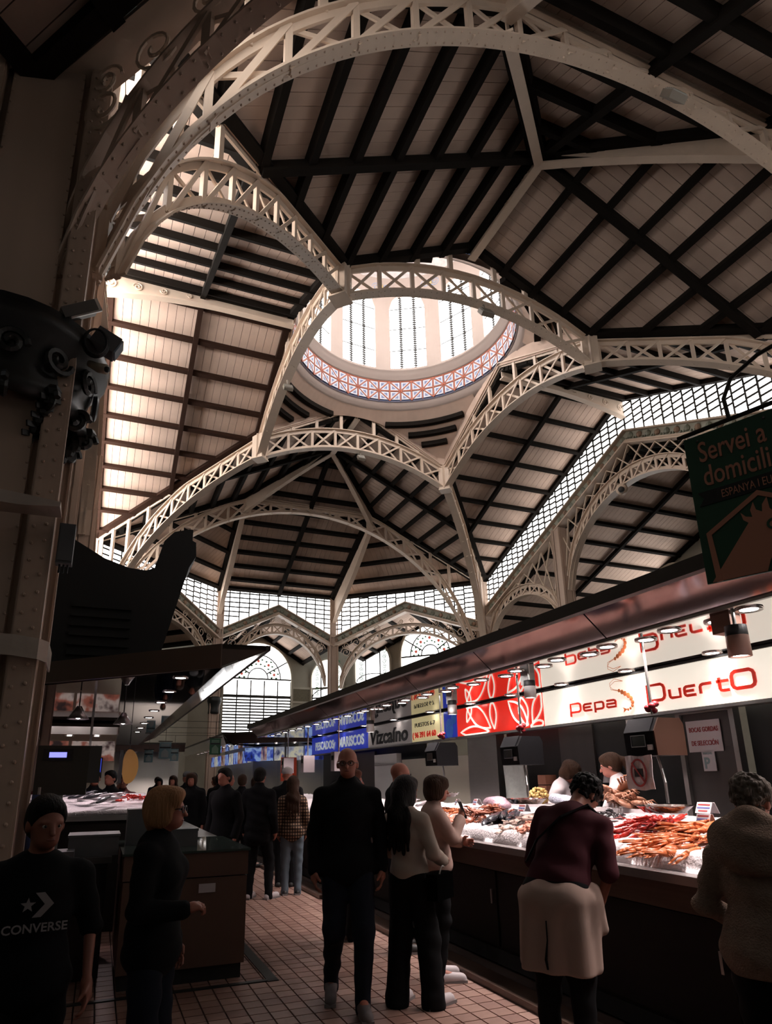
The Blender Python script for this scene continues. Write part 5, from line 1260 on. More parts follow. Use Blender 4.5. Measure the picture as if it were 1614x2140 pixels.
banner(1.29, 20.0, 2.28, 0.24, 0.34, LBLUE, 'light blue market banner left of the larger one', LGREY)
banner(2.12, 21.2, 2.36, 0.24, 0.36, LBLUE, 'light blue market banner right of the larger one', LGREY)
banner(2.53, 16.0, 2.37, 0.26, 0.38, BGREEN, 'green market banner hanging before the far right stall', mat('banner_green_print', (0.12, 0.2, 0.14), 0.7))
op = thing('poster_stand', (4.6, 16.95, 0), 'orange red notice board behind the woman in the plaid shirt', 'notice board')
slab('board', (4.62, 17.0, 1.85), (0.42, 0.03, 0.6), mat('orange_red_board', (0.38, 0.045, 0.02), 0.5, emit=0.08, ecol=(0.8, 0.1, 0.04)), op); slab('post', (4.62, 17.03, 0.8), (0.05, 0.05, 1.6), STEEL, op); slab('foot', (4.62, 17.03, 0.015), (0.3, 0.3, 0.03), STEEL, op)
for k, (z, w_) in enumerate(((2.06, 0.2), (2.0, 0.3), (1.94, 0.26))): slab('print_line', (4.56, 16.982, z), (w_, 0.004, 0.02), PAPER, op)
lettering('todo', (4.47, 16.98, 1.77), (1, 0, 0), (0, 0, 1), 0.12, PAPER, op, 0.002); lettering('lo que dan', (4.45, 16.98, 1.66), (1, 0, 0), (0, 0, 1), 0.08, PAPER, op, 0.002, 0.9)
scn = thing('price_screen', (-0.18, 12.3, 1.55), 'blue price screen under the left canopy', 'screen'); slab('panel', (-0.18, 12.3, 1.83), (0.42, 0.03, 0.3), mat('blue_screen', (0.02, 0.03, 0.3), 0.2, emit=0.8, ecol=(0.04, 0.07, 0.65)), scn); slab('bezel', (-0.18, 12.325, 1.83), (0.46, 0.03, 0.34), BLACK, scn); slab('bracket', (-0.18, 12.4, 2.35), (0.04, 0.04, 0.72), STEEL, scn)
ham = thing('yellow_hanging_sign', (0.42, 11.0, 1.5), 'yellow oval sign with black edge hanging under the left canopy', 'sign')
MB().prism([(0.42 + 0.15 * math.cos(a) * (1 if math.cos(a) > 0 else 0.6), 11.0, 1.82 + 0.26 * math.sin(a)) for a in np.linspace(0, 2 * math.pi, 24, endpoint=False)], (0, 0.03, 0)).build('board', mat('yellow_sign', (0.5, 0.26, 0.05), 0.5), ham); slab('black_edge', (0.31, 11.0, 1.82), (0.05, 0.035, 0.5), BLACK, ham); MB().tube([(0.42, 11.01, 2.08), (0.42, 11.01, 2.7)], 0.006, 5).build('cord', BLACK, ham)
# ================================================================== PEOPLE
def surface_nets(D, org, h):
    """closed surface of a sampled distance field (negative inside) as vertices and quads"""
    s = D < 0
    nx, ny, nz = D.shape
    c = np.zeros((nx - 1, ny - 1, nz - 1), np.int8)
    for i in (0, 1):
        for j in (0, 1):
            for k in (0, 1): c += s[i:nx - 1 + i, j:ny - 1 + j, k:nz - 1 + k]
    act = (c > 0) & (c < 8)
    idx = np.full(act.shape, -1, np.int64); cells = np.argwhere(act); idx[act] = np.arange(len(cells))
    acc = np.zeros((len(cells), 3)); cnt = np.zeros(len(cells))
    cor = [(i, j, k) for i in (0, 1) for j in (0, 1) for k in (0, 1)]
    I, J, K = cells.T
    for a in cor:
        for b in cor:
            if sum(b) - sum(a) == 1 and all(y >= x for x, y in zip(a, b)):
                da = D[I + a[0], J + a[1], K + a[2]]; db = D[I + b[0], J + b[1], K + b[2]]
                m = (da < 0) != (db < 0)
                t = np.where(m, da / np.where(m, da - db, 1), 0)
                for ax in range(3): acc[:, ax] += np.where(m, a[ax] + t * (b[ax] - a[ax]), 0)
                cnt += m
    V = (cells + acc / cnt[:, None]) * h + org
    F = []
    for ax in range(3):
        sl0 = [slice(1, -1)] * 3; sl1 = [slice(1, -1)] * 3
        sl0[ax] = slice(0, -1); sl1[ax] = slice(1, None)
        a, b = s[tuple(sl0)], s[tuple(sl1)]
        e = np.argwhere(a != b); fl = a[a != b]
        off = np.ones(3, int); off[ax] = 0; e = e + off
        u, v = [x for x in range(3) if x != ax]
        q = []
        for du, dv in ((-1, -1), (0, -1), (0, 0), (-1, 0)):
            p = e.copy(); p[:, u] += du; p[:, v] += dv; q.append(idx[p[:, 0], p[:, 1], p[:, 2]])
        q = np.stack(q, 1)
        if ax == 1: fl = ~fl
        q[~fl] = q[~fl][:, ::-1]
        F.append(q)
    return V, np.concatenate(F)

def sdf_mesh(name, prims, h, m, cuts=(), fold=0.0):
    """prims: ('cap', a, b, ra, rb, k) | ('ell', c, (rx,ry,rz), k[, R]) ; cuts: (n, d) keeps n.p <= d"""
    lo = np.full(3, 1e9); hi = -lo
    for p in prims:
        if p[0] == 'cap':
            r = max(p[3], p[4]); q = np.array([p[1], p[2]], float); lo = np.minimum(lo, q.min(0) - r); hi = np.maximum(hi, q.max(0) + r)
        else:
            r = max(p[2]); q = np.array(p[1], float); lo = np.minimum(lo, q - r); hi = np.maximum(hi, q + r)
    lo -= 4 * h; hi += 4 * h
    n = np.ceil((hi - lo) / h).astype(int) + 1
    D = np.full(n, 9.0, np.float32)
    ax = [lo[i] + h * np.arange(n[i]) for i in range(3)]
    for p in prims:
        k = p[5] if p[0] == 'cap' else p[3]
        r = (max(p[3], p[4]) if p[0] == 'cap' else max(p[2])) + k + 3 * h
        q = np.array([p[1], p[2]] if p[0] == 'cap' else [p[1]], float)
        a = np.maximum(((q.min(0) - r - lo) / h).astype(int), 0); b = np.minimum(((q.max(0) + r - lo) / h).astype(int) + 1, n)
        sl = tuple(slice(a[i], b[i]) for i in range(3))
        X, Y, Z = np.meshgrid(ax[0][sl[0]], ax[1][sl[1]], ax[2][sl[2]], indexing='ij')
        if p[0] == 'cap':
            A = np.array(p[1], float); d = np.array(p[2], float) - A; L2 = max(d @ d, 1e-9)
            t = np.clip(((X - A[0]) * d[0] + (Y - A[1]) * d[1] + (Z - A[2]) * d[2]) / L2, 0, 1)
            dist = np.sqrt((X - A[0] - t * d[0]) ** 2 + (Y - A[1] - t * d[1]) ** 2 + (Z - A[2] - t * d[2]) ** 2) - (p[3] + t * (p[4] - p[3]))
        else:
            P = np.stack([X - p[1][0], Y - p[1][1], Z - p[1][2]], -1)
            if len(p) > 4: P = P @ np.array(p[4])          # world to local (columns are local axes)
            R = np.array(p[2]); k0 = np.sqrt(((P / R) ** 2).sum(-1)); k1 = np.sqrt(((P / R ** 2) ** 2).sum(-1)) + 1e-9
            dist = k0 * (k0 - 1) / k1
        o = D[sl]; kk = max(k, 1e-4); hh = np.clip(0.5 + 0.5 * (dist - o) / kk, 0, 1)
        D[sl] = dist * (1 - hh) + o * hh - kk * hh * (1 - hh)
    if cuts or fold:
        X, Y, Z = np.meshgrid(*ax, indexing='ij')
        if fold < 0: D += (-fold * (np.sin(34 * X + 6 * np.sin(3 * Z)) + 0.7 * np.sin(29 * Y + 5 * Z))).astype(np.float32)
        if fold > 0: D += (fold * (np.sin(19 * X + 31 * Z + 5 * Y) * np.sin(23 * Y - 17 * Z) + 0.6 * np.sin(47 * Z + 13 * X + 9 * Y))).astype(np.float32)
        for nn, dd in cuts: D = np.maximum(D, X * nn[0] + Y * nn[1] + Z * nn[2] - dd)
    D[0], D[-1] = 1, 1; D[:, 0], D[:, -1] = 1, 1; D[:, :, 0], D[:, :, -1] = 1, 1
    V, F = surface_nets(D, lo, h)
    me = bpy.data.meshes.new(name)
    me.vertices.add(len(V)); me.vertices.foreach_set('co', V.astype(np.float32).ravel())
    me.loops.add(len(F) * 4); me.loops.foreach_set('vertex_index', F.astype(np.int32).ravel())
    me.polygons.add(len(F)); me.polygons.foreach_set('loop_start', np.arange(0, len(F) * 4, 4, dtype=np.int32))
    me.polygons.foreach_set('use_smooth', np.ones(len(F), bool))
    me.update(calc_edges=True); me.validate(); me.materials.append(m)
    return me

SKIN = mat('skin', (0.40, 0.15, 0.10), 0.55); SKIN_D = mat('skin_tanned', (0.27, 0.095, 0.06), 0.55)
EYE_W = mat('eye_white', (0.5, 0.45, 0.42), 0.3); EYE_D = mat('eye_dark', (0.02, 0.012, 0.01), 0.2); LIP = mat('lips', (0.24, 0.075, 0.06), 0.5)
def hair_mat(name, c):
    m = mat(name, c, 0.6, 0, (60, 0.45, (1, 1, 0.12)), spec=0.15); nt = m.node_tree; tc = nt.nodes.new('ShaderNodeTexCoord'); mp = nt.nodes.new('ShaderNodeMapping'); mp.inputs['Scale'].default_value = (1, 1, 0.1); nz = nt.nodes.new('ShaderNodeTexNoise'); nz.inputs['Scale'].default_value = 110
    bp = nt.nodes.new('ShaderNodeBump'); bp.inputs['Strength'].default_value = 0.9; bp.inputs['Distance'].default_value = 0.01
    nt.links.new(tc.outputs['Object'], mp.inputs[0]); nt.links.new(mp.outputs[0], nz.inputs['Vector']); nt.links.new(nz.outputs['Fac'], bp.inputs['Height']); nt.links.new(bp.outputs[0], nt.nodes['Principled BSDF'].inputs['Normal']); return m
HAIR_B = hair_mat('black_hair', (0.006, 0.005, 0.005)); HAIR_BR = hair_mat('brown_hair', (0.045, 0.022, 0.013)); HAIR_BL = hair_mat('blonde_hair', (0.38, 0.19, 0.09)); HAIR_G = hair_mat('grey_curly_hair', (0.15, 0.12, 0.10)); HAIR_RB = hair_mat('red_brown_hair', (0.09, 0.03, 0.016))
CL_BLACK = mat('black_cloth', (0.006, 0.006, 0.007), 0.9, spec=0.15); CL_DARK = mat('charcoal_cloth', (0.007, 0.007, 0.008), 0.9, spec=0.15); CL_NAVY = mat('dark_navy_cloth', (0.008, 0.010, 0.018), 0.9, spec=0.15)
CL_JEAN = mat('dark_jeans', (0.014, 0.017, 0.026), 0.9, spec=0.15); CL_LJEAN = mat('faded_jeans', (0.11, 0.14, 0.17), 0.9); CL_CREAM = mat('cream_jacket', (0.44, 0.36, 0.30), 0.85); CL_PINK = mat('dusty_pink_sleeve', (0.38, 0.25, 0.21), 0.85)
CL_MAROON = mat('maroon_shirt', (0.055, 0.010, 0.016), 0.9, spec=0.2); CL_WHITE = mat('white_sweatshirt', (0.66, 0.58, 0.60), 0.9, 0, (3, 0.06, (1, 1, 1))); CL_APRON = mat('off_white_sweater', (0.44, 0.31, 0.26), 0.95, 0, (4, 0.08, (1, 1, 1)))
CL_FLEECE = mat('taupe_fleece', (0.30, 0.205, 0.15), 1.0, 0, (20, 0.35, (1, 1, 1)), bump=(120, 1.0)); SHOE_W = mat('white_sneaker', (0.5, 0.45, 0.46), 0.6); SHOE_D = mat('dark_shoe', (0.015, 0.014, 0.014), 0.6); SOLE = mat('grey_sole', (0.2, 0.18, 0.18), 0.7); FRAME = mat('spectacle_frame', (0.01, 0.01, 0.01), 0.3); LENS = mat('spectacle_lens', (0.08, 0.07, 0.07), 0.05, 0, alpha=0.25)
def plaid(name):
    m = mat(name, (0.2, 0.12, 0.07), 0.9); nt = m.node_tree; b = nt.nodes['Principled BSDF']
    tc = nt.nodes.new('ShaderNodeTexCoord'); out = None
    for i, (dr, sc) in enumerate((('X', 26), ('Z', 22))):
        wv = nt.nodes.new('ShaderNodeTexWave'); wv.bands_direction = dr; wv.inputs['Scale'].default_value = sc / 6.28 * 2; nt.links.new(tc.outputs['Object'], wv.inputs['Vector'])
        cr = nt.nodes.new('ShaderNodeValToRGB'); cr.color_ramp.elements[0].position = 0.35; cr.color_ramp.elements[1].position = 0.55; cr.color_ramp.elements[0].color = (0.16, 0.12, 0.1, 1); cr.color_ramp.elements[1].color = (1, 1, 1, 1); nt.links.new(wv.outputs['Fac'], cr.inputs[0])
        if out is None: out = cr.outputs[0]
        else:
            mx = nt.nodes.new('ShaderNodeMixRGB'); mx.blend_type = 'MULTIPLY'; mx.inputs[0].default_value = 1; nt.links.new(out, mx.inputs[1]); nt.links.new(cr.outputs[0], mx.inputs[2]); out = mx.outputs[0]
    mx = nt.nodes.new('ShaderNodeMixRGB'); mx.blend_type = 'MULTIPLY'; mx.inputs[0].default_value = 1; mx.inputs[1].default_value = (0.30, 0.19, 0.12, 1); nt.links.new(out, mx.inputs[2]); nt.links.new(mx.outputs[0], b.inputs['Base Color'])
    return m
CL_PLAID = plaid('plaid_overshirt')

def hand_prims(wr, d, up, side, curl=0.5, s=1.0, sc=1.0):
    """palm, four unequal fingers and a thumb. wr wrist, d pointing direction, up back of the hand"""
    d = Vector(d).normalized(); up = Vector(up); up = (up - d * up.dot(d)).normalized(); r = d.cross(up) * side; wr = Vector(wr); P = []
    q = lambda a, b, c: tuple(wr + (d * a + r * b + up * c) * sc)
    P.append(('cap', q(0.0, 0, 0), q(0.05, 0.0, 0), 0.026 * sc, 0.03 * sc, 0.02)); P.append(('cap', q(0.04, -0.018, 0), q(0.08, -0.022, 0), 0.017 * sc, 0.013 * sc, 0.015)); P.append(('cap', q(0.04, 0.018, 0), q(0.08, 0.022, 0), 0.017 * sc, 0.013 * sc, 0.015))
    for i, (b, L) in enumerate(((-0.031, 0.062), (-0.011, 0.074), (0.010, 0.080), (0.031, 0.071))):
        a0 = 0.085 if i else 0.078; an = 0.0; x, z = a0, 0.0; rr = 0.0095 - 0.0004 * (3 - i)
        for j, f in enumerate((0.45, 0.3, 0.25)):
            an += curl * (0.9 + 0.25 * j); x2, z2 = x + L * f * math.cos(an), z - L * f * math.sin(an)
            P.append(('cap', q(x, b, z), q(x2, b, z2), rr * sc, (rr - 0.001) * sc, 0.004)); x, z, rr = x2, z2, rr - 0.0008
    P.append(('cap', q(0.02, 0.026, -0.004), q(0.05, 0.05, -0.015), 0.014 * sc, 0.012 * sc, 0.012)); P.append(('cap', q(0.05, 0.05, -0.015), q(0.082, 0.052, -0.03 - 0.02 * curl), 0.0115 * sc, 0.009 * sc, 0.005))
    return P

def person(label, loc, rz, H=1.72, lean=0.0, side=0.0, twist=0.0, head=(0, 0, 0), arms=None, legs=None, top=CL_BLACK, bottom=CL_DARK, shoes=SHOE_D, hair='short', hmat=HAIR_B, skin=SKIN, sleeve='long', hem=0.88, bulk=1.0, res=0.010, glasses=False, hood=False, group=None, fine=True, collar=True, wide=0.0, hands=True, fold=0.004, cap=None, sex='m'):
    f = H / 1.75
    root = thing('person', loc, label, 'person', group, None, rz)
    Rl = Matrix.Rotation(-lean, 3, 'X') @ Matrix.Rotation(side, 3, 'Y') @ Matrix.Rotation(twist, 3, 'Z'); piv = Vector((0, 0, 0.95))
    U = lambda x, y, z: tuple((piv + Rl @ (Vector((x, y, z)) - piv)) * f)      # upper body point
    Lw = lambda x, y, z: tuple(Vector((x, y, z)) * f)
    fem = sex == 'f'; sw = 0.165 if fem else 0.19
    A = {'L': [(-sw, 0, 1.42), (-sw - 0.055, -0.03, 1.13), (-sw - 0.05, 0.05, 0.89)], 'R': [(sw, 0, 1.42), (sw + 0.055, -0.03, 1.13), (sw + 0.05, 0.05, 0.89)]}
    if arms: A.update(arms)
    Lg = {'L': [(-0.09, 0, 0.92), (-0.10, 0.02, 0.5), (-0.1, -0.03, 0.085), (-0.115, 0.13, 0.04)], 'R': [(0.09, 0, 0.92), (0.10, 0.02, 0.5), (0.1, -0.03, 0.085), (0.115, 0.13, 0.04)]}
    if legs: Lg.update(legs)
    b_ = bulk * f
    def torso(g, k=0.06, z0=0.9):
        P = [('ell', U(0, 0, 0.97), (0.165 * b_ + g, 0.115 * b_ + g, 0.14 * f), k), ('ell', U(0, 0.0, 1.12), (0.145 * b_ * (0.92 if fem else 1) + g, 0.105 * b_ + g, 0.17 * f), k), ('ell', U(0, 0.01, 1.30), (0.165 * b_ + g, 0.12 * b_ + g, 0.17 * f), k),
             ('cap', U(-sw * 0.8, -0.01, 1.395), U(0, -0.02, 1.43), 0.05 * f + g, 0.066 * f + g, k), ('cap', U(sw * 0.8, -0.01, 1.395), U(0, -0.02, 1.43), 0.05 * f + g, 0.066 * f + g, k)]
        if fem: P += [('ell', U(-0.07, 0.085, 1.29), (0.065 * f + g, 0.055 * f + g, 0.065 * f + g), 0.04), ('ell', U(0.07, 0.085, 1.29), (0.065 * f + g, 0.055 * f + g, 0.065 * f + g), 0.04)]
        return P
    def arm(S, g, end=1.0):
        s_, e_, w_ = A[S]; P = [('cap', U(s_[0], s_[1], s_[2] - 0.025), U(*e_), 0.05 * (0.6 * f + 0.4 * b_) + g, 0.041 * (0.6 * f + 0.4 * b_) + g, 0.03)]
        if end > 0.5: P.append(('cap', U(*e_), U(*(Vector(e_) + (Vector(w_) - Vector(e_)) * min(1, (end - 0.5) * 2))), 0.04 * (0.6 * f + 0.4 * b_) + g, 0.03 * f + g + (0.006 * f if g > 0.008 else 0), 0.02))
        return P
    def leg(S, g, wd=0.0):
        h_, k_, a_, t_ = Lg[S]
        return [('cap', Lw(*h_), Lw(*k_), 0.083 * b_ + g, 0.056 * b_ + g + wd * 0.6, 0.05), ('cap', Lw(*k_), Lw(*a_), 0.055 * b_ + g + wd * 0.6, 0.037 * f + g + wd, 0.03)] + ([('cap', Lw(*a_), Lw(a_[0], a_[1], a_[2] - 0.05), 0.037 * f + g + wd, 0.04 * f + g + wd, 0.01)] if g > 0 else [])
    # head
    nk = Vector((0, 0.015, 1.49)); hb = Vector((0, 0.03, 1.53))
    Rh = Rl @ Matrix.Rotation(head[0], 3, 'Z') @ Matrix.Rotation(-head[1], 3, 'X') @ Matrix.Rotation(head[2], 3, 'Y')
    hc = Vector(U(*hb)); hs = 0.985 * (f * 0.5 + 0.5)
    hp = lambda x, y, z: tuple(hc + Rh @ (Vector((x, y, z)) * hs))
    Rn = [list(r) for r in Rh]
    HD = [('ell', hp(0, -0.012, 0.135), (0.075 * hs, 0.096 * hs, 0.088 * hs), 0.02, Rn), ('ell', hp(0, 0.028, 0.09), (0.06 * hs, 0.068 * hs, 0.085 * hs), 0.03, Rn), ('ell', hp(0, 0.048, 0.032), (0.044 * hs, 0.046 * hs, 0.032 * hs), 0.03, Rn),
          ('cap', hp(0, 0.094, 0.108), hp(0, 0.113, 0.073), 0.009 * hs, 0.0125 * hs, 0.012), ('ell', hp(-0.03, 0.078, 0.122), (0.026 * hs, 0.016 * hs, 0.009 * hs), 0.012, Rn), ('ell', hp(0.03, 0.078, 0.122), (0.026 * hs, 0.016 * hs, 0.009 * hs), 0.012, Rn),
          ('ell', hp(-0.077, -0.008, 0.095), (0.011 * hs, 0.022 * hs, 0.032 * hs), 0.008, Rn), ('ell', hp(0.077, -0.008, 0.095), (0.011 * hs, 0.022 * hs, 0.032 * hs), 0.008, Rn), ('ell', hp(0, 0.086, 0.046), (0.022 * hs, 0.012 * hs, 0.010 * hs), 0.01, Rn),
          ('cap', U(0, -0.01, 1.44), hp(0, -0.02, 0.06), 0.062 * f, 0.052 * f, 0.03)]
    body = HD + torso(-0.012) + arm('L', -0.008) + arm('R', -0.008) + leg('L', -0.01) + leg('R', -0.01)
    for S in 'LR': a_, t_ = Lg[S][2], Lg[S][3]; body.append(('cap', Lw(*a_), Lw(*t_), 0.034 * f, 0.026 * f, 0.03))
    if hands:
        for S, sd in (('L', 1), ('R', -1)):
            s_, e_, w_ = [Vector(U(*v)) for v in A[S]]
            d = (w_ - e_).normalized(); upv = (Rl @ Vector((-1 if S == 'L' else 1, 0.0, 0.0)))
            if abs(d.dot(upv)) > 0.8: upv = Vector((0, 0, 1))
            hd_ = A.get(S + 'h'); 
            P_h = hand_prims(w_, hd_[0] if hd_ else d, hd_[1] if hd_ else upv, sd, hd_[2] if hd_ else 0.35, sc=f)
            body += P_h if fine else [('cap', tuple(w_), tuple(w_ + d * 0.13 * f), 0.028 * f, 0.02 * f, 0.02)]
    o = bpy.data.objects.new('body', sdf_mesh('body', body, res, skin)); COL.objects.link(o); o.parent = root
    if fine:
        for sx in (-1, 1):
            e = MB().ball((0, 0, 0), 0.0125 * hs, 10, 8).build('eye', EYE_W, root, True); e.matrix_basis = Matrix.Translation(hp(sx * 0.03, 0.081, 0.106))
            p_ = MB().ball((0, 0, 0), 0.007 * hs, 8, 6).build('pupil', EYE_D, e, True, world=False); p_.location = Rh @ Vector((0, 0.0085, 0))
        m_ = MB().ball((0, 0, 0), (0.021 * hs, 0.005 * hs, 0.006 * hs), 10, 6).build('mouth', LIP, root, True); m_.matrix_basis = Matrix.Translation(hp(0, 0.097, 0.046)) @ Rh.to_4x4()
    def add(nm, prims, m, hh=res * 1.15, cuts=(), fd=0.0):
        o = bpy.data.objects.new(nm, sdf_mesh(nm, prims, hh, m, cuts, fd)); COL.objects.link(o); o.parent = root; return o
    # clothes
    tp = torso(0.013, 0.07) + arm('L', 0.016, 0.98 if sleeve == 'long' else 0.5) + arm('R', 0.016, 0.98 if sleeve == 'long' else 0.5)
    if hem < 0.9: tp += [('ell', U(0, 0, hem + 0.1), (0.172 * b_ + 0.018, 0.125 * b_ + 0.018, 0.15 * f), 0.06)]
    if collar: tp.append(('cap', U(0, -0.01, 1.46), U(0, 0.0, 1.505), 0.076 * f, 0.072 * f, 0.02))
    if hood: tp += [('ell', U(0, -0.1, 1.46), (0.13 * f, 0.07 * f, 0.085 * f), 0.05)]
    up = Rl @ Vector((0, 0, 1)); hp0 = Vector(U(0, 0, hem)); nz_ = Vector(U(0, 0.02, 1.515))
    low_hand = min(Vector(U(*A[S][2])).z for S in 'LR') < hp0.z + 0.1
    cuts = [] if low_hand and hem > 0.7 and False else []
    tor = tp
    o = add('top', tor, top, cuts=[((-up.x, -up.y, -up.z), -(up.dot(hp0)) + 0.0)] if not low_hand else (), fd=fold)
    bt = leg('L', 0.016, wide) + leg('R', 0.016, wide) + [('ell', Lw(0, 0, 0.95), (0.165 * b_ + 0.008, 0.118 * b_ + 0.008, 0.13 * f), 0.05)]
    add('trousers', bt, bottom, fd=fold)
    for S in 'LR':
        a_, t_ = Vector(Lg[S][2]) * f, Vector(Lg[S][3]) * f; d = (t_ - a_); d.z = 0; d.normalize(); zt = t_.z - 0.04 * f
        sp = [('cap', tuple(a_ + Vector((0, 0, -0.02))), tuple(a_ - d * 0.03 + Vector((0, 0, -0.045))), 0.042 * f, 0.038 * f, 0.02), ('cap', tuple(a_ + d * 0.02 - Vector((0, 0, 0.035))), tuple(t_ + d * 0.03 + Vector((0, 0, 0.0))), 0.045 * f, 0.036 * f, 0.03), ('cap', tuple(a_ - d * 0.035 - Vector((0, 0, 0.06))), tuple(t_ + d * 0.04 - Vector((0, 0, 0.012))), 0.034 * f, 0.036 * f, 0.02)]
        so = add('shoe', sp, shoes, max(res, 0.008), cuts=[((0, 0, -1), -max(0.0, min(zt, a_.z - 0.085 * f)) - 0.0)])
        if fine: MB().bar(tuple(a_ - d * 0.075 - Vector((0, 0, a_.z - 0.012 - max(0, min(zt, a_.z - 0.085 * f))))), tuple(t_ + d * 0.075 - Vector((0, 0, t_.z - 0.012 - max(0, zt)))), 0.08 * f, 0.022).build('sole', SOLE, so, world=False)
    # hair
    if hair:
        g = 0.012
        cr = ('ell', hp(0, -0.018, 0.148), ((0.078 + g) * hs, (0.097 + g) * hs, (0.083 + g) * hs), 0.02, Rn)
        fwd = Rh @ Vector((0, 1, 0)); upn = Rh @ Vector((0, 0, 1)); hl = hp(0, 0, 0)
        ct = []
        if hair == 'short': hpz = [cr, ('ell', hp(0, -0.05, 0.09), (0.08 * hs, 0.065 * hs, 0.07 * hs), 0.03, Rn), ('ell', hp(0, 0.05, 0.185), (0.065 * hs, 0.045 * hs, 0.035 * hs), 0.03, Rn)]; nf = (fwd * 0.8 - upn * 0.6).normalized(); ct = [(tuple(nf), nf.dot(Vector(hp(0, 0.062, 0.14))))]
        elif hair == 'curly':
            hpz = [cr]; rg = random.Random(5)
            for i in range(260):
                a, z = rg.uniform(0, 6.28), rg.uniform(0.06, 0.25); rr = 0.094 * math.sqrt(max(0.05, 1 - ((z - 0.15) / 0.105) ** 2)); y = rr * 1.15 * math.sin(a) - 0.02
                if z < 0.16 and y > 0.02: continue
                q = rg.uniform(0.009, 0.017) * hs; hpz.append(('ell', hp(rr * math.cos(a), y, z), (q, q, q), 0.004))
        elif hair in ('bob', 'long', 'ponytail'):
            hpz = [cr, ('ell', hp(0, -0.045, 0.11), (0.088 * hs, 0.075 * hs, 0.1 * hs), 0.03, Rn)]
            if hair == 'bob': hpz += [('ell', hp(sx * 0.075, -0.01, 0.09), (0.028 * hs, 0.07 * hs, 0.085 * hs), 0.03, Rn) for sx in (-1, 1)] + [('ell', hp(0, -0.07, 0.06), (0.085 * hs, 0.045 * hs, 0.075 * hs), 0.03, Rn), ('ell', hp(0.02, 0.055, 0.185), (0.07 * hs, 0.05 * hs, 0.04 * hs), 0.03, Rn), ('ell', hp(0.055, 0.055, 0.145), (0.03 * hs, 0.045 * hs, 0.045 * hs), 0.02, Rn)]
            if hair == 'long':
                hpz += [('ell', hp(sx * 0.072, -0.02, 0.07), (0.028 * hs, 0.06 * hs, 0.1 * hs), 0.03, Rn) for sx in (-1, 1)] + [('ell', hp(0, 0.05, 0.19), (0.065 * hs, 0.045 * hs, 0.035 * hs), 0.03, Rn)]
                for i in range(5): hpz += [('ell', U(-0.08 + 0.04 * i, -0.115, 1.42), (0.035 * f, 0.03 * f, 0.1 * f), 0.02), ('cap', U(-0.08 + 0.04 * i, -0.125, 1.38), U(-0.09 + 0.045 * i, -0.15, 1.17 - 0.03 * (i % 2)), 0.033 * f, 0.012 * f, 0.015)]
                hpz.append(('cap', hp(0, -0.09, 0.1), U(0, -0.115, 1.42), 0.075 * f, 0.08 * f, 0.03))
            if hair == 'ponytail': hpz += [('ell', hp(0, 0.05, 0.19), (0.065 * hs, 0.045 * hs, 0.035 * hs), 0.03, Rn), ('cap', hp(0, -0.1, 0.16), hp(0, -0.155, 0.13), 0.028 * hs, 0.034 * hs, 0.02), ('cap', hp(0, -0.155, 0.13), hp(0, -0.17, -0.02), 0.036 * hs, 0.03 * hs, 0.02), ('cap', hp(0, -0.17, -0.02), hp(0.01, -0.15, -0.13), 0.03 * hs, 0.012 * hs, 0.02)]
        if hair != 'none': add('hair', hpz, hmat, (0.0055 if hair == 'curly' else min(res, 0.009)) if fine else res, ct, 0.003 if fine else 0)
    if cap:
        add('cap', [('ell', hp(0, -0.012, 0.165), (0.09 * hs, 0.108 * hs, 0.075 * hs), 0.01, Rn), ('cap', hp(-0.03, 0.08, 0.155), hp(-0.03, 0.15, 0.145), 0.014, 0.012, 0.03), ('cap', hp(0.03, 0.08, 0.155), hp(0.03, 0.15, 0.145), 0.014, 0.012, 0.03)], cap, min(res, 0.01))
    if glasses:
        gl = thing('spectacles', (0, 0, 0)); gl.parent = root; gl.matrix_basis = Matrix.Identity(4)
        for sx in (-1, 1):
            ring = [Vector(hp(sx * 0.032 + 0.024 * math.cos(a), 0.105, 0.104 + 0.018 * math.sin(a))) for a in np.linspace(0, 2 * math.pi, 16, endpoint=False)]
            MB().sweep(ring, 0.004, 0.004, normal=fwd if hair else Rh @ Vector((0, 1, 0)), closed=True).build('rim', FRAME, gl, world=False)
            MB().tube([hp(sx * 0.055, 0.104, 0.108), hp(sx * 0.08, 0.04, 0.108), hp(sx * 0.083, -0.02, 0.1)], 0.0025, 5).build('temple', FRAME, gl, world=False)
            MB().add(ring, [tuple(range(16))]).build('lens', LENS, gl, world=False)
        MB().tube([hp(-0.009, 0.106, 0.106), hp(0.009, 0.106, 0.106)], 0.0025, 5).build('bridge', FRAME, gl, world=False)
    return root, U, hp, f

def face_to(dx, dy): return math.atan2(-dx, dy)       # rotation that turns local +y to (dx, dy)

# --- foreground
boy, bU, bhp, bf = person('boy in a black shirt with a white chevron and star logo, far left', (-0.2, 3.35, 0), face_to(0.12, -1), 1.52, head=(0.25, 0.1, 0), top=CL_BLACK, bottom=CL_BLACK, sleeve='short', hair='short', hmat=HAIR_B, skin=SKIN_D, res=0.008, hem=0.82, arms={'L': [(-0.19, 0, 1.42), (-0.27, -0.03, 1.14), (-0.26, 0.1, 0.9)], 'R': [(0.19, 0, 1.42), (0.27, -0.03, 1.14), (0.25, 0.08, 0.9)]}, collar=False)
LOGO = mat('shirt_print_grey', (0.32, 0.28, 0.28), 0.8)
def chest(a, b, o=0.0): return Vector(bU(a, 0.150 + o - 0.3 * abs(a) ** 1.8, b))
pl = thing('shirt_print', (0, 0, 0)); pl.parent = boy
chv = [(-0.012, 1.335), (0.028, 1.335), (0.072, 1.283), (0.02, 1.228), (-0.018, 1.228), (0.032, 1.283)]
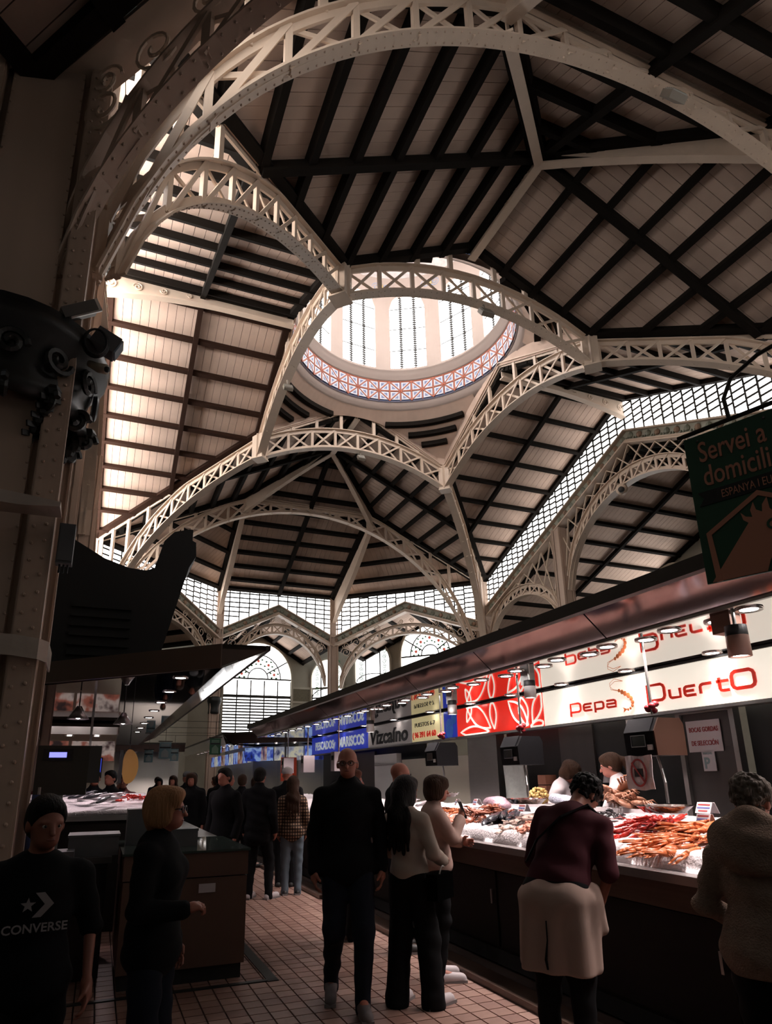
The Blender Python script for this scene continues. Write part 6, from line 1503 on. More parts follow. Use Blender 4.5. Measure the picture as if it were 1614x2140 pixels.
MB().prism([chest(-a, b) for a, b in chv], Rot := Vector((0, 0.004, 0))).build('chevron', LOGO, pl, world=False)
stp = []
for k in range(10):
    r = 0.034 if k % 2 == 0 else 0.014; an = math.pi / 2 + k * math.pi / 5; stp.append(chest(0.04 - r * math.cos(an) * 1.0, 1.283 + r * math.sin(an)))
MB().prism(stp, (0, 0.004, 0)).build('star', LOGO, pl, world=False)
me = text_mesh('CONVERSE', 0.047, LOGO, 0.001, 1.05, 0.0008, 'CENTER'); o = bpy.data.objects.new('shirt_word', me); COL.objects.link(o); o.parent = pl
o.matrix_basis = Matrix.Translation(Vector(bU(0.0, 0.158, 1.165))) @ Matrix(((-1, 0, 0), (0, 0, 1), (0, 1, 0))).to_4x4()

person('woman with blonde bob, glasses and dark jacket looking right', (0.33, 3.75, 0), face_to(0.93, -0.45), 1.55, head=(0.1, -0.02, 0), top=CL_BLACK, bottom=CL_JEAN, hair='bob', hmat=HAIR_BL, glasses=True, res=0.008, hem=0.78, bulk=1.06, sex='f', arms={'R': [(0.165, 0, 1.42), (0.24, 0.0, 1.13), (0.14, 0.22, 1.12)], 'Rh': ((-0.4, 0.9, 0.2), (0.3, 0, 1), 0.8)})
person('tall bald man in dark jacket and glasses walking towards the viewer', (1.84, 5.0, 0), face_to(-0.3, -1), 1.84, head=(-0.12, 0.0, 0), top=CL_BLACK, bottom=CL_JEAN, hair=None, glasses=True, shoes=mat('grey_sneaker', (0.16, 0.14, 0.14), 0.7), res=0.008, bulk=1.1, hood=True, hem=0.8,
       legs={'L': [(-0.09, 0, 0.92), (-0.1, 0.16, 0.52), (-0.09, 0.14, 0.085), (-0.1, 0.3, 0.05)], 'R': [(0.09, 0, 0.92), (0.1, 0.06, 0.5), (0.11, -0.24, 0.12), (0.12, -0.09, 0.042)]})
wj, wU, whp, wf = person('woman with long black hair in a short cream jacket and black trousers', (2.30, 4.87, 0), face_to(0.8, 0.55), 1.6, side=-0.05, head=(-0.25, 0.12, 0), top=CL_CREAM, bottom=CL_BLACK, hair='long', hmat=HAIR_B, shoes=SHOE_W, res=0.008, hem=0.99, sex='f', wide=0.035,
       arms={'L': [(-0.165, 0, 1.42), (-0.21, 0.05, 1.15), (-0.12, 0.26, 1.1)], 'R': [(0.165, 0, 1.42), (0.25, -0.02, 1.14), (0.22, 0.2, 1.06)], 'Lh': ((0.3, 0.9, 0.1), (-0.3, 0, 1), 0.6), 'Rh': ((-0.2, 0.9, 0.1), (0.3, 0, 1), 0.6)},
       legs={'L': [(-0.085, 0, 0.92), (-0.1, 0.0, 0.5), (-0.1, -0.08, 0.085), (-0.11, 0.08, 0.04)], 'R': [(0.085, 0, 0.92), (0.13, 0.05, 0.5), (0.17, 0.02, 0.085), (0.21, 0.17, 0.04)]})
bag_ = thing('shoulder_bag', (2.45, 4.70, 0.72), 'small black shoulder bag with chain on the hip of the cream jacket', 'bag')
MB().box((2.46, 4.68, 0.82), (0.09, 0.26, 0.18), Matrix.Rotation(-0.97, 3, 'Z')).build('body', mat('bag_black', (0.003, 0.003, 0.003), 1.0, spec=0.0), bag_)
ch_ = MB()
for k in range(14): ch_.ball((2.425 + 0.004 * k, 4.62 + 0.002 * k, 0.9 + 0.012 * k - 0.0006 * k * k), 0.007, 6, 4)
ch_.build('chain', STEEL, bag_)['kind'] = 'stuff'
pw_, pU, php, pf = person('woman with tied brown hair raising a phone to photograph the fish', (2.78, 5.35, 0), face_to(1, -0.25), 1.6, head=(0.05, 0.05, 0), top=CL_PINK, bottom=CL_BLACK, hair='bob', hmat=HAIR_BR, shoes=SHOE_W, res=0.008, sex='f',
       arms={'R': [(0.165, 0, 1.42), (0.2, 0.12, 1.2), (0.06, 0.24, 1.36)], 'L': [(-0.165, 0, 1.42), (-0.2, 0.08, 1.16), (-0.06, 0.27, 1.15)], 'Rh': ((-0.25, 0.35, 0.9), (0.5, -0.8, 0.2), 0.7)})
pM = Matrix.Translation((2.78, 5.35, 0)) @ Matrix.Rotation(face_to(1, -0.25), 4, 'Z'); pc_ = pM @ Vector(pU(0.035, 0.275, 1.445))
ph = thing('mobile_phone', pc_, 'black mobile phone held up by the woman with tied brown hair', 'phone')
Rp = Matrix.Rotation(face_to(1, -0.25), 3, 'Z') @ Matrix.Rotation(math.radians(20), 3, 'X')
MB().box(pc_, (0.074, 0.01, 0.15), Rp).build('body', BLACK, ph); MB().box(pc_ + Rp @ Vector((0.018, 0.007, 0.05)), (0.03, 0.004, 0.035), Rp).build('camera_bump', STEEL, ph)
person('bald man with glasses in black looking at the fish behind the woman with the phone', (2.86, 6.3, 0), face_to(1, -0.3), 1.75, head=(-0.05, 0.1, 0), top=CL_BLACK, bottom=CL_JEAN, hair=None, glasses=True, res=0.01, bulk=1.08)
person('woman with red brown hair in a dark coat half hidden by the tall bald man', (2.6, 6.95, 0), face_to(1, -0.2), 1.68, top=CL_BLACK, bottom=CL_BLACK, hair='long', hmat=HAIR_RB, res=0.01, hem=0.6, sex='f', shoes=mat('brown_shoe', (0.06, 0.025, 0.015), 0.6))
# --- man bending over the counter, sweater round the waist
am, aU, ahp, af = person('man in a maroon shirt bending over the ice with a sweater tied round his waist', (2.64, 3.52, 0), face_to(0.80, 0.6), 1.74, lean=math.radians(33), side=math.radians(9), head=(-0.35, 0.35, 0.1), top=CL_MAROON, bottom=CL_DARK, hair='curly', hmat=HAIR_B, skin=SKIN_D, sleeve='short', res=0.008, bulk=1.14, hem=0.93, collar=False,
       arms={'L': [(-0.19, 0, 1.42), (-0.23, 0.1, 1.14), (-0.12, 0.3, 1.02)], 'R': [(0.19, 0, 1.42), (0.27, 0.03, 1.12), (0.2, 0.2, 0.92)]})
sw_ = [('ell', (0, -0.01, 0.93 * af), (0.205, 0.165, 0.11), 0.05), ('cap', (-0.12, -0.09, 0.88), (-0.14, -0.12, 0.50), 0.075, 0.06, 0.08), ('cap', (0.12, -0.09, 0.88), (0.14, -0.11, 0.48), 0.075, 0.065, 0.08), ('cap', (0.0, -0.11, 0.86), (0.0, -0.14, 0.48), 0.06, 0.055, 0.09), ('cap', (0.19, 0.0, 0.88), (0.2, -0.03, 0.55), 0.05, 0.045, 0.07), ('cap', (-0.19, 0.0, 0.88), (-0.2, -0.03, 0.55), 0.05, 0.045, 0.07), ('cap', (0.2, 0.03, 0.95), (0.24, 0.04, 0.74), 0.045, 0.035, 0.03)]
o = bpy.data.objects.new('tied_sweater', sdf_mesh('tied_sweater', sw_, 0.008, CL_APRON, [((0, 0, -1), -0.52)], -0.005)); COL.objects.link(o); o.parent = am
MB().tube([(-0.02, -0.195, 0.80), (-0.02, -0.2, 0.70), (-0.035, -0.205, 0.60), (-0.03, -0.2, 0.55)], [0.004, 0.004, 0.008, 0.006], 6).build('drawstring', CL_DARK, am, True, world=False)
st = MB(); st.sweep([aU(0.13, 0.06, 1.5), aU(0.1, -0.08, 1.485), aU(-0.02, -0.165, 1.33), aU(-0.13, -0.155, 1.16), aU(-0.2, -0.06, 1.05)], 0.05, 0.012, normal=(0.5, -0.8, 0.3)); st.build('bag_strap', CL_BLACK, am, world=False)
# --- person in hooded fleece at the right edge
cw, cU, chp, cf_ = person('person with grey curly hair in a taupe hooded fleece coat at the right edge', (2.95, 2.38, 0), face_to(0.85, 0.45), 1.57, lean=math.radians(8), head=(-0.2, 0.1, 0), top=CL_FLEECE, bottom=CL_BLACK, hair='curly', hmat=HAIR_G, res=0.008, bulk=1.25, hem=0.78, hood=True, fold=0.006, sex='f',
       arms={'L': [(-0.185, 0, 1.40), (-0.29, 0.0, 1.1), (-0.12, 0.2, 0.98)], 'R': [(0.185, 0, 1.40), (0.28, 0.0, 1.12), (0.15, 0.2, 1.0)]})
hd_ = [('ell', cU(0, -0.12, 1.44), (0.19, 0.1, 0.12), 0.06), ('cap', cU(-0.14, 0.0, 1.47), cU(0, -0.12, 1.52), 0.05, 0.06, 0.05), ('cap', cU(0.14, 0.0, 1.47), cU(0, -0.12, 1.52), 0.05, 0.06, 0.05), ('ell', cU(0, -0.17, 1.36), (0.15, 0.07, 0.1), 0.06)]
o = bpy.data.objects.new('hood', sdf_mesh('hood', hd_, 0.008, CL_FLEECE, (), 0.005)); COL.objects.link(o); o.parent = cw
# --- vendors of the right stall
person('stallholder in a white sweatshirt turned away and bending behind the counter', (4.95, 6.5, 0.12), face_to(0.6, -0.75), 1.68, lean=math.radians(16), side=0.1, head=(0, 0.3, 0), top=CL_WHITE, bottom=CL_DARK, hair='bob', hmat=HAIR_BR, res=0.01, bulk=1.12, sex='f')
person('stallholder with a ponytail in a white top facing left behind the counter', (4.9, 5.3, 0.12), face_to(-0.55, 0.85), 1.69, lean=math.radians(6), head=(0.1, 0.12, 0), top=CL_WHITE, bottom=CL_DARK, hair='ponytail', hmat=HAIR_BR, res=0.008, sex='f', skin=mat('skin_warm', (0.42, 0.17, 0.13), 0.5), arms={'L': [(-0.165, 0, 1.42), (-0.2, 0.12, 1.18), (-0.1, 0.32, 1.13)], 'R': [(0.165, 0, 1.42), (0.2, 0.12, 1.18), (0.1, 0.32, 1.13)]})
db = thing('duckboard', (4.98, 5.7, 0), 'raised slatted duckboard behind the right foreground counter', 'duckboard')
for k in range(4): slab('slat', (4.75 + 0.155 * k, 5.9, 0.1), (0.12, 2.2, 0.03), CAB2, db)
for y in (4.6, 5.5, 6.4): slab('bearer', (4.98, y + 0.4, 0.0425), (0.6, 0.08, 0.085), CAB2, db)
# --- middle distance
person('woman in a plaid overshirt and faded jeans seen from behind', (2.75, 9.85, 0), face_to(0.25, 1), 1.63, top=CL_PLAID, bottom=CL_LJEAN, hair='long', hmat=HAIR_BR, shoes=SHOE_D, res=0.012, hem=0.8, sex='f')
person('man in black with white sneakers left of the plaid shirt', (2.2, 9.7, 0), face_to(0.6, 0.8), 1.76, top=CL_BLACK, bottom=CL_DARK, hair='short', hmat=HAIR_B, shoes=SHOE_W, res=0.012, hem=0.7, bulk=1.1, legs={'R': [(0.09, 0, 0.92), (0.14, 0.1, 0.5), (0.18, 0.02, 0.085), (0.22, 0.16, 0.04)]})
# --- far shoppers
FAR = [((1.62, 9.2), 1.75, (-0.6, -0.5), CL_BLACK, 'short', HAIR_B, None, 'tall dark haired man nearest the brown cabinet in the crowd'),
       ((2.86, 10.6), 1.78, (0.4, 1), CL_BLACK, None, HAIR_B, SHOE_W, 'man in a white knit cap beyond the plaid shirt'),
       ((1.95, 11.0), 1.72, (1, 0.2), CL_BLACK, None, HAIR_B, None, 'bald man in black in the middle of the crowd'),
       ((1.56, 12.3), 1.72, (-0.3, -1), CL_DARK, 'bob', HAIR_BR, None, 'woman with pale collar facing the viewer in the crowd'),
       ((1.6, 13.3), 1.76, (0.2, 1), CL_DARK, None, HAIR_B, mat('grey_cap', (0.12, 0.12, 0.13), 0.8), 'person in a grey cap in the crowd'),
       ((1.58, 19.3), 1.66, (-0.2, -1), CL_NAVY, 'long', HAIR_B, None, 'dark haired woman facing the viewer behind the blonde woman'),
       ((0.42, 12.4), 1.7, (-0.2, -1), mat('dull_red_coat', (0.09, 0.012, 0.01), 0.8), 'short', HAIR_B, None, 'man in a dull red coat beside the left stall'),
       ((0.4, 12.95), 1.62, (0, -1), CL_BLACK, None, HAIR_B, SHOE_W, 'person in a white cap far down the left side'),
       ((2.45, 12.2), 1.68, (0.3, 1), CL_BLACK, 'short', HAIR_BR, None, 'brown haired shopper beyond the white knit cap'),
       ((2.9, 13.1), 1.64, (1, 0.1), CL_NAVY, 'bob', HAIR_BR, None, 'shopper with a bob by the far right counter'),
       ((1.75, 13.6), 1.74, (0.1, 1), CL_DARK, 'short', HAIR_B, None, 'broad man in charcoal far down the aisle'),
       ((1.62, 16.0), 1.7, (-0.5, -1), CL_BLACK, 'long', HAIR_BR, None, 'long haired shopper far down the aisle on the left'),
       ((2.5, 15.0), 1.72, (0.6, 1), CL_BLACK, 'short', HAIR_B, None, 'dark shopper under the green banner'),
       ((1.66, 21.0), 1.7, (0, -1), CL_NAVY, 'short', HAIR_BR, None, 'shopper below the light blue banners'),
       ((2.05, 17.2), 1.74, (0, -1), CL_DARK, 'short', HAIR_B, None, 'most distant man in the middle of the aisle'),
       ((2.9, 17.8), 1.68, (-1, 0.3), mat('orange_jacket', (0.4, 0.07, 0.02), 0.7), 'bob', HAIR_BR, None, 'distant shopper in an orange jacket')]
for (x, y), H, d, tm, hr, hm, cp, lb in FAR:
    person(lb, (x, y, 0), face_to(*d), H, top=tm, bottom=CL_DARK, hair=hr, hmat=hm, cap=cp, res=0.016, fine=False, hem=0.75, fold=0.0, bulk=1.08, group='shoppers crowding the far aisle')
for (x, y), lb, d in (((-0.05, 11.3), 'left fishmonger in dark clothes behind the left fish display', (0.2, -1)), ((0.2, 11.5), 'right fishmonger in dark clothes behind the left fish display', (-0.6, -0.8)), ((-0.75, 11.6), 'fishmonger in a red top at the far left of the fish display', (0.5, -1))):
    person(lb, (x, y, 0), face_to(*d), 1.76, top=CL_DARK if 'red' not in lb else mat('dull_red_coat', (0.09, 0.012, 0.01), 0.8), bottom=CL_DARK, hair='short', hmat=HAIR_B, res=0.014, fine=False, fold=0.0, group='fishmongers of the left stall')
# ================================================================== SEAFOOD ON ICE
def ice_z(x): return 1.10 + 0.175 * (x - 3.62)
def on_ice(x, y):
    t = 1.1335 / (0.175 * x - (1.13 + 0.175 * (x - 3.45) - 1.6)); return x * t, y * t, t
def ice_prof(u):
    x = 3.52 + 0.98 * u
    return 1.0 + (ice_z(x) + 0.012 - 1.0) * min(1.0, math.sin(min(1, u / 0.07) * math.pi / 2))
ICE_R = mat('crushed_ice_right', (0.82, 0.75, 0.77), 0.35, 0, (25, 0.07, (1, 1, 1)), bump=(45, 0.45))
MATS['crushed_ice'] = ICE_R; ICE = ICE_R
ice_bed('long bed of crushed ice along the right foreground counter', 3.52, 4.5, 0.8, 8.95, lambda u, v: ice_prof(u), 44, 260, 8, 1.001)
ice_bed('bed of crushed ice on the second counter of the right row', 3.52, 4.5, 9.5, 16.5, lambda u, v: ice_prof(u), 16, 90, 9, 1.001)
PR_RED = mat('prawn_deep_red', (0.55, 0.022, 0.012), 0.25, 0, (30, 0.3, (1, 1, 1))); PR_ORG = mat('langoustine_orange', (0.62, 0.17, 0.06), 0.3, 0, (30, 0.35, (1, 1, 1))); PR_PINK = mat('shrimp_pink', (0.62, 0.25, 0.17), 0.3, 0, (30, 0.25, (1, 1, 1)))
CRAB_BR = mat('crab_red_brown', (0.28, 0.07, 0.03), 0.4, 0, (20, 0.4, (1, 1, 1))); CRAB_TAN = mat('crab_tan', (0.33, 0.15, 0.09), 0.45, 0, (14, 0.4, (1, 1, 1))); FISH_D = mat('fish_dark_back', (0.03, 0.03, 0.04), 0.25, 0, (12, 0.5, (1, 1, 1))); FISH_S = mat('fish_silver', (0.42, 0.38, 0.40), 0.25, 0.3, (8, 0.3, (1, 1, 1))); SQ = mat('squid_pale', (0.66, 0.48, 0.42), 0.3, 0, (10, 0.15, (1, 1, 1))); MUS = mat('mussel_black', (0.02, 0.017, 0.02), 0.25); CLAM = mat('clam_ochre', (0.50, 0.33, 0.11), 0.5, 0, (14, 0.3, (1, 1, 1)))
def prawn_mesh(m, L=0.15, curl=1.0):
    mb = MB(); pts, rs = [], []
    for i in range(10):
        t = i / 9; a = curl * 1.7 * t; pts.append((L * 0.6 * (math.sin(a) if curl else t * 1.6) - (0 if curl else L * 0.5), L * 0.6 * (1 - math.cos(a)), 0)); rs.append(L * (0.075 + 0.06 * math.sin(math.pi * min(1, (1 - t) * 1.05 + 0.05)) ) * (1 if t < 0.9 else 0.6))
    pts = [(x, y, 0.0) for x, y, _ in pts]
    mb.tube(pts, rs, 7)
    hx, hy = pts[0][0], pts[0][1]
    mb.tube([(hx + 0.01, hy, 0), (hx - L * 0.32, hy + 0.004, 0.004), (hx - L * 0.46, hy + 0.008, 0.012)], [L * 0.1, L * 0.075, L * 0.012], 7)
    ex, ey = pts[-1][0], pts[-1][1]; dx, dy = ex - pts[-2][0], ey - pts[-2][1]; n = math.hypot(dx, dy); dx, dy = dx / n, dy / n
    for s in (-0.6, 0, 0.6): mb.tube([(ex, ey, 0), (ex + L * 0.17 * (dx - dy * s), ey + L * 0.17 * (dy + dx * s), 0.0)], [L * 0.03, L * 0.045], 4)
    for k in range(4): mb.tube([(pts[k][0], pts[k][1], -L * 0.03), (pts[k][0] - L * 0.03, pts[k][1] + L * 0.16, -L * 0.08)], [L * 0.016, L * 0.008], 4)
    for s in (-1, 1): mb.tube([(hx - L * 0.4, hy, 0.005), (hx - L * 0.75, hy + s * L * 0.18, 0.02), (hx - L * 0.9, hy + s * L * 0.5, 0.01)], L * 0.008, 3)
    return mb.mesh('prawn', m, True)
def lang_mesh(m, L=0.2):
    mb = MB(); mb.tube([(-L * 0.1, 0, 0), (L * 0.05, 0, 0.004), (L * 0.25, 0, 0.002), (L * 0.48, 0, -0.004)], [L * 0.11, L * 0.105, L * 0.09, L * 0.065], 7)
    mb.tube([(-L * 0.08, 0, 0), (-L * 0.28, 0, 0.004), (-L * 0.36, 0, 0.01)], [L * 0.11, L * 0.08, L * 0.015], 7)
    for s in (-0.5, 0, 0.5): mb.tube([(L * 0.46, 0, -0.003), (L * 0.6, L * 0.14 * s, -0.006)], [L * 0.03, L * 0.05], 4)
    for s in (-1, 1):
        mb.tube([(-L * 0.15, s * L * 0.05, 0), (-L * 0.4, s * L * 0.13, 0.006), (-L * 0.8, s * L * 0.09, 0)], [L * 0.035, L * 0.038, L * 0.048], 5); mb.tube([(-L * 0.78, s * L * 0.09, 0), (-L * 0.98, s * L * 0.06, 0)], [L * 0.036, L * 0.008], 5); mb.tube([(-L * 0.78, s * L * 0.1, 0), (-L * 0.96, s * L * 0.11, 0)], [L * 0.022, L * 0.006], 4)
        for k in range(3): mb.tube([(-L * 0.05 + k * L * 0.06, s * L * 0.06, 0), (-L * 0.1 + k * L * 0.08, s * L * 0.28, -L * 0.04)], [L * 0.015, L * 0.008], 4)
    return mb.mesh('langoustine', m, True)
def fish_mesh(m1, L=0.32):
    mb = MB(); P = [(-0.5, 0.02, 0.02), (-0.42, 0.07, 0.05), (-0.25, 0.12, 0.075), (0.0, 0.125, 0.075), (0.25, 0.075, 0.045), (0.4, 0.035, 0.02), (0.44, 0.03, 0.015)]; vs = []
    for x, h, w_ in P:
        for k in range(10): a = 2 * math.pi * k / 10; vs.append((x * L, h * L * math.cos(a), w_ * L * math.sin(a)))
    mb.add(vs, [(10 * i + k, 10 * i + (k + 1) % 10, 10 * (i + 1) + (k + 1) % 10, 10 * (i + 1) + k) for i in range(6) for k in range(10)] + [tuple(range(10))[::-1]])
    mb.prism([(0.42 * L, 0.025 * L, 0), (0.56 * L, 0.13 * L, 0), (0.52 * L, 0, 0), (0.56 * L, -0.13 * L, 0), (0.42 * L, -0.025 * L, 0)], (0, 0, 0.004)); mb.prism([(-0.15 * L, 0.1 * L, 0), (0.1 * L, 0.19 * L, 0), (0.2 * L, 0.08 * L, 0)], (0, 0, 0.003)); mb.ball((-0.42 * L, 0.025 * L, 0.045 * L), 0.014 * L, 6, 4)
    return mb.mesh('fish', m1, True)
def crab_mesh(m, L=0.14):
    mb = MB(); mb.ball((0, 0, 0), (L * 0.5, L * 0.36, L * 0.17), 12, 7)
    for s in (-1, 1):
        for k in range(4):
            y = L * (0.18 - 0.13 * k); mb.tube([(s * L * 0.4, y, 0), (s * L * 0.75, y * 1.5, L * 0.14), (s * L * 1.0, y * 1.9, -L * 0.06)], [L * 0.055, L * 0.05, L * 0.015], 5)
        mb.tube([(s * L * 0.35, L * 0.25, 0), (s * L * 0.55, L * 0.5, L * 0.03), (s * L * 0.3, L * 0.68, 0)], [L * 0.06, L * 0.075, L * 0.09], 6); mb.tube([(s * L * 0.3, L * 0.66, 0), (s * L * 0.08, L * 0.78, 0)], [L * 0.09, L * 0.02], 6); mb.tube([(s * L * 0.28, L * 0.6, 0), (s * L * 0.08, L * 0.68, 0)], [L * 0.05, L * 0.015], 5)
    return mb.mesh('crab', m, True)
def squid_mesh(m, L=0.18):
    mb = MB(); mb.tube([(0.5 * L, 0, 0), (0.3 * L, 0, 0.004), (0, 0, 0.004), (-0.2 * L, 0, 0.002)], [L * 0.015, L * 0.08, L * 0.11, L * 0.09], 8); mb.prism([(0.5 * L, 0, 0.0), (0.3 * L, 0.2 * L, 0), (0.12 * L, 0.08 * L, 0), (0.12 * L, -0.08 * L, 0), (0.3 * L, -0.2 * L, 0)], (0, 0, 0.006)); mb.ball((-0.26 * L, 0, 0.002), (L * 0.07, L * 0.06, L * 0.05), 7, 5)
    for k in range(6): a = -0.5 + 0.2 * k; mb.tube([(-0.3 * L, 0.02 * L * (k - 2.5), 0), (-0.5 * L, 0.12 * L * a * 2, 0.004), (-0.62 * L, 0.2 * L * a, 0)], [L * 0.016, L * 0.012, L * 0.006], 4)
    return mb.mesh('squid', m, True)
def mussel_mesh(m): mb = MB(); mb.ball((0, 0, 0), (0.032, 0.016, 0.012), 8, 5); return mb.mesh('mussel', m, True)
def heap(name, cat, me, n, cx, cy, rx, ry, label, group, layers=1, lift=0.012, ang=None, dang=3.14, seed=0, tilt=0.35, zf=ice_z, flat=False):
    if zf is ice_z: cx, cy, t_ = on_ice(cx, cy); rx, ry = rx * t_, ry * t_
    rg = random.Random(seed); mes = me if isinstance(me, list) else [me]
    for i in range(n):
        a, r = rg.uniform(0, 6.283), math.sqrt(rg.random()); x, y = cx + rx * r * math.cos(a), cy + ry * r * math.sin(a)
        lay = (1 - r) * layers * rg.uniform(0.5, 1)
        o = bpy.data.objects.new(name, mes[i % len(mes)]); COL.objects.link(o)
        o.location = (x, y, zf(x) + lift + lay * lift * 1.6)
        az = (ang if ang is not None else 0) + rg.uniform(-dang, dang)
        o.rotation_euler = (rg.uniform(-tilt, tilt), rg.uniform(-tilt, tilt) - 0.15, az); s = rg.uniform(0.85, 1.12); o.scale = (s, s, s)
        tag(o, label, cat, group)
TOW = math.pi * 0.18      # heads towards the aisle
heap('prawn', 'prawn', [prawn_mesh(PR_RED, 0.16, 0.35), prawn_mesh(PR_RED, 0.15, 0.7)], 48, 3.83, 4.02, 0.3, 0.27, 'deep red prawn in the heap right of the bending man', 'deep red prawns', 3, 0.016, -0.6, 0.55, 1)
heap('langoustine', 'langoustine', [lang_mesh(PR_ORG, 0.19), lang_mesh(PR_ORG, 0.17)], 64, 3.72, 3.46, 0.34, 0.27, 'orange langoustine in the big heap beside the fleece coat', 'orange langoustines', 4, 0.017, -0.35, 0.6, 2)
heap('langoustine', 'langoustine', lang_mesh(PR_ORG, 0.2), 7, 3.38, 3.42, 0.05, 0.28, 'orange langoustine hanging its claws over the front edge of the ice', 'langoustines over the ice edge', 1, 0.012, 0.05, 0.35, 12, 0.2)
heap('shrimp', 'shrimp', prawn_mesh(PR_PINK, 0.1, 1.0), 46, 3.62, 2.86, 0.26, 0.22, 'pink shrimp in the nearest heap beside the fleece coat', 'nearest pink shrimps', 3, 0.014, 0, 3.1, 3)
heap('shrimp', 'shrimp', prawn_mesh(PR_ORG, 0.09, 1.0), 50, 3.72, 6.95, 0.26, 0.3, 'orange shrimp in the farthest heap on the foreground ice', 'farthest orange shrimps', 4, 0.014, 0, 3.1, 4)
heap('langoustine', 'langoustine', lang_mesh(PR_PINK, 0.16), 14, 3.5, 6.42, 0.12, 0.22, 'pale pink langoustine on the ice near the woman with the phone', 'pale pink langoustines', 2, 0.014, 0.2, 0.7, 5)
heap('spider_crab', 'crab', [crab_mesh(CRAB_BR, 0.13), crab_mesh(CRAB_BR, 0.1)], 22, 3.74, 6.08, 0.26, 0.3, 'red brown spider crab in the spiky heap on the ice', 'spider crabs', 4, 0.026, 0, 3.1, 6)
heap('fish', 'fish', fish_mesh(FISH_D, 0.38), 9, 3.66, 5.66, 0.22, 0.15, 'dark backed fish laid slanting across the ice', 'dark fish', 2, 0.028, 0.75, 0.18, 7, 0.15)
heap('squid', 'squid', squid_mesh(SQ, 0.2), 30, 3.68, 5.26, 0.28, 0.24, 'pale squid on the ice left of the bending man', 'pale squid', 3, 0.016, 0.5, 0.7, 8)
heap('prawn', 'prawn', prawn_mesh(PR_PINK, 0.12, 0.7), 40, 3.56, 4.9, 0.22, 0.22, 'pink prawn in the heap beside the bending man', 'pink prawns beside the bending man', 3, 0.015, 0.3, 0.9, 9)
heap('mussel', 'mussel', mussel_mesh(MUS), 46, 4.08, 4.66, 0.14, 0.2, 'black mussel in the dark heap behind the red prawns', 'black mussels', 4, 0.012, 0, 3.1, 10)
heap('fish', 'fish', fish_mesh(FISH_S, 0.3), 8, 3.9, 8.1, 0.25, 0.4, 'silver fish on the far end of the foreground ice', 'silver fish', 2, 0.028, 0.3, 0.5, 11, 0.15)
heap('fish', 'fish', [fish_mesh(FISH_S, 0.34), fish_mesh(FISH_D, 0.3)], 26, -0.1, 9.3, 0.6, 0.8, 'fish on the ice of the left fish display', 'fish on the left display', 2, 0.03, 0.3, 0.8, 13, 0.15, lambda x: 1.36)
heap('prawn', 'prawn', prawn_mesh(PR_RED, 0.12, 0.7), 24, 0.42, 9.2, 0.2, 0.5, 'red prawn on the right side of the left fish display', 'red prawns on the left display', 3, 0.02, 0, 3, 14, 0.3, lambda x: 1.35)
TRAY = mat('foam_tray', (0.72, 0.66, 0.68), 0.5)
def tray(x, y, lx, ly, label):
    t = thing('foam_tray', (x, y, 1.0), label, 'tray'); z0 = 1.001
    slab('base', (x, y, (z0 + 1.27) / 2), (lx, ly, 1.27 - z0), TRAY, t)
    for s in (-1, 1): slab('rim', (x + s * lx / 2, y, 1.27), (0.03, ly + 0.03, 0.07), TRAY, t); slab('rim', (x, y + s * ly / 2, 1.27), (lx, 0.03, 0.07), TRAY, t)
tray(4.61, 4.85, 0.18, 0.9, 'white foam tray holding the brown crabs'); tray(4.61, 6.25, 0.18, 0.95, 'white foam tray behind the pale squid')
heap('brown_crab', 'crab', crab_mesh(CRAB_TAN, 0.17), 9, 4.58, 4.98, 0.08, 0.25, 'brown crab piled on the white foam tray', 'brown crabs on the tray', 3, 0.04, 0, 3.1, 15, 0.5, lambda x: 1.3)
nbg = thing('net_bag', (4.58, 6.28, 1.29), 'net bag of yellow ochre clams on the foam tray', 'bag'); rg = random.Random(9)
cm_ = MB().ball((0, 0, 0), (0.026, 0.02, 0.016), 7, 5).mesh('clam', CLAM, True)
for i in range(60):
    z = rg.uniform(-0.9, 1); a = rg.uniform(0, 6.28); r = math.sqrt(1 - z * z)
    o = bpy.data.objects.new('clam', cm_); COL.objects.link(o); o.parent = nbg; o.location = (0.085 * r * math.cos(a), 0.12 * r * math.sin(a), 0.095 + 0.08 * z); o.rotation_euler = (rg.uniform(0, 3), rg.uniform(0, 3), rg.uniform(0, 3))
bl_ = thing('plastic_bag', (4.6, 5.9, 1.3), 'crumpled blue and white plastic bag on the foam tray', 'bag')
o = bpy.data.objects.new('bag', sdf_mesh('bag', [('ell', (0, 0, 0.05), (0.07, 0.2, 0.055), 0.02), ('ell', (0, 0.1, 0.07), (0.06, 0.1, 0.05), 0.02)], 0.008, mat('blue_white_plastic', (0.5, 0.52, 0.62), 0.25, 0, (22, 0.6, (1, 1, 1)), bump=(40, 1.0)), (), 0.006)); COL.objects.link(o); o.parent = bl_
pb = thing('plastic_bag', (4.38, 6.85, 1.24), 'clear purple tinted bag slumped behind the spider crabs', 'bag')
o = bpy.data.objects.new('bag', sdf_mesh('bag', [('ell', (0, 0, 0.06), (0.11, 0.22, 0.08), 0.02), ('ell', (0, -0.14, 0.04), (0.1, 0.12, 0.06), 0.02)], 0.009, mat('purple_plastic', (0.42, 0.28, 0.34), 0.15, bump=(35, 0.8)), (), 0.006)); COL.objects.link(o); o.parent = pb
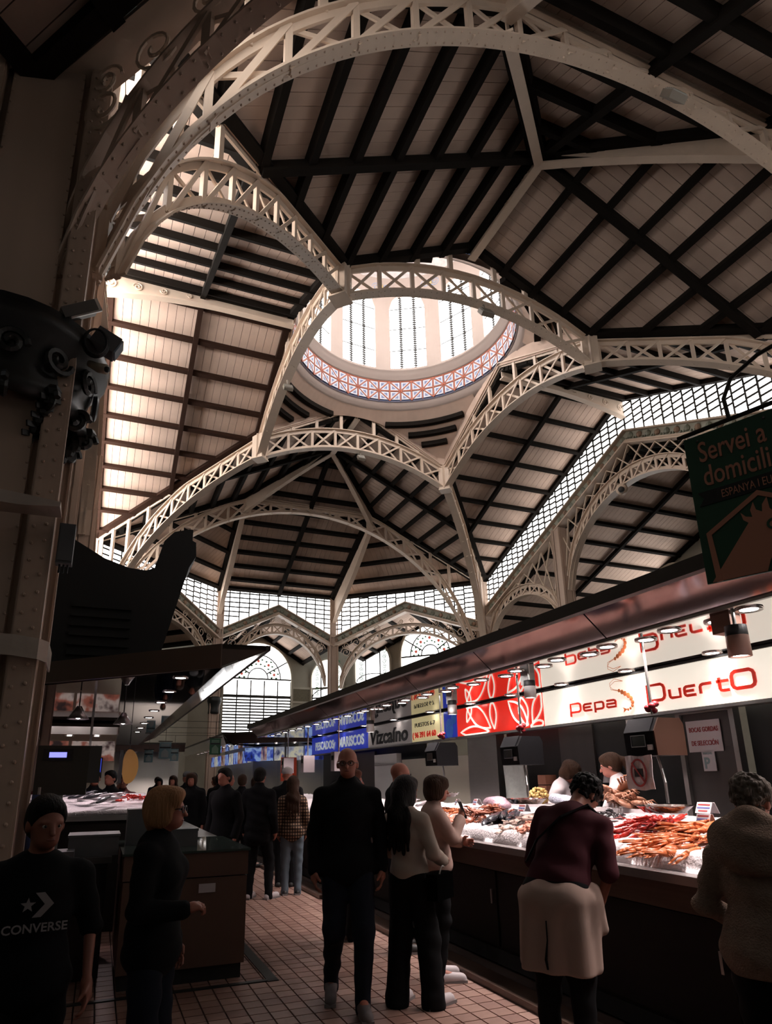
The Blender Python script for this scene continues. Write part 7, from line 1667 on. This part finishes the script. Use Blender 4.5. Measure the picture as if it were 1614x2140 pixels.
for k, (x, y, lb) in enumerate(((4.18, 4.22, 'folded white price card with red and blue print behind the red prawns'), (4.3, 3.82, 'large folded white price card behind the orange langoustines'), (3.97, 3.55, 'small white price card standing in the orange langoustines'), (4.05, 7.15, 'lilac price card behind the farthest shrimps'), (4.1, 6.8, 'second lilac price card right of the farthest shrimps'), (3.97, 5.7, 'small grey price card beside the dark fish'), (4.28, 3.42, 'white price card with red print beside the fleece coat'))):
    x, y, _t = on_ice(x, y)
    t = thing('price_card', (x, y, ice_z(x)), lb, 'price card'); w_, h_ = (0.16, 0.09) if k in (0, 1, 6) else (0.11, 0.08)
    M = Matrix.Rotation(math.radians(-20 + 13 * (k % 3)), 3, 'Z'); c = Vector((x, y, ice_z(x) + 0.07))
    for s in (-1, 1): MB().box(c + M @ Vector((s * 0.028, 0, 0.01)), (0.004, w_, h_), M @ Matrix.Rotation(-s * 0.42, 3, 'Y')).build('card_face', PAPER, t)
    r = M @ Vector((0, -1, 0)); u = (M @ Matrix.Rotation(0.42, 3, 'Y')) @ Vector((0, 0, 1)); n = r.cross(u)
    for j, (dz, ml, sc_) in enumerate(((0.025, INK_DKRED, 0.8), (0.0, INK_BLUE, 0.85), (-0.025, INK_DKRED, 0.6))):
        MB().bar(c + M @ Vector((-0.0305, 0, 0.01)) + u * dz - r * w_ * sc_ / 2 + n * 0.001, c + M @ Vector((-0.0305, 0, 0.01)) + u * dz + r * w_ * sc_ / 2 + n * 0.001, 0.002, 0.012, u).build('print_line', ml, t)
ov = thing('oval_label', (4.2, 4.73, ice_z(4.2)), 'oval white label with red print beside the mussels', 'label'); MB().lathe([(0, 0.03), (0.05, 0.03), (0.05, 0.024)], (4.2, 4.73, ice_z(4.2)), 16).build('disc', PAPER, ov); slab('print_line', (4.2, 4.73, ice_z(4.2) + 0.032), (0.012, 0.06, 0.002), INK_DKRED, ov)
for k, y in enumerate((7.0, 6.6, 6.05, 4.25)):
    t = thing('paper_slip', (3.45, y, 1.0), 'small white paper slip on the counter edge, %s from the viewer' % ('farthest', 'second farthest', 'second nearest', 'nearest')[k], 'paper'); MB().box((3.445, y, 1.003), (0.07, 0.13, 0.003), Matrix.Rotation(0.2 * k, 3, 'Z')).build('slip', PAPER, t)

# small glowing surfaces are seen but not sampled as lamps of their own (the lamps carry the light)
for m in bpy.data.materials:
    b = m.node_tree.nodes.get('Principled BSDF') if m.use_nodes else None
    if b and b.inputs['Emission Strength'].default_value > 0 and m not in (PANE, PANE_SUN, PANE_DOME, SIGN_W, SIGN_R):
        m.cycles.emission_sampling = 'NONE'
